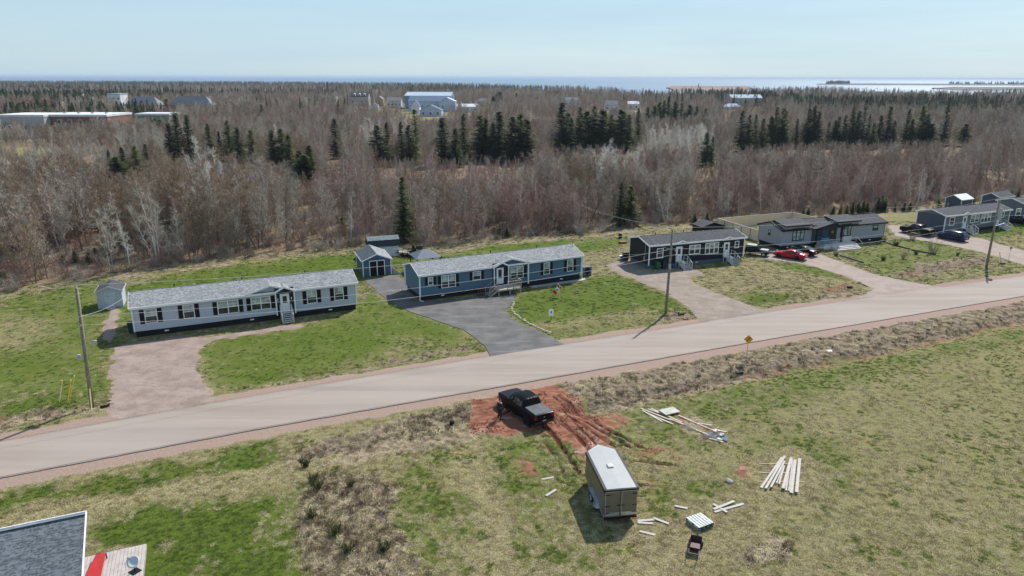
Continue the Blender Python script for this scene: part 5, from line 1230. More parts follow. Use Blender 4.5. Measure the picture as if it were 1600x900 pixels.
def loft(st, mat, parent, name='body', smooth=True):
    """stations front to rear: (x, zlow, zbelt, ztop, wbelt, wtop)"""
    vs = []; fs = []; rings = []
    for (x, zl, zb, zt, wb, wt) in st:
        half = [(0, zl), (wb*.80, zl), (wb*.94, zl+.06), (wb, zl+.24), (wb*1.0, (zl+zb)*.55), (wb*.975, zb-.03), (wb*.94, zb), ((wt+.06*(zt > zb+.2)), zt-.09 if zt > zb+.2 else zb+(zt-zb)*.5), (wt*.93, zt-.025), (wt*.6, zt), (0, zt+.012)]
        ring = [(x, -y, z_) for y, z_ in half]+[(x, y, z_) for y, z_ in reversed(half[1:-1])]
        rings.append(ring)
    n = len(rings[0])
    for r_ in rings: vs += r_
    for i in range(len(rings)-1):
        for k in range(n): fs.append((i*n+k, i*n+(k+1) % n, (i+1)*n+(k+1) % n, (i+1)*n+k))
    fs.append(tuple(range(n-1, -1, -1))); fs.append(tuple(range((len(rings)-1)*n, len(rings)*n)))
    mb = MB(); mb.add(vs, fs); o = mb.build(name, mat, parent, smooth=smooth)
    if smooth:
        for p in o.data.polygons:
            if len(p.vertices) > 8: p.use_smooth = False
        e = o.modifiers.new('edges', 'EDGE_SPLIT'); e.split_angle = R(38)
    return o
def lerp_st(st, x):
    for a, b in zip(st, st[1:]):
        if a[0] <= x <= b[0]:
            t = (x-a[0])/(b[0]-a[0]); return [a[k]+(b[k]-a[k])*t for k in range(6)]
def side_glass(st, spans, parent):
    m = MB()
    for (xa, xb, xa2, xb2) in spans:     # bottom span, top span
        for sg in (-1, 1):
            A, B, C_, D_ = lerp_st(st, xa), lerp_st(st, xb), lerp_st(st, xb2), lerp_st(st, xa2)
            pt = lambda S, x, t: (x, sg*((S[4]*.94)*(1-t)+(S[5]+.06)*t+.008), (S[2])*(1-t)+(S[3]-.09)*t)
            m.quad(pt(A, xa, .10), pt(B, xb, .10), pt(C_, xb2, .92), pt(D_, xa2, .92))
    return m.build('side_window', CARGLASS, parent, fix=False)
def screen(st, xa, xb, parent, name, up=.012, inset=.08):
    A, B = lerp_st(st, xa), lerp_st(st, xb)
    m = MB(); 
    m.quad((xa, -(A[5] if A[3] > A[2]+.2 else A[4]*.86)+inset, A[3]+up+.012), (xa, (A[5] if A[3] > A[2]+.2 else A[4]*.86)-inset, A[3]+up+.012), (xb, (B[5] if B[3] > B[2]+.2 else B[4]*.86)-inset, B[3]+up+.012), (xb, -(B[5] if B[3] > B[2]+.2 else B[4]*.86)+inset, B[3]+up+.012))
    return m.build(name, CARGLASS, parent, fix=False)
def car(label, cat, name, pos, heading, L, Wd, st, mat, wr, wx, rim=RIM, spans=(), ws=None, rw=None, group=None, extra=None, lz=.75, roofmat=None, plate=True):
    """origin at the middle of the car on the ground; heading = direction its nose points"""
    root = thing(name, label, cat, (pos[0], pos[1], gz(*pos)), heading, group)
    inner = bpy.data.objects.new('body_frame', None)
    bpy.data.objects.remove(inner)
    st = [(L/2-s_[0], *s_[1:]) for s_ in st]; st = st[::-1]       # x grows towards the nose
    b = loft(st, mat, root)
    side_glass(st, [(L/2-b_, L/2-a_, L/2-d_, L/2-c_) for (a_, b_, c_, d_) in spans], b)
    if ws: screen(st, L/2-ws[1], L/2-ws[0], b, 'windscreen')
    if rw: screen(st, L/2-rw[1], L/2-rw[0], b, 'rear_window')
    for x in wx:
        for sg in (-1, 1):
            wheel(root, L/2-x, sg*(Wd/2-.11), wr, .24, sg, rim)
            a = MB(); a.tube([(L/2-x, sg*(Wd/2-.02), wr+.02), (L/2-x, sg*(Wd/2+.004), wr+.02)], wr*1.17, 18); a.build('wheel_arch', BLACK, b)
    S0, S1_ = st[-1], st[0]
    for sg in (-1, 1):
        m = MB(); m.bbox(L/2-.16, L/2+.015, sg*Wd*.36-.2, sg*Wd*.36+.2, lz-.09, lz+.09, .03); m.build('headlight', WHITE_L, b)
        m = MB(); m.bbox(-L/2-.015, -L/2+.12, sg*Wd*.40-.15, sg*Wd*.40+.15, lz-.02, lz+.22, .03); m.build('tail_light', RED_L, b)
        sp = [s_ for s_ in spans]
        if sp:
            xm = L/2-sp[0][0]-.12; S = lerp_st(st, xm); m = MB(); m.bbox(xm-.1, xm+.06, sg*(S[4]+.12)-.11, sg*(S[4]+.12)+.11, S[2]+.02, S[2]+.2, .03); m.bar((xm, sg*S[4]*.93, S[2]+.05), (xm, sg*(S[4]+.1), S[2]+.08), .05, .04); m.build('wing_mirror', BLACK if mat is not REDP else mat, b)
    m = MB(); m.bbox(L/2-.05, L/2+.03, -Wd*.28, Wd*.28, lz-.28, lz-.08, .02); m.build('grille', BLACK, b)
    m = MB(); m.box(-L/2-.035, -L/2, -.16, .16, .62, .76); m.build('licence_plate', WHITE, b)
    if extra: extra(root, b, st, L, Wd)
    return root
BLKP = M('black_paint', (.0035,.004,.0055), .3, var=.05, spec=.12, coat=.04); REDP = paint('red_paint', (.42,.010,.014)); NAVP = paint('navy_paint', (.012,.02,.07)); WHTP = paint('white_paint', (.62,.64,.66))
# --- pickup
PK = [(0,.55,.98,1.0,.86,.72),(.1,.42,1.1,1.13,.96,.84),(.6,.40,1.17,1.21,1.0,.88),(1.5,.40,1.2,1.25,1.0,.88),(1.62,.40,1.2,1.28,1.0,.84),(2.25,.40,1.22,1.84,1.0,.70),(2.6,.40,1.22,1.93,1.0,.72),(3.6,.40,1.22,1.93,1.0,.72),(3.9,.40,1.22,1.86,1.0,.70),(4.05,.40,1.22,1.50,1.0,.74),(4.12,.42,1.24,1.29,1.0,.9),(5.3,.42,1.26,1.31,1.0,.9),(5.75,.45,1.27,1.33,.99,.9),(5.82,.60,1.24,1.30,.95,.87)]
def pk_extra(root, b, st, L, Wd):
    m = MB(); m.bbox(-2.84, -1.22, -.80, .80, 1.315, 1.37, .02)
    for k in range(3): m.box(-2.82, -1.24, -.74+.48*k+.2, -.74+.48*k+.23, 1.365, 1.378)
    m.build('tonneau_cover', M('tonneau_vinyl_sky_grey', (.10,.11,.11), .38), b)  # sky reflection on the cover is put into its grey base colour
    m = MB()
    for k in range(7): y = -.54+.18*k; m.box(-.72, .42, y-.012, y+.012, 1.93, 1.955)
    m.build('roof_rib', BLKP, b)
    m = MB(); m.bbox(-3.0, -2.86, -.92, .92, .50, .72, .04); m.build('rear_bumper', M('black_chrome', (.05,.05,.055), .2, .8), b)
    m = MB()
    for y in (-.28, 0, .28): m.bbox(-.98, -.92, y-.06, y+.06, 1.87, 1.91, .01)
    m.build('cab_lamp', M('amber_lens', (.55,.30,.18), .2), b)
    m = MB(); m.quad((-1.03,-.66,1.33),(-1.03,.66,1.33),(-.985,.62,1.80),(-.985,-.62,1.80)); m.build('rear_glass', CARGLASS, b, fix=False)
    m = MB(); m.box(-2.93, -2.905, -.06, .06, 1.0, 1.08); m.build('tailgate_badge', GALV, b)
    m = MB(); m.box(-1.9, 1.4, -1.08, -.98, .42, .5); m.box(-1.9, 1.4, .98, 1.08, .42, .5); m.build('side_step', BLACK, b)
hd = R(121); rear = Vector(((1.805+3.3)/2, (51.14+51.94)/2, 0)); ctr = rear+Vector((math.cos(hd), math.sin(hd), 0))*2.80
TRUCK = car('black crew cab pickup with tonneau cover stopped on red mud', 'pickup truck', 'pickup_truck', (ctr.x, ctr.y), hd, 5.82, 2.0, PK, BLKP, .40, (.98, 4.65), RIMB,
    spans=((1.95,2.85,2.35,2.85),(2.95,3.85,2.95,3.75)), ws=(1.66,2.24), extra=pk_extra, lz=.95)
SED = [(0,.40,.62,.64,.72,.6),(.12,.28,.72,.75,.86,.74),(.9,.24,.86,.90,.91,.78),(1.35,.24,.90,.97,.91,.76),(2.05,.24,.92,1.37,.91,.58),(2.6,.24,.93,1.43,.91,.60),(3.2,.24,.95,1.38,.91,.58),(4.15,.24,.98,1.06,.90,.68),(4.65,.27,.98,1.05,.88,.72),(4.88,.38,.90,.96,.80,.66)]
def car_at(pxf, pxr, hd_, L):   # middle between two ground points
    a, b = G(*pxf), G(*pxr); return ((a[0]+b[0])/2, (a[1]+b[1])/2)
red_c = car_at((1214,403), (1250,408), 0, 4.88)
car('red sedan parked on the gravel drive of the light grey home', 'car', 'parked_car', (red_c[0]+.6, red_c[1]+.9), R(140), 4.88, 1.84, SED, REDP, .33, (.95, 3.75), RIMB, spans=((1.7,2.72,2.1,2.68),(2.8,3.7,2.75,3.3)), ws=(1.4,2.05), rw=(3.25,4.05))
bk = car_at((1252,398), (1268,402), 0, 4.6)
car('black sedan parked beside the red car at the porch steps', 'car', 'parked_car', (bk[0]-.2, bk[1]+1.2), R(126), 4.7, 1.84, [(s_[0]*.963, *s_[1:]) for s_ in SED], BLKP, .33, (.92, 3.6), RIM, spans=((1.64,2.6,2.0,2.58),(2.7,3.55,2.65,3.15)), ws=(1.35,1.97), rw=(3.13,3.9))
SUVS = [(0,.42,.74,.76,.74,.62),(.12,.30,.86,.9,.88,.76),(.9,.28,1.0,1.04,.93,.8),(1.2,.28,1.03,1.1,.93,.78),(1.8,.28,1.05,1.62,.93,.66),(2.3,.28,1.06,1.70,.93,.68),(3.9,.28,1.08,1.68,.93,.66),(4.2,.28,1.08,1.56,.93,.64),(4.55,.30,1.06,1.14,.92,.72),(4.7,.40,1.0,1.06,.86,.7)]
sc_ = car_at((1472,372), (1503,381), 0, 4.7)
car('navy estate car parked before the grey home on the right', 'car', 'parked_car', (sc_[0]+.6, sc_[1]+.9), R(121), 4.7, 1.86, SUVS, NAVP, .35, (.95, 3.75), RIM, spans=((1.5,2.5,1.85,2.5),(2.6,3.4,2.6,3.4),(3.5,4.2,3.5,4.05)), ws=(1.23,1.8), rw=(4.22,4.54))
pc_ = car_at((1414,364), (1446,371), 0, 5.5)
def pk2(root, b, st, L, Wd):
    m = MB(); m.box(-2.6, -1.25, -.72, .72, 1.28, 1.33); m.build('load_bed', BLACK, b)
car('dark pickup parked at the gable end of the right hand grey home', 'pickup truck', 'pickup_truck', (pc_[0]+.7, pc_[1]+.8), R(122), 5.6, 1.95, [(s_[0]*.962, *s_[1:]) for s_ in PK], BLKP, .38, (.95, 4.45), RIMB, spans=((1.9,2.75,2.25,2.75),(2.85,3.7,2.85,3.6)), ws=(1.6,2.15), extra=pk2, lz=.95)
x, y = G(1592, 350); car('black saloon with bright headlight parked at the right edge of the view', 'car', 'parked_car', (x+.3, y+.8), R(-40), 4.88, 1.84, SED, BLKP, .33, (.95, 3.75), RIM, spans=((1.7,2.72,2.1,2.68),(2.8,3.7,2.75,3.3)), ws=(1.4,2.05), rw=(3.25,4.05))
# --- small open off-roader, black with white hood and top
x, y = G(1186, 400); jp = thing('off_road_car', 'black off-roader with white bonnet and white soft top left of the red car', 'car', (x-.2, y+.6, 0), R(-32))
m = MB(); m.bbox(-1.75, .55, -.78, .78, .45, 1.0, .08); m.bbox(.5, 1.75, -.62, .62, .45, 1.0, .08)
for sg in (-1, 1): m.box(.75, 1.75, sg*.62 if sg > 0 else -.85, .85 if sg > 0 else -.62, .72, .80); m.box(-1.7, -.9, sg*.78 if sg > 0 else -.88, .88 if sg > 0 else -.78, .72, .80)
m.bbox(1.75, 1.95, -.8, .8, .45, .65, .03); jb = m.build('body', BLKP, jp)
m = MB(); m.bbox(.55, 1.72, -.58, .58, 1.0, 1.08, .04); m.build('bonnet', WHTP, jb)
m = MB(); m.bbox(-1.66, .35, -.70, .70, .98, 1.56, .12); m.build('cabin', CARGLASS, jb)
m = MB(); m.bbox(-1.6, -.1, -.60, .60, 1.57, 1.64, .05); m.build('roof', M('soft_top_grey', (.38,.39,.40), .7), jb)
m = MB()
for sg in (-1,1):
    for (a, b) in (((.5,.95),(.12,1.63)),((-.55,.98),(-.55,1.63)),((-1.68,.98),(-1.55,1.63))): m.bar((a[0], sg*.66, a[1]), (b[0], sg*.62, b[1]), .06, .06)
m.build('roll_cage', BLACK, jb)
m = MB(); m.quad((.5,-.6,1.0),(.5,.6,1.0),(.13,.56,1.6),(.13,-.56,1.6)); m.build('windscreen', CARGLASS, jb, fix=False)
for sg in (-1,1): m = MB(); m.tube([(1.74, sg*.42, .85),(1.78, sg*.42, .85)], .1, 12); m.build('headlight', WHITE_L, jb)
for wx_ in (-1.25, 1.2):
    for sg in (-1,1): wheel(jp, wx_, sg*.76, .38, .25, sg, RIM)

# --- the enclosed cargo trailer
rl, rr_ = (5.80, 38.75), (7.95, 39.07); hd = R(98.6)
ctr = Vector(((rl[0]+rr_[0])/2, (rl[1]+rr_[1])/2, 0)); tr = thing('cargo_trailer', 'bronze enclosed cargo trailer with white roof and wedge nose on the field', 'cargo trailer', (ctr.x, ctr.y, 0), hd)
TW_, TL, ZB, ZT = 2.13, 4.75, .42, 2.38
TAN = M('bronze_panel', (.17,.15,.11), .4, .15, var=.06); TRF = M('white_trailer_roof', (.38,.39,.39), .35, var=.05, scale=1.2)
SILV = M('aluminium_trim', (.50,.51,.52), .35, .6)
m = MB(); out = [(0, -TW_/2), (TL, -TW_/2), (TL+.75, 0), (TL, TW_/2), (0, TW_/2)]; m.prism(out, 'z', ZB, ZT); bd = m.build('body', TAN, tr)
m = MB(); o2 = [(-.03, -TW_/2-.03), (TL, -TW_/2-.03), (TL+.79, 0), (TL, TW_/2+.03), (-.03, TW_/2+.03)]
v = [(a, b, ZT+.0) for a, b in o2]+[(a, b*.86, ZT+.09) for a, b in o2]+[(-.03, 0, ZT+.11), (TL, 0, ZT+.11), (TL+.7, 0, ZT+.08)]
m.add(v, [(0,1,6,5),(1,2,7,6),(2,3,8,7),(3,4,9,8),(4,0,5,9),(5,6,11,10),(10,11,8,9),(6,7,12,11),(11,12,7,8),(5,10,9),(4,3,2,1,0)]); m.build('roof', TRF, bd)
m = MB(); m.bbox(2.35, 2.8, -.2, .2, ZT+.09, ZT+.2, .03); m.build('roof_vent', M('vent_plastic', (.5,.5,.48), .6), bd)
m = MB(); m.bbox(1.8, 1.95, .34, .44, ZT+.09, ZT+.12, .01); m.build('roof_cap', SILV, bd)
m = MB()
for y in (-TW_/2-.05, TW_/2-.11): m.box(-.02, TL, y, y+.16, ZT-.2, ZT+.085)
m.box(-.075, -.035, -TW_/2, TW_/2, ZT-.09, ZT+.0)
m.build('top_rail', M('trailer_black_rail', (.02,.02,.022), .4), bd)
m = MB()
for y in (-TW_/2-.012, TW_/2-.0): m.box(0, TL, y, y+.012, ZB, ZB+.12)
m.add([(TL, -TW_/2-.01, ZB), (TL+.76, 0, ZB), (TL+.76, 0, ZB+.6), (TL, -TW_/2-.01, ZB+.6)], [(0,1,2,3)]); m.add([(TL, TW_/2+.01, ZB), (TL+.76, 0, ZB), (TL+.76, 0, ZB+.6), (TL, TW_/2+.01, ZB+.6)], [(0,1,2,3)]); m.build('side_trim', SILV, bd)
for sg in (-1, 1):
    y0, y1 = (0.02, TW_/2-.03) if sg > 0 else (-TW_/2+.03, -.02)
    m = MB(); m.box(-.035, 0, y0, y1, ZB+.12, ZT-.1); d_ = m.build('rear_door', TAN, bd)
    m = MB(); t_ = .035
    m.box(-.05, -.036, y0, y1, ZT-.14, ZT-.1); m.box(-.05, -.036, y0, y0+t_, ZB+.12, ZT-.14); m.box(-.05, -.036, y1-t_, y1, ZB+.12, ZT-.14); m.box(-.055, -.036, y0, y1, ZB+.12, ZB+.36); m.build('door_trim', SILV, d_)
    m = MB(); ye = y1 if sg > 0 else y0
    for zz in (.75, 1.25, 2.05): m.box(-.065, -.05, min(ye, ye-sg*.32), max(ye, ye-sg*.32), zz-.02, zz+.02)
    m.build('hinge', BLACK, d_)
    m = MB(); m.bbox(-.075, -.04, sg*(TW_/2-.14)-.09, sg*(TW_/2-.14)+.09, ZB+.02, ZB+.10, .01); m.build('tail_light', RED_L, bd)
m = MB(); m.bar((-.075, -.25, 1.28), (-.075, .28, 1.28), .03, .03); m.tube([(-.075, .06, ZB+.1), (-.075, .06, ZT-.1)], .014, 6); m.build('lock_bar', BLACK, bd)
m = MB(); m.box(-.1, .02, -TW_/2, TW_/2, ZB-.08, ZB-.0); m.box(.02, TL, -TW_/2+.1, -TW_/2+.2, ZB-.12, ZB-.001); m.box(.02, TL, TW_/2-.2, TW_/2-.1, ZB-.12, ZB-.001)
m.bar((TL-.3, -.9, ZB-.06), (TL+1.9, 0, ZB-.02), .08, .1); m.bar((TL-.3, .9, ZB-.06), (TL+1.9, 0, ZB-.02), .08, .1); m.bar((TL+1.4, 0, 0), (TL+1.4, 0, ZB+.3), .06, .06); m.build('chassis', BLACK, tr)
for sg in (-1, 1):
    m = MB(); y = sg*(TW_/2+.13); P_ = [(1.05,.42),(1.15,.72),(1.35,.80),(2.85,.80),(3.05,.72),(3.15,.42)]
    for a, b in zip(P_, P_[1:]): m.bar((a[0], y, a[1]), (b[0], y, b[1]), .26, .02, up=(0,1,0) if False else (0,0,1))
    m.build('fender', SILV, tr)
    for wx_ in (1.65, 2.5): wheel(tr, wx_, sg*(TW_/2+.10), .33, .2, sg, M('white_rim', (.55,.55,.55), .4))
    m = MB(); m.bbox(.28, .30+.02, sg*(TW_/2+.012)-.01, sg*(TW_/2+.012)+.01, .6, .66, .002); m.build('side_marker', RED_L, bd)

# ------------------------------------------------------------------ person beside the truck
def person():
    x, y = G(781, 655); root = thing('person', 'person in dark jacket and jeans standing beside the black pickup with one arm out', 'person', (x, y, gz(x, y)), R(50))
    # faces +x locally; joints: (position, radius)
    J = dict(pelvis=((0,0,.98),.15), waist=((0,0,1.12),.135), chest=((.02,0,1.34),.165), collar=((.01,0,1.47),.10), neck=((.03,0,1.53),.055), head0=((.045,0,1.60),.075), head1=((.05,0,1.70),.088), head2=((.045,0,1.77),.06),
             hipL=((0,.09,.93),.10), kneeL=((.05,.13,.52),.062), ankL=((-.02,.16,.10),.042), toeL=((.13,.18,.04),.04), hipR=((0,-.09,.93),.10), kneeR=((-.01,-.14,.52),.062), ankR=((-.10,-.18,.10),.042), toeR=((.05,-.20,.04),.04),
             shL=((.01,.17,1.42),.07), elL=((.05,.27,1.16),.048), wrL=((.22,.26,.98),.032), paL=((.29,.25,.95),.036), shR=((.01,-.17,1.42),.07), elR=((-.06,-.30,1.18),.048), wrR=((.06,-.40,1.0),.032), paR=((.11,-.43,.95),.036))
    E_ = [('pelvis','waist'),('waist','chest'),('chest','collar'),('collar','neck'),('neck','head0'),('head0','head1'),('head1','head2')]
    for s_ in 'LR': E_ += [('pelvis','hip'+s_),('hip'+s_,'knee'+s_),('knee'+s_,'ank'+s_),('ank'+s_,'toe'+s_),('collar','sh'+s_),('sh'+s_,'el'+s_),('el'+s_,'wr'+s_),('wr'+s_,'pa'+s_)]
    def skin(name, joints, edges, mat, extra_r=0.0, rootj=None, parent=None, lv=1):
        ks = list(joints); me_ = bpy.data.meshes.new(name); me_.from_pydata([joints[k][0] for k in ks], [(ks.index(a), ks.index(b)) for a, b in edges], [])
        me_.materials.append(mat); o = link(bpy.data.objects.new(name, me_), parent or root)
        md = o.modifiers.new('skin', 'SKIN'); md.use_smooth_shade = True
        for i_, k in enumerate(ks): r_ = joints[k][1]+extra_r; me_.skin_vertices[0].data[i_].radius = (r_, r_*1.0)
        me_.skin_vertices[0].data[ks.index(rootj or ks[0])].use_root = True
        sb = o.modifiers.new('sub', 'SUBSURF'); sb.levels = lv; sb.render_levels = lv; return o
    def mk(*a):
        for me_ in a: pass
    JB = dict(J)
    for s_, sy in (('L', 1), ('R', -1)):       # fingers on each palm
        wr = Vector(J['wr'+s_][0]); pa = Vector(J['pa'+s_][0]); d = (pa-wr).normalized(); sd = d.cross(Vector((0,0,1))).normalized()
        for k, ln in enumerate((.065,.075,.07,.055)):
            b0 = pa+sd*(.028-.018*k); k1 = 'f%s%da' % (s_, k); k2 = 'f%s%db' % (s_, k)
            JB[k1] = (tuple(b0+d*ln*.6), .010); JB[k2] = (tuple(b0+d*ln+Vector((0,0,-.025))), .008); E_.extend([('pa'+s_, k1), (k1, k2)])
        JB['t'+s_] = (tuple(wr.lerp(pa, .6)+sd*.055+d*.02), .010); E_.append(('pa'+s_, 't'+s_))
    body = skin('body', JB, E_, M('skin_tone', (.42,.26,.19), .6, var=.05), 0, 'pelvis', lv=2)
    jk = {k: J[k] for k in ('pelvis','waist','chest','collar','shL','elL','wrL','shR','elR','wrR')}
    skin('jacket', jk, [('pelvis','waist'),('waist','chest'),('chest','collar'),('collar','shL'),('shL','elL'),('elL','wrL'),('collar','shR'),('shR','elR'),('elR','wrR')], M('dark_jacket', (.012,.014,.03), .8), .022, 'pelvis', body, 2)
    lg = {k: J[k] for k in ('pelvis','hipL','kneeL','ankL','hipR','kneeR','ankR')}
    skin('jeans', lg, [('pelvis','hipL'),('hipL','kneeL'),('kneeL','ankL'),('pelvis','hipR'),('hipR','kneeR'),('kneeR','ankR')], M('dark_jeans', (.015,.018,.03), .85), .018, 'pelvis', body, 2)
    for s_ in 'LR':
        a, t = Vector(J['ank'+s_][0]), Vector(J['toe'+s_][0]); d = (t-a); d.z = 0; d.normalize(); m = MB(); c = Vector((a.x, a.y, 0)); q = Vector((-d.y, d.x, 0))
        pts = []
        for (u, v_, z_) in ((-.09,-.045,0),(.19,-.05,0),(.19,.05,0),(-.09,.045,0),(-.08,-.04,.11),(.06,-.045,.10),(.17,-.04,.055),(.17,.04,.055),(.06,.045,.10),(-.08,.04,.11)): pts.append(c+d*u+q*v_+Vector((0,0,z_)))
        m.add(pts, [(3,2,1,0),(4,5,8,9),(5,6,7,8),(0,1,6,5,4),(1,2,7,6),(2,3,9,8,7),(3,0,4,9)]); m.build('shoe', BLACK, body)
    h = MB(); nn = 12; vs = []
    for j in range(6):
        ph = math.pi*.5*j/5
        for k in range(nn): th = 2*math.pi*k/nn; vs.append((.036+.108*math.cos(ph)*math.cos(th)-.008, .098*math.cos(ph)*math.sin(th), 1.695+.115*math.sin(ph)))
    h.add(vs, [(j*nn+k, j*nn+(k+1) % nn, (j+1)*nn+(k+1) % nn, (j+1)*nn+k) for j in range(5) for k in range(nn)]); h.build('hair', M('dark_hair', (.02,.014,.01), .7), body, smooth=True)
    f = MB(); f.add([(.125,-.012,1.665),(.125,.012,1.665),(.155,0,1.66),(.128,0,1.71)], [(0,2,3),(2,1,3),(0,1,2)]); f.build('nose', M('skin_tone', (.42,.26,.19)), body)
    f = MB()
    for sg in (-1,1): f.bbox(.122,.136, sg*.033-.012, sg*.033+.012, 1.70, 1.714, .003)
    f.build('eye', M('eye_dark', (.03,.02,.02)), body)
    f = MB(); f.box(.122,.134,-.025,.025,1.628,1.638); f.build('mouth', M('lip', (.25,.10,.08)), body)
    f = MB()
    for sg in (-1,1): f.bbox(.02,.06, sg*.092-.01, sg*.092+.01, 1.66, 1.72, .006)
    f.build('ear', M('skin_tone', (.42,.26,.19)), body)
person()

# ------------------------------------------------------------------ poles and lines
WOODPOLE = M('pole_wood', (.22,.20,.155), .9, var=.3, scale=6); PORC = M('porcelain', (.62,.60,.56), .3); TRG = M('transformer_grey', (.38,.40,.41), .5)
def utility_pole(px, py, top, label, lean=(0,0), extras=None):
    x, y = G(px, py); zb = gz(x, y); root = thing('utility_pole', label, 'utility pole', (x, y, zb))
    H = top-zb; m = MB(); m.tube([(0,0,-.5), (lean[0]*.5, lean[1]*.5, H*.5), (lean[0], lean[1], H)], [.17,.145,.115], 12); p = m.build('pole', WOODPOLE, root, smooth=True)
    m = MB(); m.tube([(lean[0], lean[1], H), (lean[0], lean[1], H+.3)], [.05,.035], 8); m.build('insulator', PORC, root)
    for zz in (H*.77, H*.70): m = MB(); m.bbox(lean[0]*.75-.06, lean[0]*.75+.06, lean[1]*.75-.24, lean[1]*.75-.1, zz, zz+.14, .02); m.build('cable_clamp', GALV, root)
    m = MB(); m.tube([(.14*1, -.12, 0), (lean[0]*.8+.1, lean[1]*.8-.12, H*.8)], .012, 4); m.build('ground_wire', GALV, root)
    if extras: extras(root, H, lean)
    return (x+lean[0], y+lean[1], zb+H+.28), [(x+lean[0]*.75, y+lean[1]*.75-.2, zb+H*k) for k in (.78, .71)]
def ex1(root, H, l):
    m = MB(); m.bar((0, 0, H*.52), (.9, .5, H*.55), .05, .05); m.bbox(.75, 1.05, .4, .62, H*.53, H*.565, .03); m.build('lamp_arm', GALV, root)
    m = MB(); m.bbox(-.32, -.08, -.28, -.06, H*.43, H*.47, .03); m.build('meter_box', TRG, root)
def ex2(root, H, l):
    m = MB(); m.bbox(l[0]*.5-.12, l[0]*.5+.12, l[1]*.5-.34, l[1]*.5-.14, H*.55, H*.60, .03); m.build('meter_box', TRG, root)
def ex3(root, H, l):
    m = MB(); m.tube([(.42, -.1, H*.72), (.42, -.1, H*.86)], [.24,.24], 16); m.tube([(.42,-.1,H*.86),(.42,-.1,H*.885)], [.24,.12], 16); m.build('transformer', TRG, root)
    m = MB(); m.bar((0, 0, H*.62), (1.5, .2, H*.66), .05, .05); m.build('lamp_arm', GALV, root)
t1, c1 = utility_pole(143, 633, 10.4, 'leaning grey wooden utility pole at the left beside the gravel drive', (.45, .1), ex1)
t2, c2 = utility_pole(1040, 490, 10.2, 'brown wooden utility pole before the charcoal home by the road', (.15, 0), ex2)
t3, c3 = utility_pole(1541, 418, 10.1, 'utility pole with a grey transformer beside the right hand driveway', (0, 0), ex3)
WIRE = M('bare_wire', (.5,.5,.48), .5, .0)
def wire(a, b, sag, label, rad=.016, n=28):
    a, b = Vector(a), Vector(b); m = MB(); m.tube([a.lerp(b, k/n)-Vector((0,0,sag*4*(k/n)*(1-k/n))) for k in range(n+1)], rad, 4, False)
    tag(m.build('overhead_wire', WIRE), label, 'cable')
dirl = (Vector(t2)-Vector(t1)).normalized(); off = Vector((-.9,-.42,0))*45
wire(t1, t2, 1.1, 'topmost overhead wire between the left pole and the middle pole')
wire(t2, t3, 1.1, 'topmost overhead wire between the middle pole and the transformer pole')
wire(t3, (t3[0]+48, t3[1]+20, t3[2]), 1.0, 'topmost overhead wire running right from the transformer pole')
wire(c1[0], c2[0], 1.0, 'second overhead wire from the left pole to the middle pole'); wire(c2[0], c3[0], 1.0, 'second overhead wire from the middle pole to the transformer pole')
wire(c1[1], c2[1], 1.2, 'lowest thick cable from the left pole to the middle pole', .02); wire(c2[1], c3[1], 1.2, 'lowest thick cable from the middle pole to the transformer pole', .02)
wire(c3[0], (c3[0][0]+48, c3[0][1]+20, c3[0][2]), 1.0, 'second overhead wire running right from the transformer pole')
wire(t2, (t2[0]-8, t2[1]+35, 7.2), .5, 'thin service wire from the middle pole back towards the wood')
a_ = Wall((20.0,100.74), R(20.68)); wire(c2[0], (20.0-.3, 101.8, 5.2), .5, 'service wire from the middle pole to the charcoal home mast', .014)
wire(c2[0], (11.2, 95.3, 4.3), .7, 'service wire from the middle pole to the blue home', .014)
wire(c1[0], (-41.5, 72.6, 4.3), .3, 'service wire from the left pole to the pale grey home', .014)
m = MB(); m.tube([(0,0,3.3),(0,0,4.95),(.1,-.15,5.1)], .035, 6)
# masts the service wires end on (parts of their homes)
for ob in list(COL.objects):
    if ob.get('label', '').startswith('long slate blue'): mm = MB(); mm.tube([(23.4,2.8-.6,3.7),(23.4,2.2,5.2),(23.3,2.0,5.3)], .035, 6); mm.build('power_mast', GALV, ob)
    if ob.get('label', '').startswith('long pale grey'): mm = MB(); mm.tube([(-.12,1.2,.9),(-.12,1.2,4.5),(-.25,1.1,4.6)], .035, 6); mm.build('power_mast', GALV, ob)

# ------------------------------------------------------------------ road sign, markers, yard things
x, y = G(1166, 563); sg_ = thing('road_sign', 'yellow diamond warning sign with black curve arrow beside the road', 'road sign', (x, y, gz(x, y)), R(-6))
m = MB(); m.bar((0,0,-.4),(0,0,2.55),.06,.05); m.build('post', GALV, sg_)
m = MB(); d = .46; m.prism([(0,-d+2.25),(d,2.25),(0,d+2.25),(-d,2.25)], 'y', -.06, -.04); pl = m.build('panel', M('sign_yellow', (.72,.36,.02), .5, var=.05), sg_)
m = MB(); m.bar((-.06,-.065,2.0),(-.06,-.065,2.25),.05,.01,up=(0,1,0)); m.bar((-.06,-.065,2.25),(.1,-.065,2.38),.05,.01,up=(0,1,0)); m.prism([(.03,2.42),(.2,2.46),(.13,2.30)], 'y', -.07, -.06); m.build('arrow', BLACK, pl)
YEL = M('marker_yellow', (.62,.46,.05), .6); CRM = M('marker_cream', (.62,.55,.30), .6)
def marker(px, py, top_px, H, mat, label, cat='marker stake'):
    x, y = G(px, py); a, b = G(px, py); 
    q = bearing(top_px, y, H); m = MB(); t = thing('marker_stake', label, cat, (x, y, gz(x, y))); m.bar((0,0,-.2), (q[0]-x, .05, H), .13, .05); m.build('stake', mat, t)
    m = MB(); m.bar(((q[0]-x)*.93, .045, H*.93), ((q[0]-x)*1.003, .05, H*1.003), .138, .058); m.build('cap', CRM if mat is YEL else YEL, t)
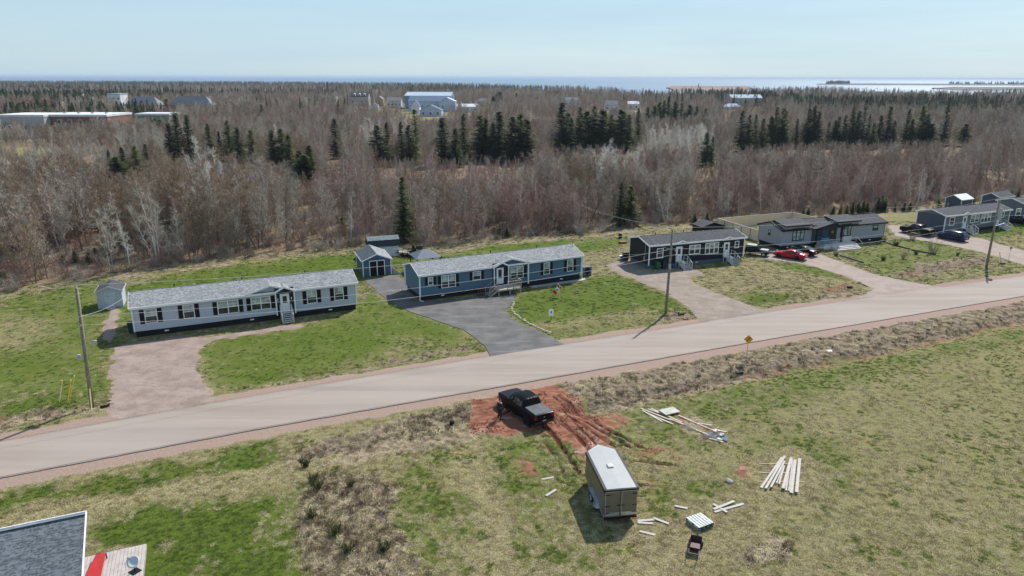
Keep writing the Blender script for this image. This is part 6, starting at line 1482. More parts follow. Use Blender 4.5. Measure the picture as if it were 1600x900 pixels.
marker(91.5, 628, 97, 2.0, CRM, 'cream marker stake, leftmost of three left of the left pole'); marker(104.5, 627, 110.5, 2.0, YEL, 'yellow marker stake just left of its taller tilted neighbour'); marker(107.5, 622, 116, 2.1, YEL, 'strongly tilted yellow marker stake, third from the left')
marker(142, 635, 139, 1.9, CRM, 'cream marker stake leaning against the foot of the left utility pole'); marker(1058, 489, 1056.5, 1.8, CRM, 'cream marker stake right of the middle utility pole'); marker(1565, 411, 1562, 1.7, CRM, 'cream marker stake right of the transformer pole')
x, y = G(1576, 405); t = thing('mail_sign', 'small grey sign on a thin post beside the right hand drive', 'sign', (x, y, 0)); m = MB(); m.bar((0,0,-.2),(0,0,1.9),.04,.04); m.build('post', GALV, t); m = MB(); m.prism([(0,1.5),(.28,1.8),(0,2.1),(-.28,1.8)], 'y', -.04, -.02); m.build('panel', M('sign_back', (.30,.30,.28), .6), t)
x, y = G(861, 500); t = thing('lot_sign', 'white rounded sign with a dark symbol on the blue home lawn', 'sign', (x, y, 0), R(8))
m = MB(); m.bar((0,0,-.2),(0,0,.6),.06,.06); m.build('post', BLACK, t)
m = MB(); P_ = [(-.3,.5),(.3,.5),(.3,1.1)]+[(.3*math.cos(a*math.pi/8), 1.1+.22*math.sin(a*math.pi/8)) for a in range(1,8)]+[(-.3,1.1)]; m.prism(P_, 'y', -.05, 0); p = m.build('panel', WHITE, t)
m = MB(); m.prism([(-.07,.95),(.07,.95),(.0,1.18)], 'y', -.062, -.052); m.box(-.06,.06,-.062,-.052,.86,.95); m.build('symbol', BLACK, p)
# flag leaning on its short pole
x, y = G(873.5, 463.5); t = thing('flag', 'red and white maple leaf flag drooping from a short white pole on the lawn', 'flag', (x, y, 0), R(5))
m = MB(); m.tube([(0,0,-.2),(.06,0,1.5)], .03, 8); m.tube([(-.25,0,1.75),(.35,0,1.2)], .025, 8); m.build('pole', WHITE, t)
def flagmesh(u0, u1, nm, mt, par):
    m = MB(); nu, nv = 8, 10; vs = []
    o = Vector((.05,0,1.45)); U = Vector((-.62,-.05,.30)); 
    for j in range(nv+1):
        for i_ in range(nu+1):
            u = u0+(u1-u0)*i_/nu; v = j/nv
            # hangs from the slanting pole: u runs along the hoist-to-fly, v across
            p = Vector((-.05,0,1.62))+Vector((-.85,-.1,-.95))*u+Vector((.42,-.05,-.32))*v+Vector((0,.10*math.sin(u*9+v*2),.04*math.sin(u*7+v*5)))
            vs.append(p)
    m.add(vs, [(j*(nu+1)+i_, j*(nu+1)+i_+1, (j+1)*(nu+1)+i_+1, (j+1)*(nu+1)+i_) for j in range(nv) for i_ in range(nu)])
    o = m.build(nm, mt, par, smooth=True, fix=False); return o
FR = M('flag_red', (.50,.02,.03), .8, var=.05); FW = M('flag_white', (.75,.72,.72), .8, var=.05)
flagmesh(0, .27, 'flag_band', FR, t); wf = flagmesh(.27, .75, 'flag_field', FW, t); flagmesh(.75, 1.0, 'flag_band', FR, t)
lm = MB(); leaf = [(0,.5),(.12,.28),(.26,.34),(.2,.08),(.42,.12),(.34,-.05),(.46,-.12),(.14,-.3),(.16,-.42),(.02,-.38),(.02,-.55),(-.02,-.55),(-.02,-.38),(-.16,-.42),(-.14,-.3),(-.46,-.12),(-.34,-.05),(-.42,.12),(-.2,.08),(-.26,.34),(-.12,.28)]
def fp(u, v): return Vector((-.05,0,1.62))+Vector((-.85,-.1,-.95))*u+Vector((.42,-.05,-.32))*v+Vector((0,.10*math.sin(u*9+v*2)-.02,.04*math.sin(u*7+v*5)))
for sgn in (1,):
    lm.add([fp(.51-q[1]*.34, .5+q[0]*.62) for q in leaf], [tuple(range(len(leaf)))]); lm.add([fp(.51-q[1]*.34, .5+q[0]*.62)+Vector((0,.04,0)) for q in leaf], [tuple(range(len(leaf)))])
lm.build('maple_leaf', FR, wf, fix=False)
# wagon wheel by the deck steps
w2 = Wall((-11.47,84.91), R(26.57)); s0 = w2.at(745, 455)[0]
x = -11.47+math.cos(R(26.57))*s0+.0*1.0; y = 84.91+math.sin(R(26.57))*s0
x -= -math.sin(R(26.57))*-1.4*-1; y += -math.cos(R(26.57))*1.4; x = -11.47+math.cos(R(26.57))*s0+math.sin(R(26.57))*1.4
t = thing('wagon_wheel', 'rusty brown wagon wheel standing beside the deck steps', 'wheel', (x, y, 0), R(26)); m = MB(); m.tube([(.5*math.cos(k*math.pi/12), 0, .52+.5*math.sin(k*math.pi/12)) for k in range(25)], .04, 6, False)
for k in range(5): m.bar((.5*math.cos(k*math.pi/5), 0, .52+.5*math.sin(k*math.pi/5)), (-.5*math.cos(k*math.pi/5), 0, .52-.5*math.sin(k*math.pi/5)), .04, .04)
m.build('rim', M('rust_brown', (.12,.05,.03), .9), t); m = MB(); m.tube([(0,-.08,.52),(0,.08,.52)], .08, 10); m.build('hub', M('rust_brown', (.12,.05,.03)), t)
# bins
def bin_(px, py, col, label, rz=.3, H=1.05):
    x, y = G(px, py); t = thing('wheelie_bin', label, 'bin', (x, y, 0), rz); mt = M('bin_%d%d%d' % tuple(int(c*99) for c in col), col, .5)
    m = MB(); m.add([(-.24,-.28,.08),(.24,-.28,.08),(.24,.28,.08),(-.24,.28,.08),(-.3,-.36,H),(.3,-.36,H),(.3,.36,H),(-.3,.36,H)], [(0,3,2,1),(4,5,6,7),(0,1,5,4),(1,2,6,5),(2,3,7,6),(3,0,4,7)]); m.build('body', mt, t)
    m = MB(); m.bbox(-.32,.32,-.4,.4,H+.002,H+.08,.03); m.build('lid', mt, t)
    for sx in (-1,1): m = MB(); m.tube([(sx*.22,.3,.11),(sx*.28,.3,.11)], .11, 10); m.build('wheel', RUBBER, t)
bin_(206, 520, (.015,.06,.045), 'dark green bin at the left end of the pale grey home', .4, 1.2)
bin_(1027, 421, (.02,.12,.05), 'green wheelie bin at the front of the charcoal home', .3); bin_(1037, 420, (.02,.025,.03), 'black wheelie bin between the green bin and the blue bag', .2)
x, y = G(1052, 418); t = thing('bag', 'blue bag lying beside the black bin by the charcoal home', 'bag', (x, y, 0)); m = MB(); vs = []; 
for j in range(6):
    for k in range(10): a = k*.628; r_ = .35*math.sin(.35+j*.5)*(1+.15*math.sin(k*2.3+j)); vs.append((r_*math.cos(a), r_*.8*math.sin(a), .02+j*.11))
m.add(vs, [(j*10+k, j*10+(k+1) % 10, (j+1)*10+(k+1) % 10, (j+1)*10+k) for j in range(5) for k in range(10)]+[tuple(range(50,60))]); m.build('sack', M('blue_bag', (.05,.09,.30), .5), t, smooth=True)
# air unit and tanks
def unit(px, py, label, dims, mat, rz, name='heat_pump', cat='heat pump', off=(0,0)):
    x, y = G(px, py); t = thing(name, label, cat, (x+off[0], y+off[1], 0), rz); a, b, c = dims; m = MB(); m.bbox(-a/2, a/2, -b/2, b/2, .12, c, .04); bd = m.build('case', mat, t)
    m = MB(); m.tube([(0, -b/2-.02, c*.55), (0, -b/2+.01, c*.55)], min(a, c)*.36, 18); m.build('fan_guard', BLACK, bd)
    m = MB(); m.box(-a/2+.05, -a/2+.15, -b/2, b/2, 0, .12); m.box(a/2-.15, a/2-.05, -b/2, b/2, 0, .12); m.build('foot', BLACK, t)
unit(914, 432, 'blue grey heating oil unit at the right end of the blue home', (1.4,.7,1.35), M('unit_slate', (.10,.14,.18), .5), R(26), 'oil_tank', 'tank', (.2,.5))
unit(977, 407, 'dark air unit at the left end of the charcoal home', (.9,.5,1.3), M('unit_dark', (.03,.035,.04), .5), R(20)); unit(970, 406, 'white box on the ground beside the dark air unit', (.6,.4,.7), WHITE, R(20), 'storage_box', 'box')
x, y = G(969, 372); t = thing('dark_barrel', 'small dark barrel on the back lawn left of the charcoal home', 'barrel', (x, y, 0)); m = MB(); m.tube([(0,0,0),(0,0,.2),(0,0,.6),(0,0,.8)], [.26,.33,.33,.26], 14); m.build('drum', BLACK, t)
x, y = G(973, 380); t = thing('wooden_crate', 'low reddish wooden crate on the back lawn near the barrel', 'crate', (x, y, 0), .3); m = MB(); [m.box(-.6, .6, -.4+.2*k, -.4+.2*k+.17, .3, .34) for k in range(4)]; m.box(-.6,.6,-.4,-.36,0,.3); m.box(-.6,.6,.36,.4,0,.3); m.build('slats', M('red_wood', (.28,.14,.08), .8), t)
# turquoise bench on the porch deck, dark patio set
w4 = Wall((43.81,113.1), R(19.88)); s0 = w4.at(1280,376)[0]; a = R(19.88); bx, by = 43.81+math.cos(a)*s0+math.sin(a)*1.5, 113.1+math.sin(a)*s0-math.cos(a)*1.5
t = thing('bench', 'turquoise bench on the porch of the light grey home', 'bench', (bx, by, .8), a); TQ = M('turquoise_paint', (.03,.30,.42), .5)
m = MB(); m.box(-.8,.8,-.25,.2,.4,.45); m.build('seat', TQ, t); m = MB(); [m.box(-.8,.8,.2,.24,.5+.12*k,.6+.12*k) for k in range(4)]; m.build('backrest', TQ, t)
for sx in (-1,1):
    for sy in (-.2,.2): m = MB(); m.box(sx*.72-.04, sx*.72+.04, sy-.03, sy+.03, 0, .4 if sy < 0 else 1.0); m.build('leg', TQ, t)

# ------------------------------------------------------------------ loose boards, pallets and debris on the field
def board(px0, py0, px1, py1, label, group=None, wd=.16, th=.04, mat=BOARDW, z_=.05, rot=0):
    a, b = G(px0, py0), G(px1, py1); cx, cy = (a[0]+b[0])/2, (a[1]+b[1])/2; L = math.dist(a, b); an = math.atan2(b[1]-a[1], b[0]-a[0])
    m = MB(); m.bbox(-L/2, L/2, -wd/2, wd/2, 0, th, .006); o = m.build('board', mat, loc=(cx, cy, gz(cx, cy)+z_), rz=an); tag(o, label, 'board', group)
gp_ = 'white boards laid side by side on the field'
PB = [(1189,764,1222,716,.20),(1196,766,1226,715,.2),(1204,765,1225.5,724,.18),(1213,757,1224,731,.12),(1217,759,1225,730,.14),(1223,767,1236,719,.26),(1233,769,1239,721,.2),(1236,773,1242,721,.26),(1244,773,1249,720,.26),(1228,768,1232,740,.14)]
ordn = ['leftmost of the row, slanting most', 'second from the left in the slanting row', 'third from the left in the slanting row', 'short thin one in the middle of the row', 'short one beside the thin middle board', 'long wide one just right of the middle gap', 'narrow one fourth from the right', 'long one second from the right', 'rightmost of the row, nearly upright', 'short one low in the middle gap']
for k, (a, b, c, d, w_) in enumerate(PB): board(a, b, c, d, 'white board on the field, '+ordn[k], gp_, w_*.82, .05, z_=.06+.055*(k % 3))
for k in (1, 2, 3): board(1186, 765-14*k+2, 1254, 768-14*k, 'pale batten under the row of white boards, %s' % ('nearest', 'middle', 'farthest')[k-1] if False else 'pale batten under the row of white boards, '+('nearest of three', 'middle of three', 'farthest of three')[k-1], 'battens under the white boards', .08, .05, WOODP, z_=.0)
for (a, b, c, d, l) in ((846,749.5,868,745,'single white board lying nearest the truck'),(853,776,869,766,'single white board left of the trailer, lower of two'),(996,815,1022,813,'white board just right of the trailer'),(996,817.5,1020,819,'thin white board under another right of the trailer'),(1021,811,1045,820,'white board right of the trailer, angled down to the right'),(999,831,1024,837,'lowest white board right of the trailer'),(1054,792,1074,796,'single faded board near the pallets'),
                        (1115,798,1147,785,'white board crossing its neighbour right of the pallet, upper one'),(1116,801,1162,788,'long white board crossing right of the pallet'),(1114,789,1136,802,'short board beneath the crossed boards')): board(a, b, c, d, l, None, .2, .04, z_=.03+.03*(a % 3))
for (a, b, c, d, l) in ((1001,639,1047,657,'weathered plank on the strip by the ditch, nearest'),(1003,642,1035,660,'white painted plank at the left end of the debris strip'),(1017,639,1066,661,'pale plank in the middle of the debris strip'),(1034,640,1055,648,'short plank at the top of the debris strip'),(1046,655,1110,682,'long pale plank along the debris strip'),(1060,650,1120,676,'long thin plank along the far side of the debris strip'),(1008,645,1052,664,'grey plank lying under the nearest plank of the strip'),(1012,640,1030,646,'short grey plank at the far left of the debris strip'),(1068,664,1088,672,'short plank in the straw half way along the strip'),(1090,662,1112,666,'dark edged plank beside the red hole of the strip'),(1108,686,1130,692,'pale plank below the grey tarpaulin'),(1112,672,1136,676,'thin plank above the grey tarpaulin')): board(a, b, c, d, l, 'planks of the debris strip', .15, .04, WOODP, z_=.04)
a = G(1046, 645); o = MB(); o.box(-.75,.75,-.5,.5,0,.06); tag(o.build('plywood_sheet', M('grey_plywood', (.42,.41,.37), .8), loc=(a[0], a[1], .14), rz=R(25)), 'grey plywood sheet on the debris strip', 'plywood')
a = G(1122, 683); mb = MB(); rr0 = random.Random(4)
vs = []
for j in range(9):
    for k in range(13): vs.append((-.8+.133*k, -.45+.11*j+.08*math.sin(k), .05+.16*rr0.random()*math.sin(math.pi*k/12)*math.sin(math.pi*j/8)+.05))
mb.add(vs, [(j*13+k, j*13+k+1, (j+1)*13+k+1, (j+1)*13+k) for j in range(8) for k in range(12)]); tag(mb.build('tarpaulin', M('grey_tarp', (.13,.145,.165), .9), loc=(a[0], a[1], 0), rz=R(-25)), 'crumpled dark grey tarpaulin at the end of the debris strip', 'tarpaulin')
for k, (px, py) in enumerate(((1119,677),(1127,683),(1124,690))):
    a = G(px, py); m = MB(); vs = [(rr0.uniform(-.35,.35), rr0.uniform(-.18,.18), .12+rr0.uniform(0,.1)) for _ in range(9)]
    vs = [(-.22+.11*i_, -.1+.1*j+rr0.uniform(-.05,.05), .2+rr0.uniform(0,.12)) for j in range(3) for i_ in range(5)]; m.add(vs, [(j*5+i_, j*5+i_+1, (j+1)*5+i_+1, (j+1)*5+i_) for j in range(2) for i_ in range(4)])
    tag(m.build('plastic_scrap', WHITE, loc=(a[0], a[1], 0), rz=k), ('white plastic scrap on the grey tarpaulin, farthest', 'white plastic scrap in the middle of the tarpaulin', 'white plastic scrap at the near edge of the tarpaulin')[k], 'scrap')
def rock(px, py, r_, label, mat, flat=.6):
    x, y = G(px, py); rr1 = random.Random(int(px*7)); bm = bmesh.new(); bmesh.ops.create_icosphere(bm, subdivisions=2, radius=r_)
    for v_ in bm.verts: v_.co *= rr1.uniform(.8, 1.15); v_.co.z *= flat
    me_ = bpy.data.meshes.new('rock'); bm.to_mesh(me_); bm.free(); me_.materials.append(mat); o = link(bpy.data.objects.new('rock', me_), loc=(x, y, gz(x, y)+r_*flat*.5)); tag(o, label, 'rock'); return o
ROCKM = M('grey_rock', (.32,.30,.27), .9, var=.3, bmp=.01)
rock(1139.5, 753.5, .28, 'grey rock beside the red dirt patch left of the white boards', ROCKM); rock(1296, 549, .3, 'white stone on the rough verge right of the sign', WHITE, .4); rock(1450, 516, .25, 'dark stone at the edge of the rough verge', M('dark_rock', (.08,.07,.06)))
def pallet(px, py, rz, label):
    x, y = G(px, py); t = thing('pallet', label, 'pallet', (x, y, 0), rz); T_ = M('pale_green_wood', (.56,.60,.57), .8, var=.12); m = MB()
    for k in range(6): m.box(-.6, .6, -.6+.206*k, -.6+.206*k+.155, .33, .36)
    m.build('top_slat', T_, t); m = MB()
    for x_ in (-.56, 0, .56): m.box(x_-.05, x_+.05, -.6, .6, .23, .329); m.box(x_-.05, x_+.05, -.6, .6, .08, .17)
    m.build('stringer', M('dark_green_wood', (.03,.06,.05), .8), t); m = MB()
    for k in range(4): m.box(-.6, .6, -.6+.35*k, -.6+.35*k+.15, .172, .228)
    for k in range(3): m.box(-.6, .6, -.6+.5*k, -.6+.5*k+.15, .02, .078)
    m.build('lower_slat', WOODP, t)
pallet(1093, 820, R(-62), 'stacked pale green pallet on the straw patch')
x, y = G(1086, 857); t = thing('garden_cart', 'dark maroon cart lying below the green pallet', 'cart', (x, y, 0), R(70)); CM = M('maroon', (.035,.012,.012), .5)
m = MB(); m.add([(-.5,-.3,.18),(.45,-.25,.18),(.45,.25,.18),(-.5,.3,.18),(-.65,-.38,.5),(.6,-.33,.5),(.6,.33,.5),(-.65,.38,.5)], [(0,1,2,3),(0,1,5,4),(1,2,6,5),(2,3,7,6),(3,0,4,7)]); m.build('tray', CM, t, fix=False)
m = MB(); m.bar((-.6,-.3,.4),(-1.3,-.28,.55),.05,.05); m.bar((-.6,.3,.4),(-1.3,.28,.55),.05,.05); m.bar((-1.3,-.28,.55),(-1.3,.28,.55),.05,.05); m.build('handle', CM, t); m = MB()
for sy in (-1,1): m.tube([(.3, sy*.34, .17),(.3, sy*.42, .17)], .17, 12)
m.build('wheel', RUBBER, t)
# culvert ends, road litter
def culvert(px, py, label, rz):
    x, y = G(px, py); t = thing('culvert_pipe', label, 'culvert', (x, y, gz(x, y)+.06), rz); m = MB(); n = 14; vs = []
    for s_, r_ in ((-.35,.19),(.35,.19),(.35,.15),(-.35,.15)): vs += [(s_, r_*math.cos(k*2*math.pi/n), r_*math.sin(k*2*math.pi/n)) for k in range(n)]
    m.add(vs, [(j*n+k, j*n+(k+1) % n, ((j+1) % 4)*n+(k+1) % n, ((j+1) % 4)*n+k) for j in range(4) for k in range(n)]); m.build('pipe', BLACK, t)
culvert(1064, 491, 'black culvert end near the foot of the middle utility pole', R(20)); culvert(1328, 446, 'black culvert end in the red ditch beside the light grey home drive', R(20)); culvert(164, 634, 'black culvert end beside the gravel drive at the left', R(24)); culvert(1155, 580, 'black culvert end below the yellow road sign', R(24)); culvert(1567, 413, 'black culvert end near the transformer pole', R(24))
x, y = G(706, 664); t = thing('bucket', 'black bucket in the weeds left of the muddy turn-in', 'bucket', (x, y, 0)); m = MB(); m.tube([(0,0,0),(0,0,.38)], [.15,.2], 14); m.build('pail', BLACK, t); m = MB(); m.tube([(.2*math.cos(k*math.pi/8), 0, .36+.12*math.sin(k*math.pi/8)) for k in range(9)], .012, 4); m.build('handle', GALV, t)
# stones along the asphalt drive and garden edging
SE = [G(*p) for p in ((800,473),(795,482),(800,491),(812,499),(825,507),(840,514),(855,520))]
rr2 = random.Random(3)
for k in range(22):
    t_ = k/21*(len(SE)-1); i_ = min(int(t_), len(SE)-2); x = SE[i_][0]+(SE[i_+1][0]-SE[i_][0])*(t_-i_)+.25+rr2.uniform(-.08,.08); y = SE[i_][1]+(SE[i_+1][1]-SE[i_][1])*(t_-i_)+rr2.uniform(-.08,.08)
    bm = bmesh.new(); bmesh.ops.create_icosphere(bm, subdivisions=1, radius=.17)
    for v_ in bm.verts: v_.co = Vector((v_.co.x*rr2.uniform(.8,1.5), v_.co.y*rr2.uniform(.8,1.3), v_.co.z*.6))
    me_ = bpy.data.meshes.new('edging_stone'); bm.to_mesh(me_); bm.free(); me_.materials.append(EDGE); tag(link(bpy.data.objects.new('edging_stone', me_), loc=(x, y, .07)), 'pale stone in the line edging the asphalt drive by the blue home lawn', 'stone', 'stones edging the asphalt drive')
def timber(p0, p1, label):
    a, b = G(*p0), G(*p1); L = math.dist(a, b); m = MB(); m.bbox(0, L, -.12, .12, -.02, .2, .02); o = m.build('landscape_timber', M('dark_timber', (.10,.085,.07), .9), loc=(a[0], a[1], 0), rz=math.atan2(b[1]-a[1], b[0]-a[0])); tag(o, label, 'timber edging')
timber((1313,400),(1349,411),'dark timber edging between the drive and the light grey home lawn'); timber((1385,380),(1422,390),'dark garden edging right of the light grey home, left piece'); timber((1424,391),(1462,398),'dark garden edging right of the light grey home, right piece')
SHR = combo('shrub_kind', [(shrub(61, .9, .45, 60), NEEDLE)]); SHB = combo('shrub_kind', [(shrub(62, 1.3, .35, 30), TW['brown'])])
for (px, py, s_, mm_, l) in ((1380,407,1.0,0,'small dark conifer shrub in the middle of the light grey home lawn'),(1431,398,.9,0,'small dark shrub on the lawn, second from the left'),(1400,384,1.2,0,'dark shrub at the right corner of the light grey home'),(1381,378,1.1,0,'dark bush against the right end of the light grey home'),(1306,400,.9,0,'dark bush at the foot of the porch steps'),(1496,400,.7,0,'low dark shrub near the right hand drive'),(1425,376,1.5,1,'thin leafless sapling beside the garden edging'),(1457,397,1.8,1,'taller leafless sapling at the end of the garden edging'),(1411,404,1.2,1,'thin leafless sapling on the front lawn'),
                         (477,728,1.0,0,'small dark evergreen sapling at the top of the weedy strip'),(490,752,.9,0,'small dark evergreen sapling in the weedy strip, second down'),(496,765,1.1,0,'small dark evergreen sapling in the weedy strip, third down'),(548,762,.8,0,'small dark evergreen sapling on the right of the weedy strip'),(523,838,1.2,0,'dark bushy sapling low in the weedy strip'),(488,810,1.0,0,'low dark clump at the left of the weedy strip'),(600,862,.9,0,'small dark sapling near the bottom of the weedy strip'),(543,866,1.0,0,'small dark sapling at the bottom edge of the weedy strip')):
    x, y = G(px, py); o = link(bpy.data.objects.new('shrub', SHR if mm_ == 0 else SHB), loc=(x, y, gz(x, y)), rz=px); o.scale = (s_,)*3; tag(o, l, 'shrub')
# brambles of the weedy strip and brush piles
rs = np.random.RandomState(77); pts = []
zp = W([(470,745),(560,735),(620,765),(600,810),(660,900),(650,960),(510,960),(475,860)]); zq = W([(640,650),(735,628),(735,665),(690,680),(640,678)])
for k in range(9000):
    x, y = rs.uniform(-14, 2), rs.uniform(28, 56)
    a1 = sdist(np.array([x]), np.array([y]), zp)[0]; a2 = sdist(np.array([x]), np.array([y]), zq)[0]
    if a1 > rs.uniform(-.6,.6) and rs.rand() < .45 or a2 > 0 and rs.rand() < .5: pts.append((x, y, gz(x, y)))
pts = np.array(pts); m_ = len(pts); rot = np.zeros((m_,3)); rot[:,2] = rs.rand(m_)*6.28; rot[:,0] = rs.normal(0,.3,m_); rot[:,1] = rs.normal(0,.3,m_)
BRm = [combo('bramble_kind', [(shrub(71, .5, .5, 14), GT['weed'])]), combo('bramble_kind', [(shrub(72, .5, .5, 14), TW['brown'])]), combo('bramble_kind', [(tuft(73, .4, .5, 50, .013, 2.0), GT['straw'])]), combo('bramble_kind', [(shrub(74, .5, .4, 14), GT['dark'])])]
scatter('brambles', pts, rot, np.repeat(rs.uniform(.5,1.1,(m_,1)),3,1), rs.choice([0,2,2,2,1,3,2,0], m_), BRm, 'tangle of dead brambles and tall grass in the weedy strip', 'brambles')

# clods of red mud lying about the turn-in
CL = []
for k in range(3):
    bm = bmesh.new(); bmesh.ops.create_icosphere(bm, subdivisions=1, radius=.055)
    for v_ in bm.verts: v_.co *= rr0.uniform(.6, 1.3); v_.co.z *= .6
    me_ = bpy.data.meshes.new('clod_kind'); bm.to_mesh(me_); bm.free(); me_.materials.append(vmat('mud_clod_%d' % k, (.17,.07,.045), (.30,.14,.09), rw=.9)); CL.append(me_)
cx, cy = nrs.uniform(-6, 9, 9000), nrs.uniform(43, 58, 9000); cc = channels(cx, cy); okc = (cc['d'] > .6)&(cc['v'] < .5)&(vnoise(cx, cy, .9, 51) > .55); cx, cy = cx[okc][:1400], cy[okc][:1400]; m_ = len(cx)
scatter('mud_clods', np.stack([cx, cy, ground_z(cx, cy)], 1), nrs.uniform(0, 6, (m_, 3)), np.repeat(nrs.uniform(.4, 1.5, (m_, 1)), 3, 1), nrs.randint(0, 3, m_), CL, 'loose clods of red mud scattered around the pickup', 'mud')
# ------------------------------------------------------------------ far buildings
def far_building(label, px, d, wpx, ytop, mats, kind='gable', name='building', cat='building', eave=None, depth=12, rz=0.0, wins=(0,0), winm=None, extra=None):
    x, y = bearing(px, d); Wm = wpx/FPX*(d*math.cos(PITCH)+8); H = max(3.2, ZY(ytop, d)); E_ = H if kind == 'flat' else max(2.3, ZY(eave, d) if eave else H*.6)
    root = thing(name, label, cat, (x, y, 0), rz); wall, roof = mats
    if kind == 'flat':
        m = MB(); m.box(-Wm/2, Wm/2, 0, depth, -.5, H-.9); m.build('wall', wall, root); m = MB(); m.box(-Wm/2-.2, Wm/2+.2, -.2, depth+.2, H-.9, H); m.build('roof', roof, root)
    elif kind == 'hip':
        m = MB(); m.box(-Wm/2, Wm/2, 0, depth, -.5, E_); m.build('wall', wall, root)
        m = MB(); a, b = Wm/2+.5, depth+.5; r_ = min(depth/2, Wm/2-1); m.add([(-a,-.5,E_),(a,-.5,E_),(a,b,E_),(-a,b,E_),(-a+r_,depth/2,H),(a-r_,depth/2,H)], [(0,1,5,4),(1,2,5),(2,3,4,5),(3,0,4),(3,2,1,0)]); m.build('roof', roof, root)
    elif kind == 'gable':
        m = MB(); m.prism([(0,-.5),(depth,-.5),(depth,E_),(depth/2,H-.1),(0,E_)], 'x', -Wm/2, Wm/2); m.build('wall', wall, root)
        m = MB()
        for ya in (-.4, depth+.4): slab(m, -Wm/2-.3, Wm/2+.3, ya, E_-.1, depth/2, H, .15)
        m.build('roof', roof, root)
    else:   # gable end faces the viewer
        m = MB(); m.prism([(-Wm/2,-.5),(Wm/2,-.5),(Wm/2,E_),(0,H-.1),(-Wm/2,E_)], 'y', 0, depth); m.build('wall', wall, root)
        m = MB()
        for sg in (-1, 1): m.prism([(sg*(Wm/2+.3),E_-.15),(0,H),(0,H+.15),(sg*(Wm/2+.3),E_)], 'y', -.3, depth+.3)
        m.build('roof', roof, root)
    nc, nr = wins
    for r_ in range(nr):
        for c in range(nc):
            cx = -Wm/2+Wm*(c+.5)/nc; zz = E_*(r_+.5)/nr if kind != 'flat' else (H-.9)*(r_+.5)/nr
            hw = min(.7, Wm/nc*.3); hh = min(.8, E_/max(nr,1)*.3)
            f = MB(); f.box(cx-hw-.12, cx+hw+.12, -.06, .02, zz-hh-.12, zz+hh+.12); fo = f.build('window', winm or WHITE, root)
            p = MB(); p.quad((cx-hw,-.07,zz-hh),(cx+hw,-.07,zz-hh),(cx+hw,-.07,zz+hh),(cx-hw,-.07,zz+hh)); p.build('pane', GLASS, fo, fix=False)
    if extra: extra(root, Wm, H, E_, depth)
    return root
fm = lambda n, c, r_=.8: M(n, c, r_, var=.12, scale=.3)
BRK = fm('far_brick', (.20,.105,.08)); CRW = fm('far_cream', (.40,.38,.35)); RF = fm('far_grey_roof', (.16,.165,.18)); RD = fm('far_dark_roof', (.05,.05,.06)); WHT = fm('far_white', (.62,.64,.67)); BLU = fm('far_blue_wall', (.14,.22,.36)); BRF = fm('far_blue_roof', (.06,.11,.19)); GRN = fm('far_green_wall', (.14,.22,.17)); MAR = fm('far_maroon_roof', (.07,.022,.022)); TANW = fm('far_tan', (.34,.26,.19)); LBR = fm('far_pale_blue_roof', (.30,.38,.46)); PBW = fm('far_pale_blue_wall', (.42,.50,.64))
def vents(root, Wm, H, E_, dp):
    m = MB()
    for k in range(4): x = -Wm/2+Wm*(.15+.22*k); m.box(x, x+1, dp*.4, dp*.4+1, H-.05, H+.7)
    m.build('roof_unit', GALV, root)
far_building('red brick building with white fascia at far left', 121, 330, 100, 181, (BRK, WHT), 'flat', wins=(6,2), depth=22, extra=vents)
far_building('cream walled flat building left of the brick one', 36, 326, 74, 181.5, (CRW, WHT), 'flat', wins=(6,1), depth=20, winm=WHITE)
far_building('small green walled building with white flat roof on the left', 240, 380, 52, 179, (GRN, WHT), 'flat', depth=14)
far_building('long grey hip roofed school on the left', 222, 560, 52, 153, (TANW, RF), 'hip', eave=166, depth=12, wins=(7,1))
far_building('right wing of the grey roofed school, next to the white cottage', 297, 566, 66, 152, (TANW, RF), 'hip', eave=166, depth=12, wins=(9,1))
far_building('dark roofed warehouse on the far left', 140, 560, 48, 161, (fm('far_brown', (.16,.12,.10)), RD), 'gable', eave=170, depth=16)
far_building('pale blue roofed warehouse at the back left', 122, 760, 42, 149.5, (WHT, LBR), 'gable', eave=153, depth=20)
far_building('white two storey block with blue windows beside the school', 180, 600, 20, 148, (WHT, LBR), 'flat', depth=12, wins=(3,2))
far_building('grey roofed warehouse behind the dark one', 155, 680, 60, 154, (CRW, RF), 'gable', eave=160, depth=18)
far_building('maroon roofed hall at the far left', 62, 500, 56, 159, (TANW, MAR), 'gable', eave=169, depth=16)
far_building('white cottage with steep gable right of the school', 351, 540, 15, 163, (WHT, RF), 'end', 'house', 'house', eave=173, depth=9, wins=(1,1))
far_building('small white house peeking between far trees right of the school', 327, 640, 9, 152, (WHT, RF), 'end', 'house', 'house', eave=160, depth=8, wins=(1,1))
def dormers(root, Wm, H, E_, dp):
    for k in range(3):
        x = -Wm*.28+Wm*.28*k; z0 = E_+(H-E_)*.15; z1 = z0+(H-E_)*.45
        m = MB(); m.prism([(x-1.2,z0),(x+1.2,z0),(x+1.2,z1),(x,z1+.9),(x-1.2,z1)], 'y', dp*.08, dp*.4); dm = m.build('dormer', WHT, root)
        m = MB(); m.quad((x-.6,dp*.08-.05,z0+.5),(x+.6,dp*.08-.05,z0+.5),(x+.6,dp*.08-.05,z1),(x-.6,dp*.08-.05,z1)); m.build('pane', GLASS, dm, fix=False)
far_building('large house with three dormers and dark roof left of centre', 561, 700, 28, 145, (CRW, RD), 'gable', 'house', 'house', eave=152, depth=11, wins=(4,1), extra=dormers)
far_building('white house with grey gable between the dormered house and the arena', 592, 690, 12, 151, (TANW, RF), 'end', 'house', 'house', eave=156, depth=9, wins=(1,1))
far_building('wide white house beside the blue arena', 615, 660, 22, 153, (WHT, RF), 'gable', 'house', 'house', eave=158, depth=9, wins=(4,1))
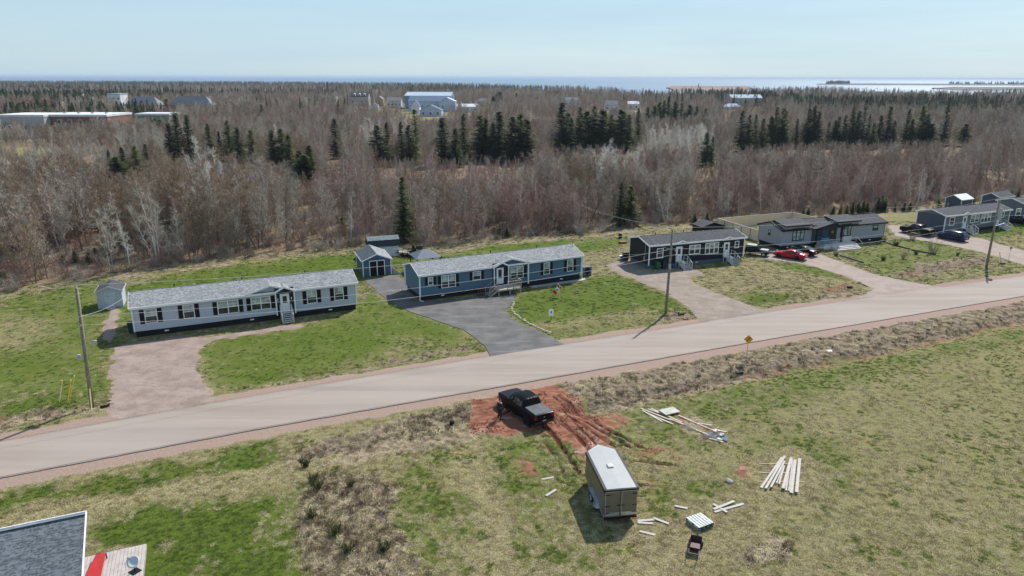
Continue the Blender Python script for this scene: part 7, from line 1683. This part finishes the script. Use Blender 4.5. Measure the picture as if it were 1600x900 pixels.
far_building('low white hangar left of centre on the far side', 512, 720, 24, 152, (WHT, CRW), 'flat', depth=10, wins=(3,1)); far_building('long low grey roofed building left of the white hangar', 455, 720, 44, 153, (TANW, RF), 'gable', eave=157, depth=10)
far_building('big blue arena with light roof in the town', 668, 640, 72, 145, (BLU, LBR), 'gable', 'arena', eave=150, depth=40)
far_building('lower blue roofed wing in front of the arena', 672, 600, 68, 151, (PBW, BRF), 'gable', eave=159, depth=22, wins=(8,1))
far_building('white gabled hall with blue roof before the arena', 672, 520, 34, 165, (PBW, BRF), 'end', eave=173, depth=14, wins=(3,1)); far_building('small steep blue roofed building at the left of the arena', 648, 560, 13, 157, (WHT, BRF), 'end', eave=167, depth=10)
far_building('pale blue gable annex at the right end of the arena', 698, 590, 26, 153, (PBW, PBW), 'end', eave=159, depth=14, wins=(2,1))
far_building('low white hangar right of the blue arena', 730, 580, 34, 163, (WHT, WHT), 'gable', eave=167, depth=10, wins=(3,1)); far_building('brown roofed cottage behind the white hangar', 754, 690, 22, 154, (TANW, RF), 'hip', 'house', 'house', eave=159, depth=8, wins=(2,1))
far_building('small white shed among trees left of the arena', 584, 600, 12, 162, (WHT, RF), 'end', 'shed', 'shed', eave=165, depth=6)
far_building('pale house behind the central evergreens', 893, 700, 24, 152, (WHT, RF), 'gable', 'house', 'house', eave=157, depth=9, wins=(4,1)); far_building('grey roofed house above the centre evergreens', 955, 620, 20, 157, (WHT, RF), 'gable', 'house', 'house', eave=164, depth=9, wins=(3,1)); far_building('blue sided house below the grey roofed one', 958, 560, 10, 168, (BLU, RF), 'end', 'house', 'house', eave=172, depth=6)
far_building('white cottage right of the grey roofed house', 989, 640, 17, 158, (WHT, WHT), 'gable', 'house', 'house', eave=162, depth=8, wins=(2,1))
far_building('long white school on the far right', 1165, 720, 48, 147, (CRW, LBR), 'gable', eave=152, depth=16, wins=(8,1)); far_building('low pale roofed house right of centre among bare trees', 1145, 640, 28, 161, (WHT, LBR), 'hip', 'house', 'house', eave=166, depth=10, wins=(3,1)); far_building('small grey cottage left of the far right school', 1087, 700, 18, 156, (TANW, RF), 'hip', 'house', 'house', eave=160, depth=8, wins=(2,1))
far_building('tiny white building at the bay shore on the right', 1371, 900, 12, 138, (WHT, WHT), 'gable', 'house', 'house', eave=141, depth=8)
# cars in the far car park on the left (too small to show parts)
def lowcar(px, py, mat, label):
    x, y = G(px, py); m = MB(); m.prism([(-2.2,.35),(2.2,.35),(2.2,.75),(1.3,.85),(.7,1.4),(-1.1,1.4),(-1.8,.9),(-2.2,.85)], 'y', -.85, .85); t = thing('parked_car', label, 'car', (x, y, 0), 0.1); m.build('body', mat, t); m = MB(); m.prism([(1.15,.9),(.66,1.33),(-1.05,1.33),(-1.6,.93)], 'y', -.86, .86); m.build('windows', CARGLASS, t)
    for wx_ in (-1.4, 1.4):
        w_ = MB(); w_.tube([(wx_,-.87,.32),(wx_,.87,.32)], .32, 10); w_.build('wheel', RUBBER, t)
for (px, py, mt, l) in ((110,271,WHTP,'white car in the far lot, leftmost of three'),(127,272,BLKP,'dark car in the middle of the far lot'),(142,270.5,WHTP,'silver car at the right of the far lot'),(52,264,WHTP,'white van at the far left between bare trees')): lowcar(px, py, mt, l)
# light mast on the sand spit
x, y = bearing(1090, 2000); t = thing('beacon', 'thin red beacon tower on the red sand spit', 'beacon', (x, y, 0)); m = MB(); m.tube([(0,0,0),(0,0,11)], [1.6,.9], 8); m.build('tower', fm('beacon_red', (.4,.08,.05)), t); m = MB(); m.tube([(0,0,11),(0,0,13)], [1.4,.4], 8); m.build('lantern', WHT, t)

# ------------------------------------------------------------------ haze
hm = bpy.data.materials.new('haze'); hm.use_nodes = True; hn = hm.node_tree.nodes; hn.remove(hn['Principled BSDF'])
pv = hn.new('ShaderNodeVolumePrincipled'); pv.inputs['Color'].default_value = (.60,.75,.95,1); pv.inputs['Density'].default_value = .00007; pv.inputs['Anisotropy'].default_value = .1
hm.node_tree.links.new(pv.outputs[0], hn['Material Output'].inputs['Volume'])
if USE_HAZE:
    m = MB(); m.box(-62000, 62000, -400, 64000, -11, 40); tag(m.build('haze', hm), 'thin pale sea haze filling the air', 'haze', kind='stuff')
print('OBJECTS', len(bpy.data.objects))
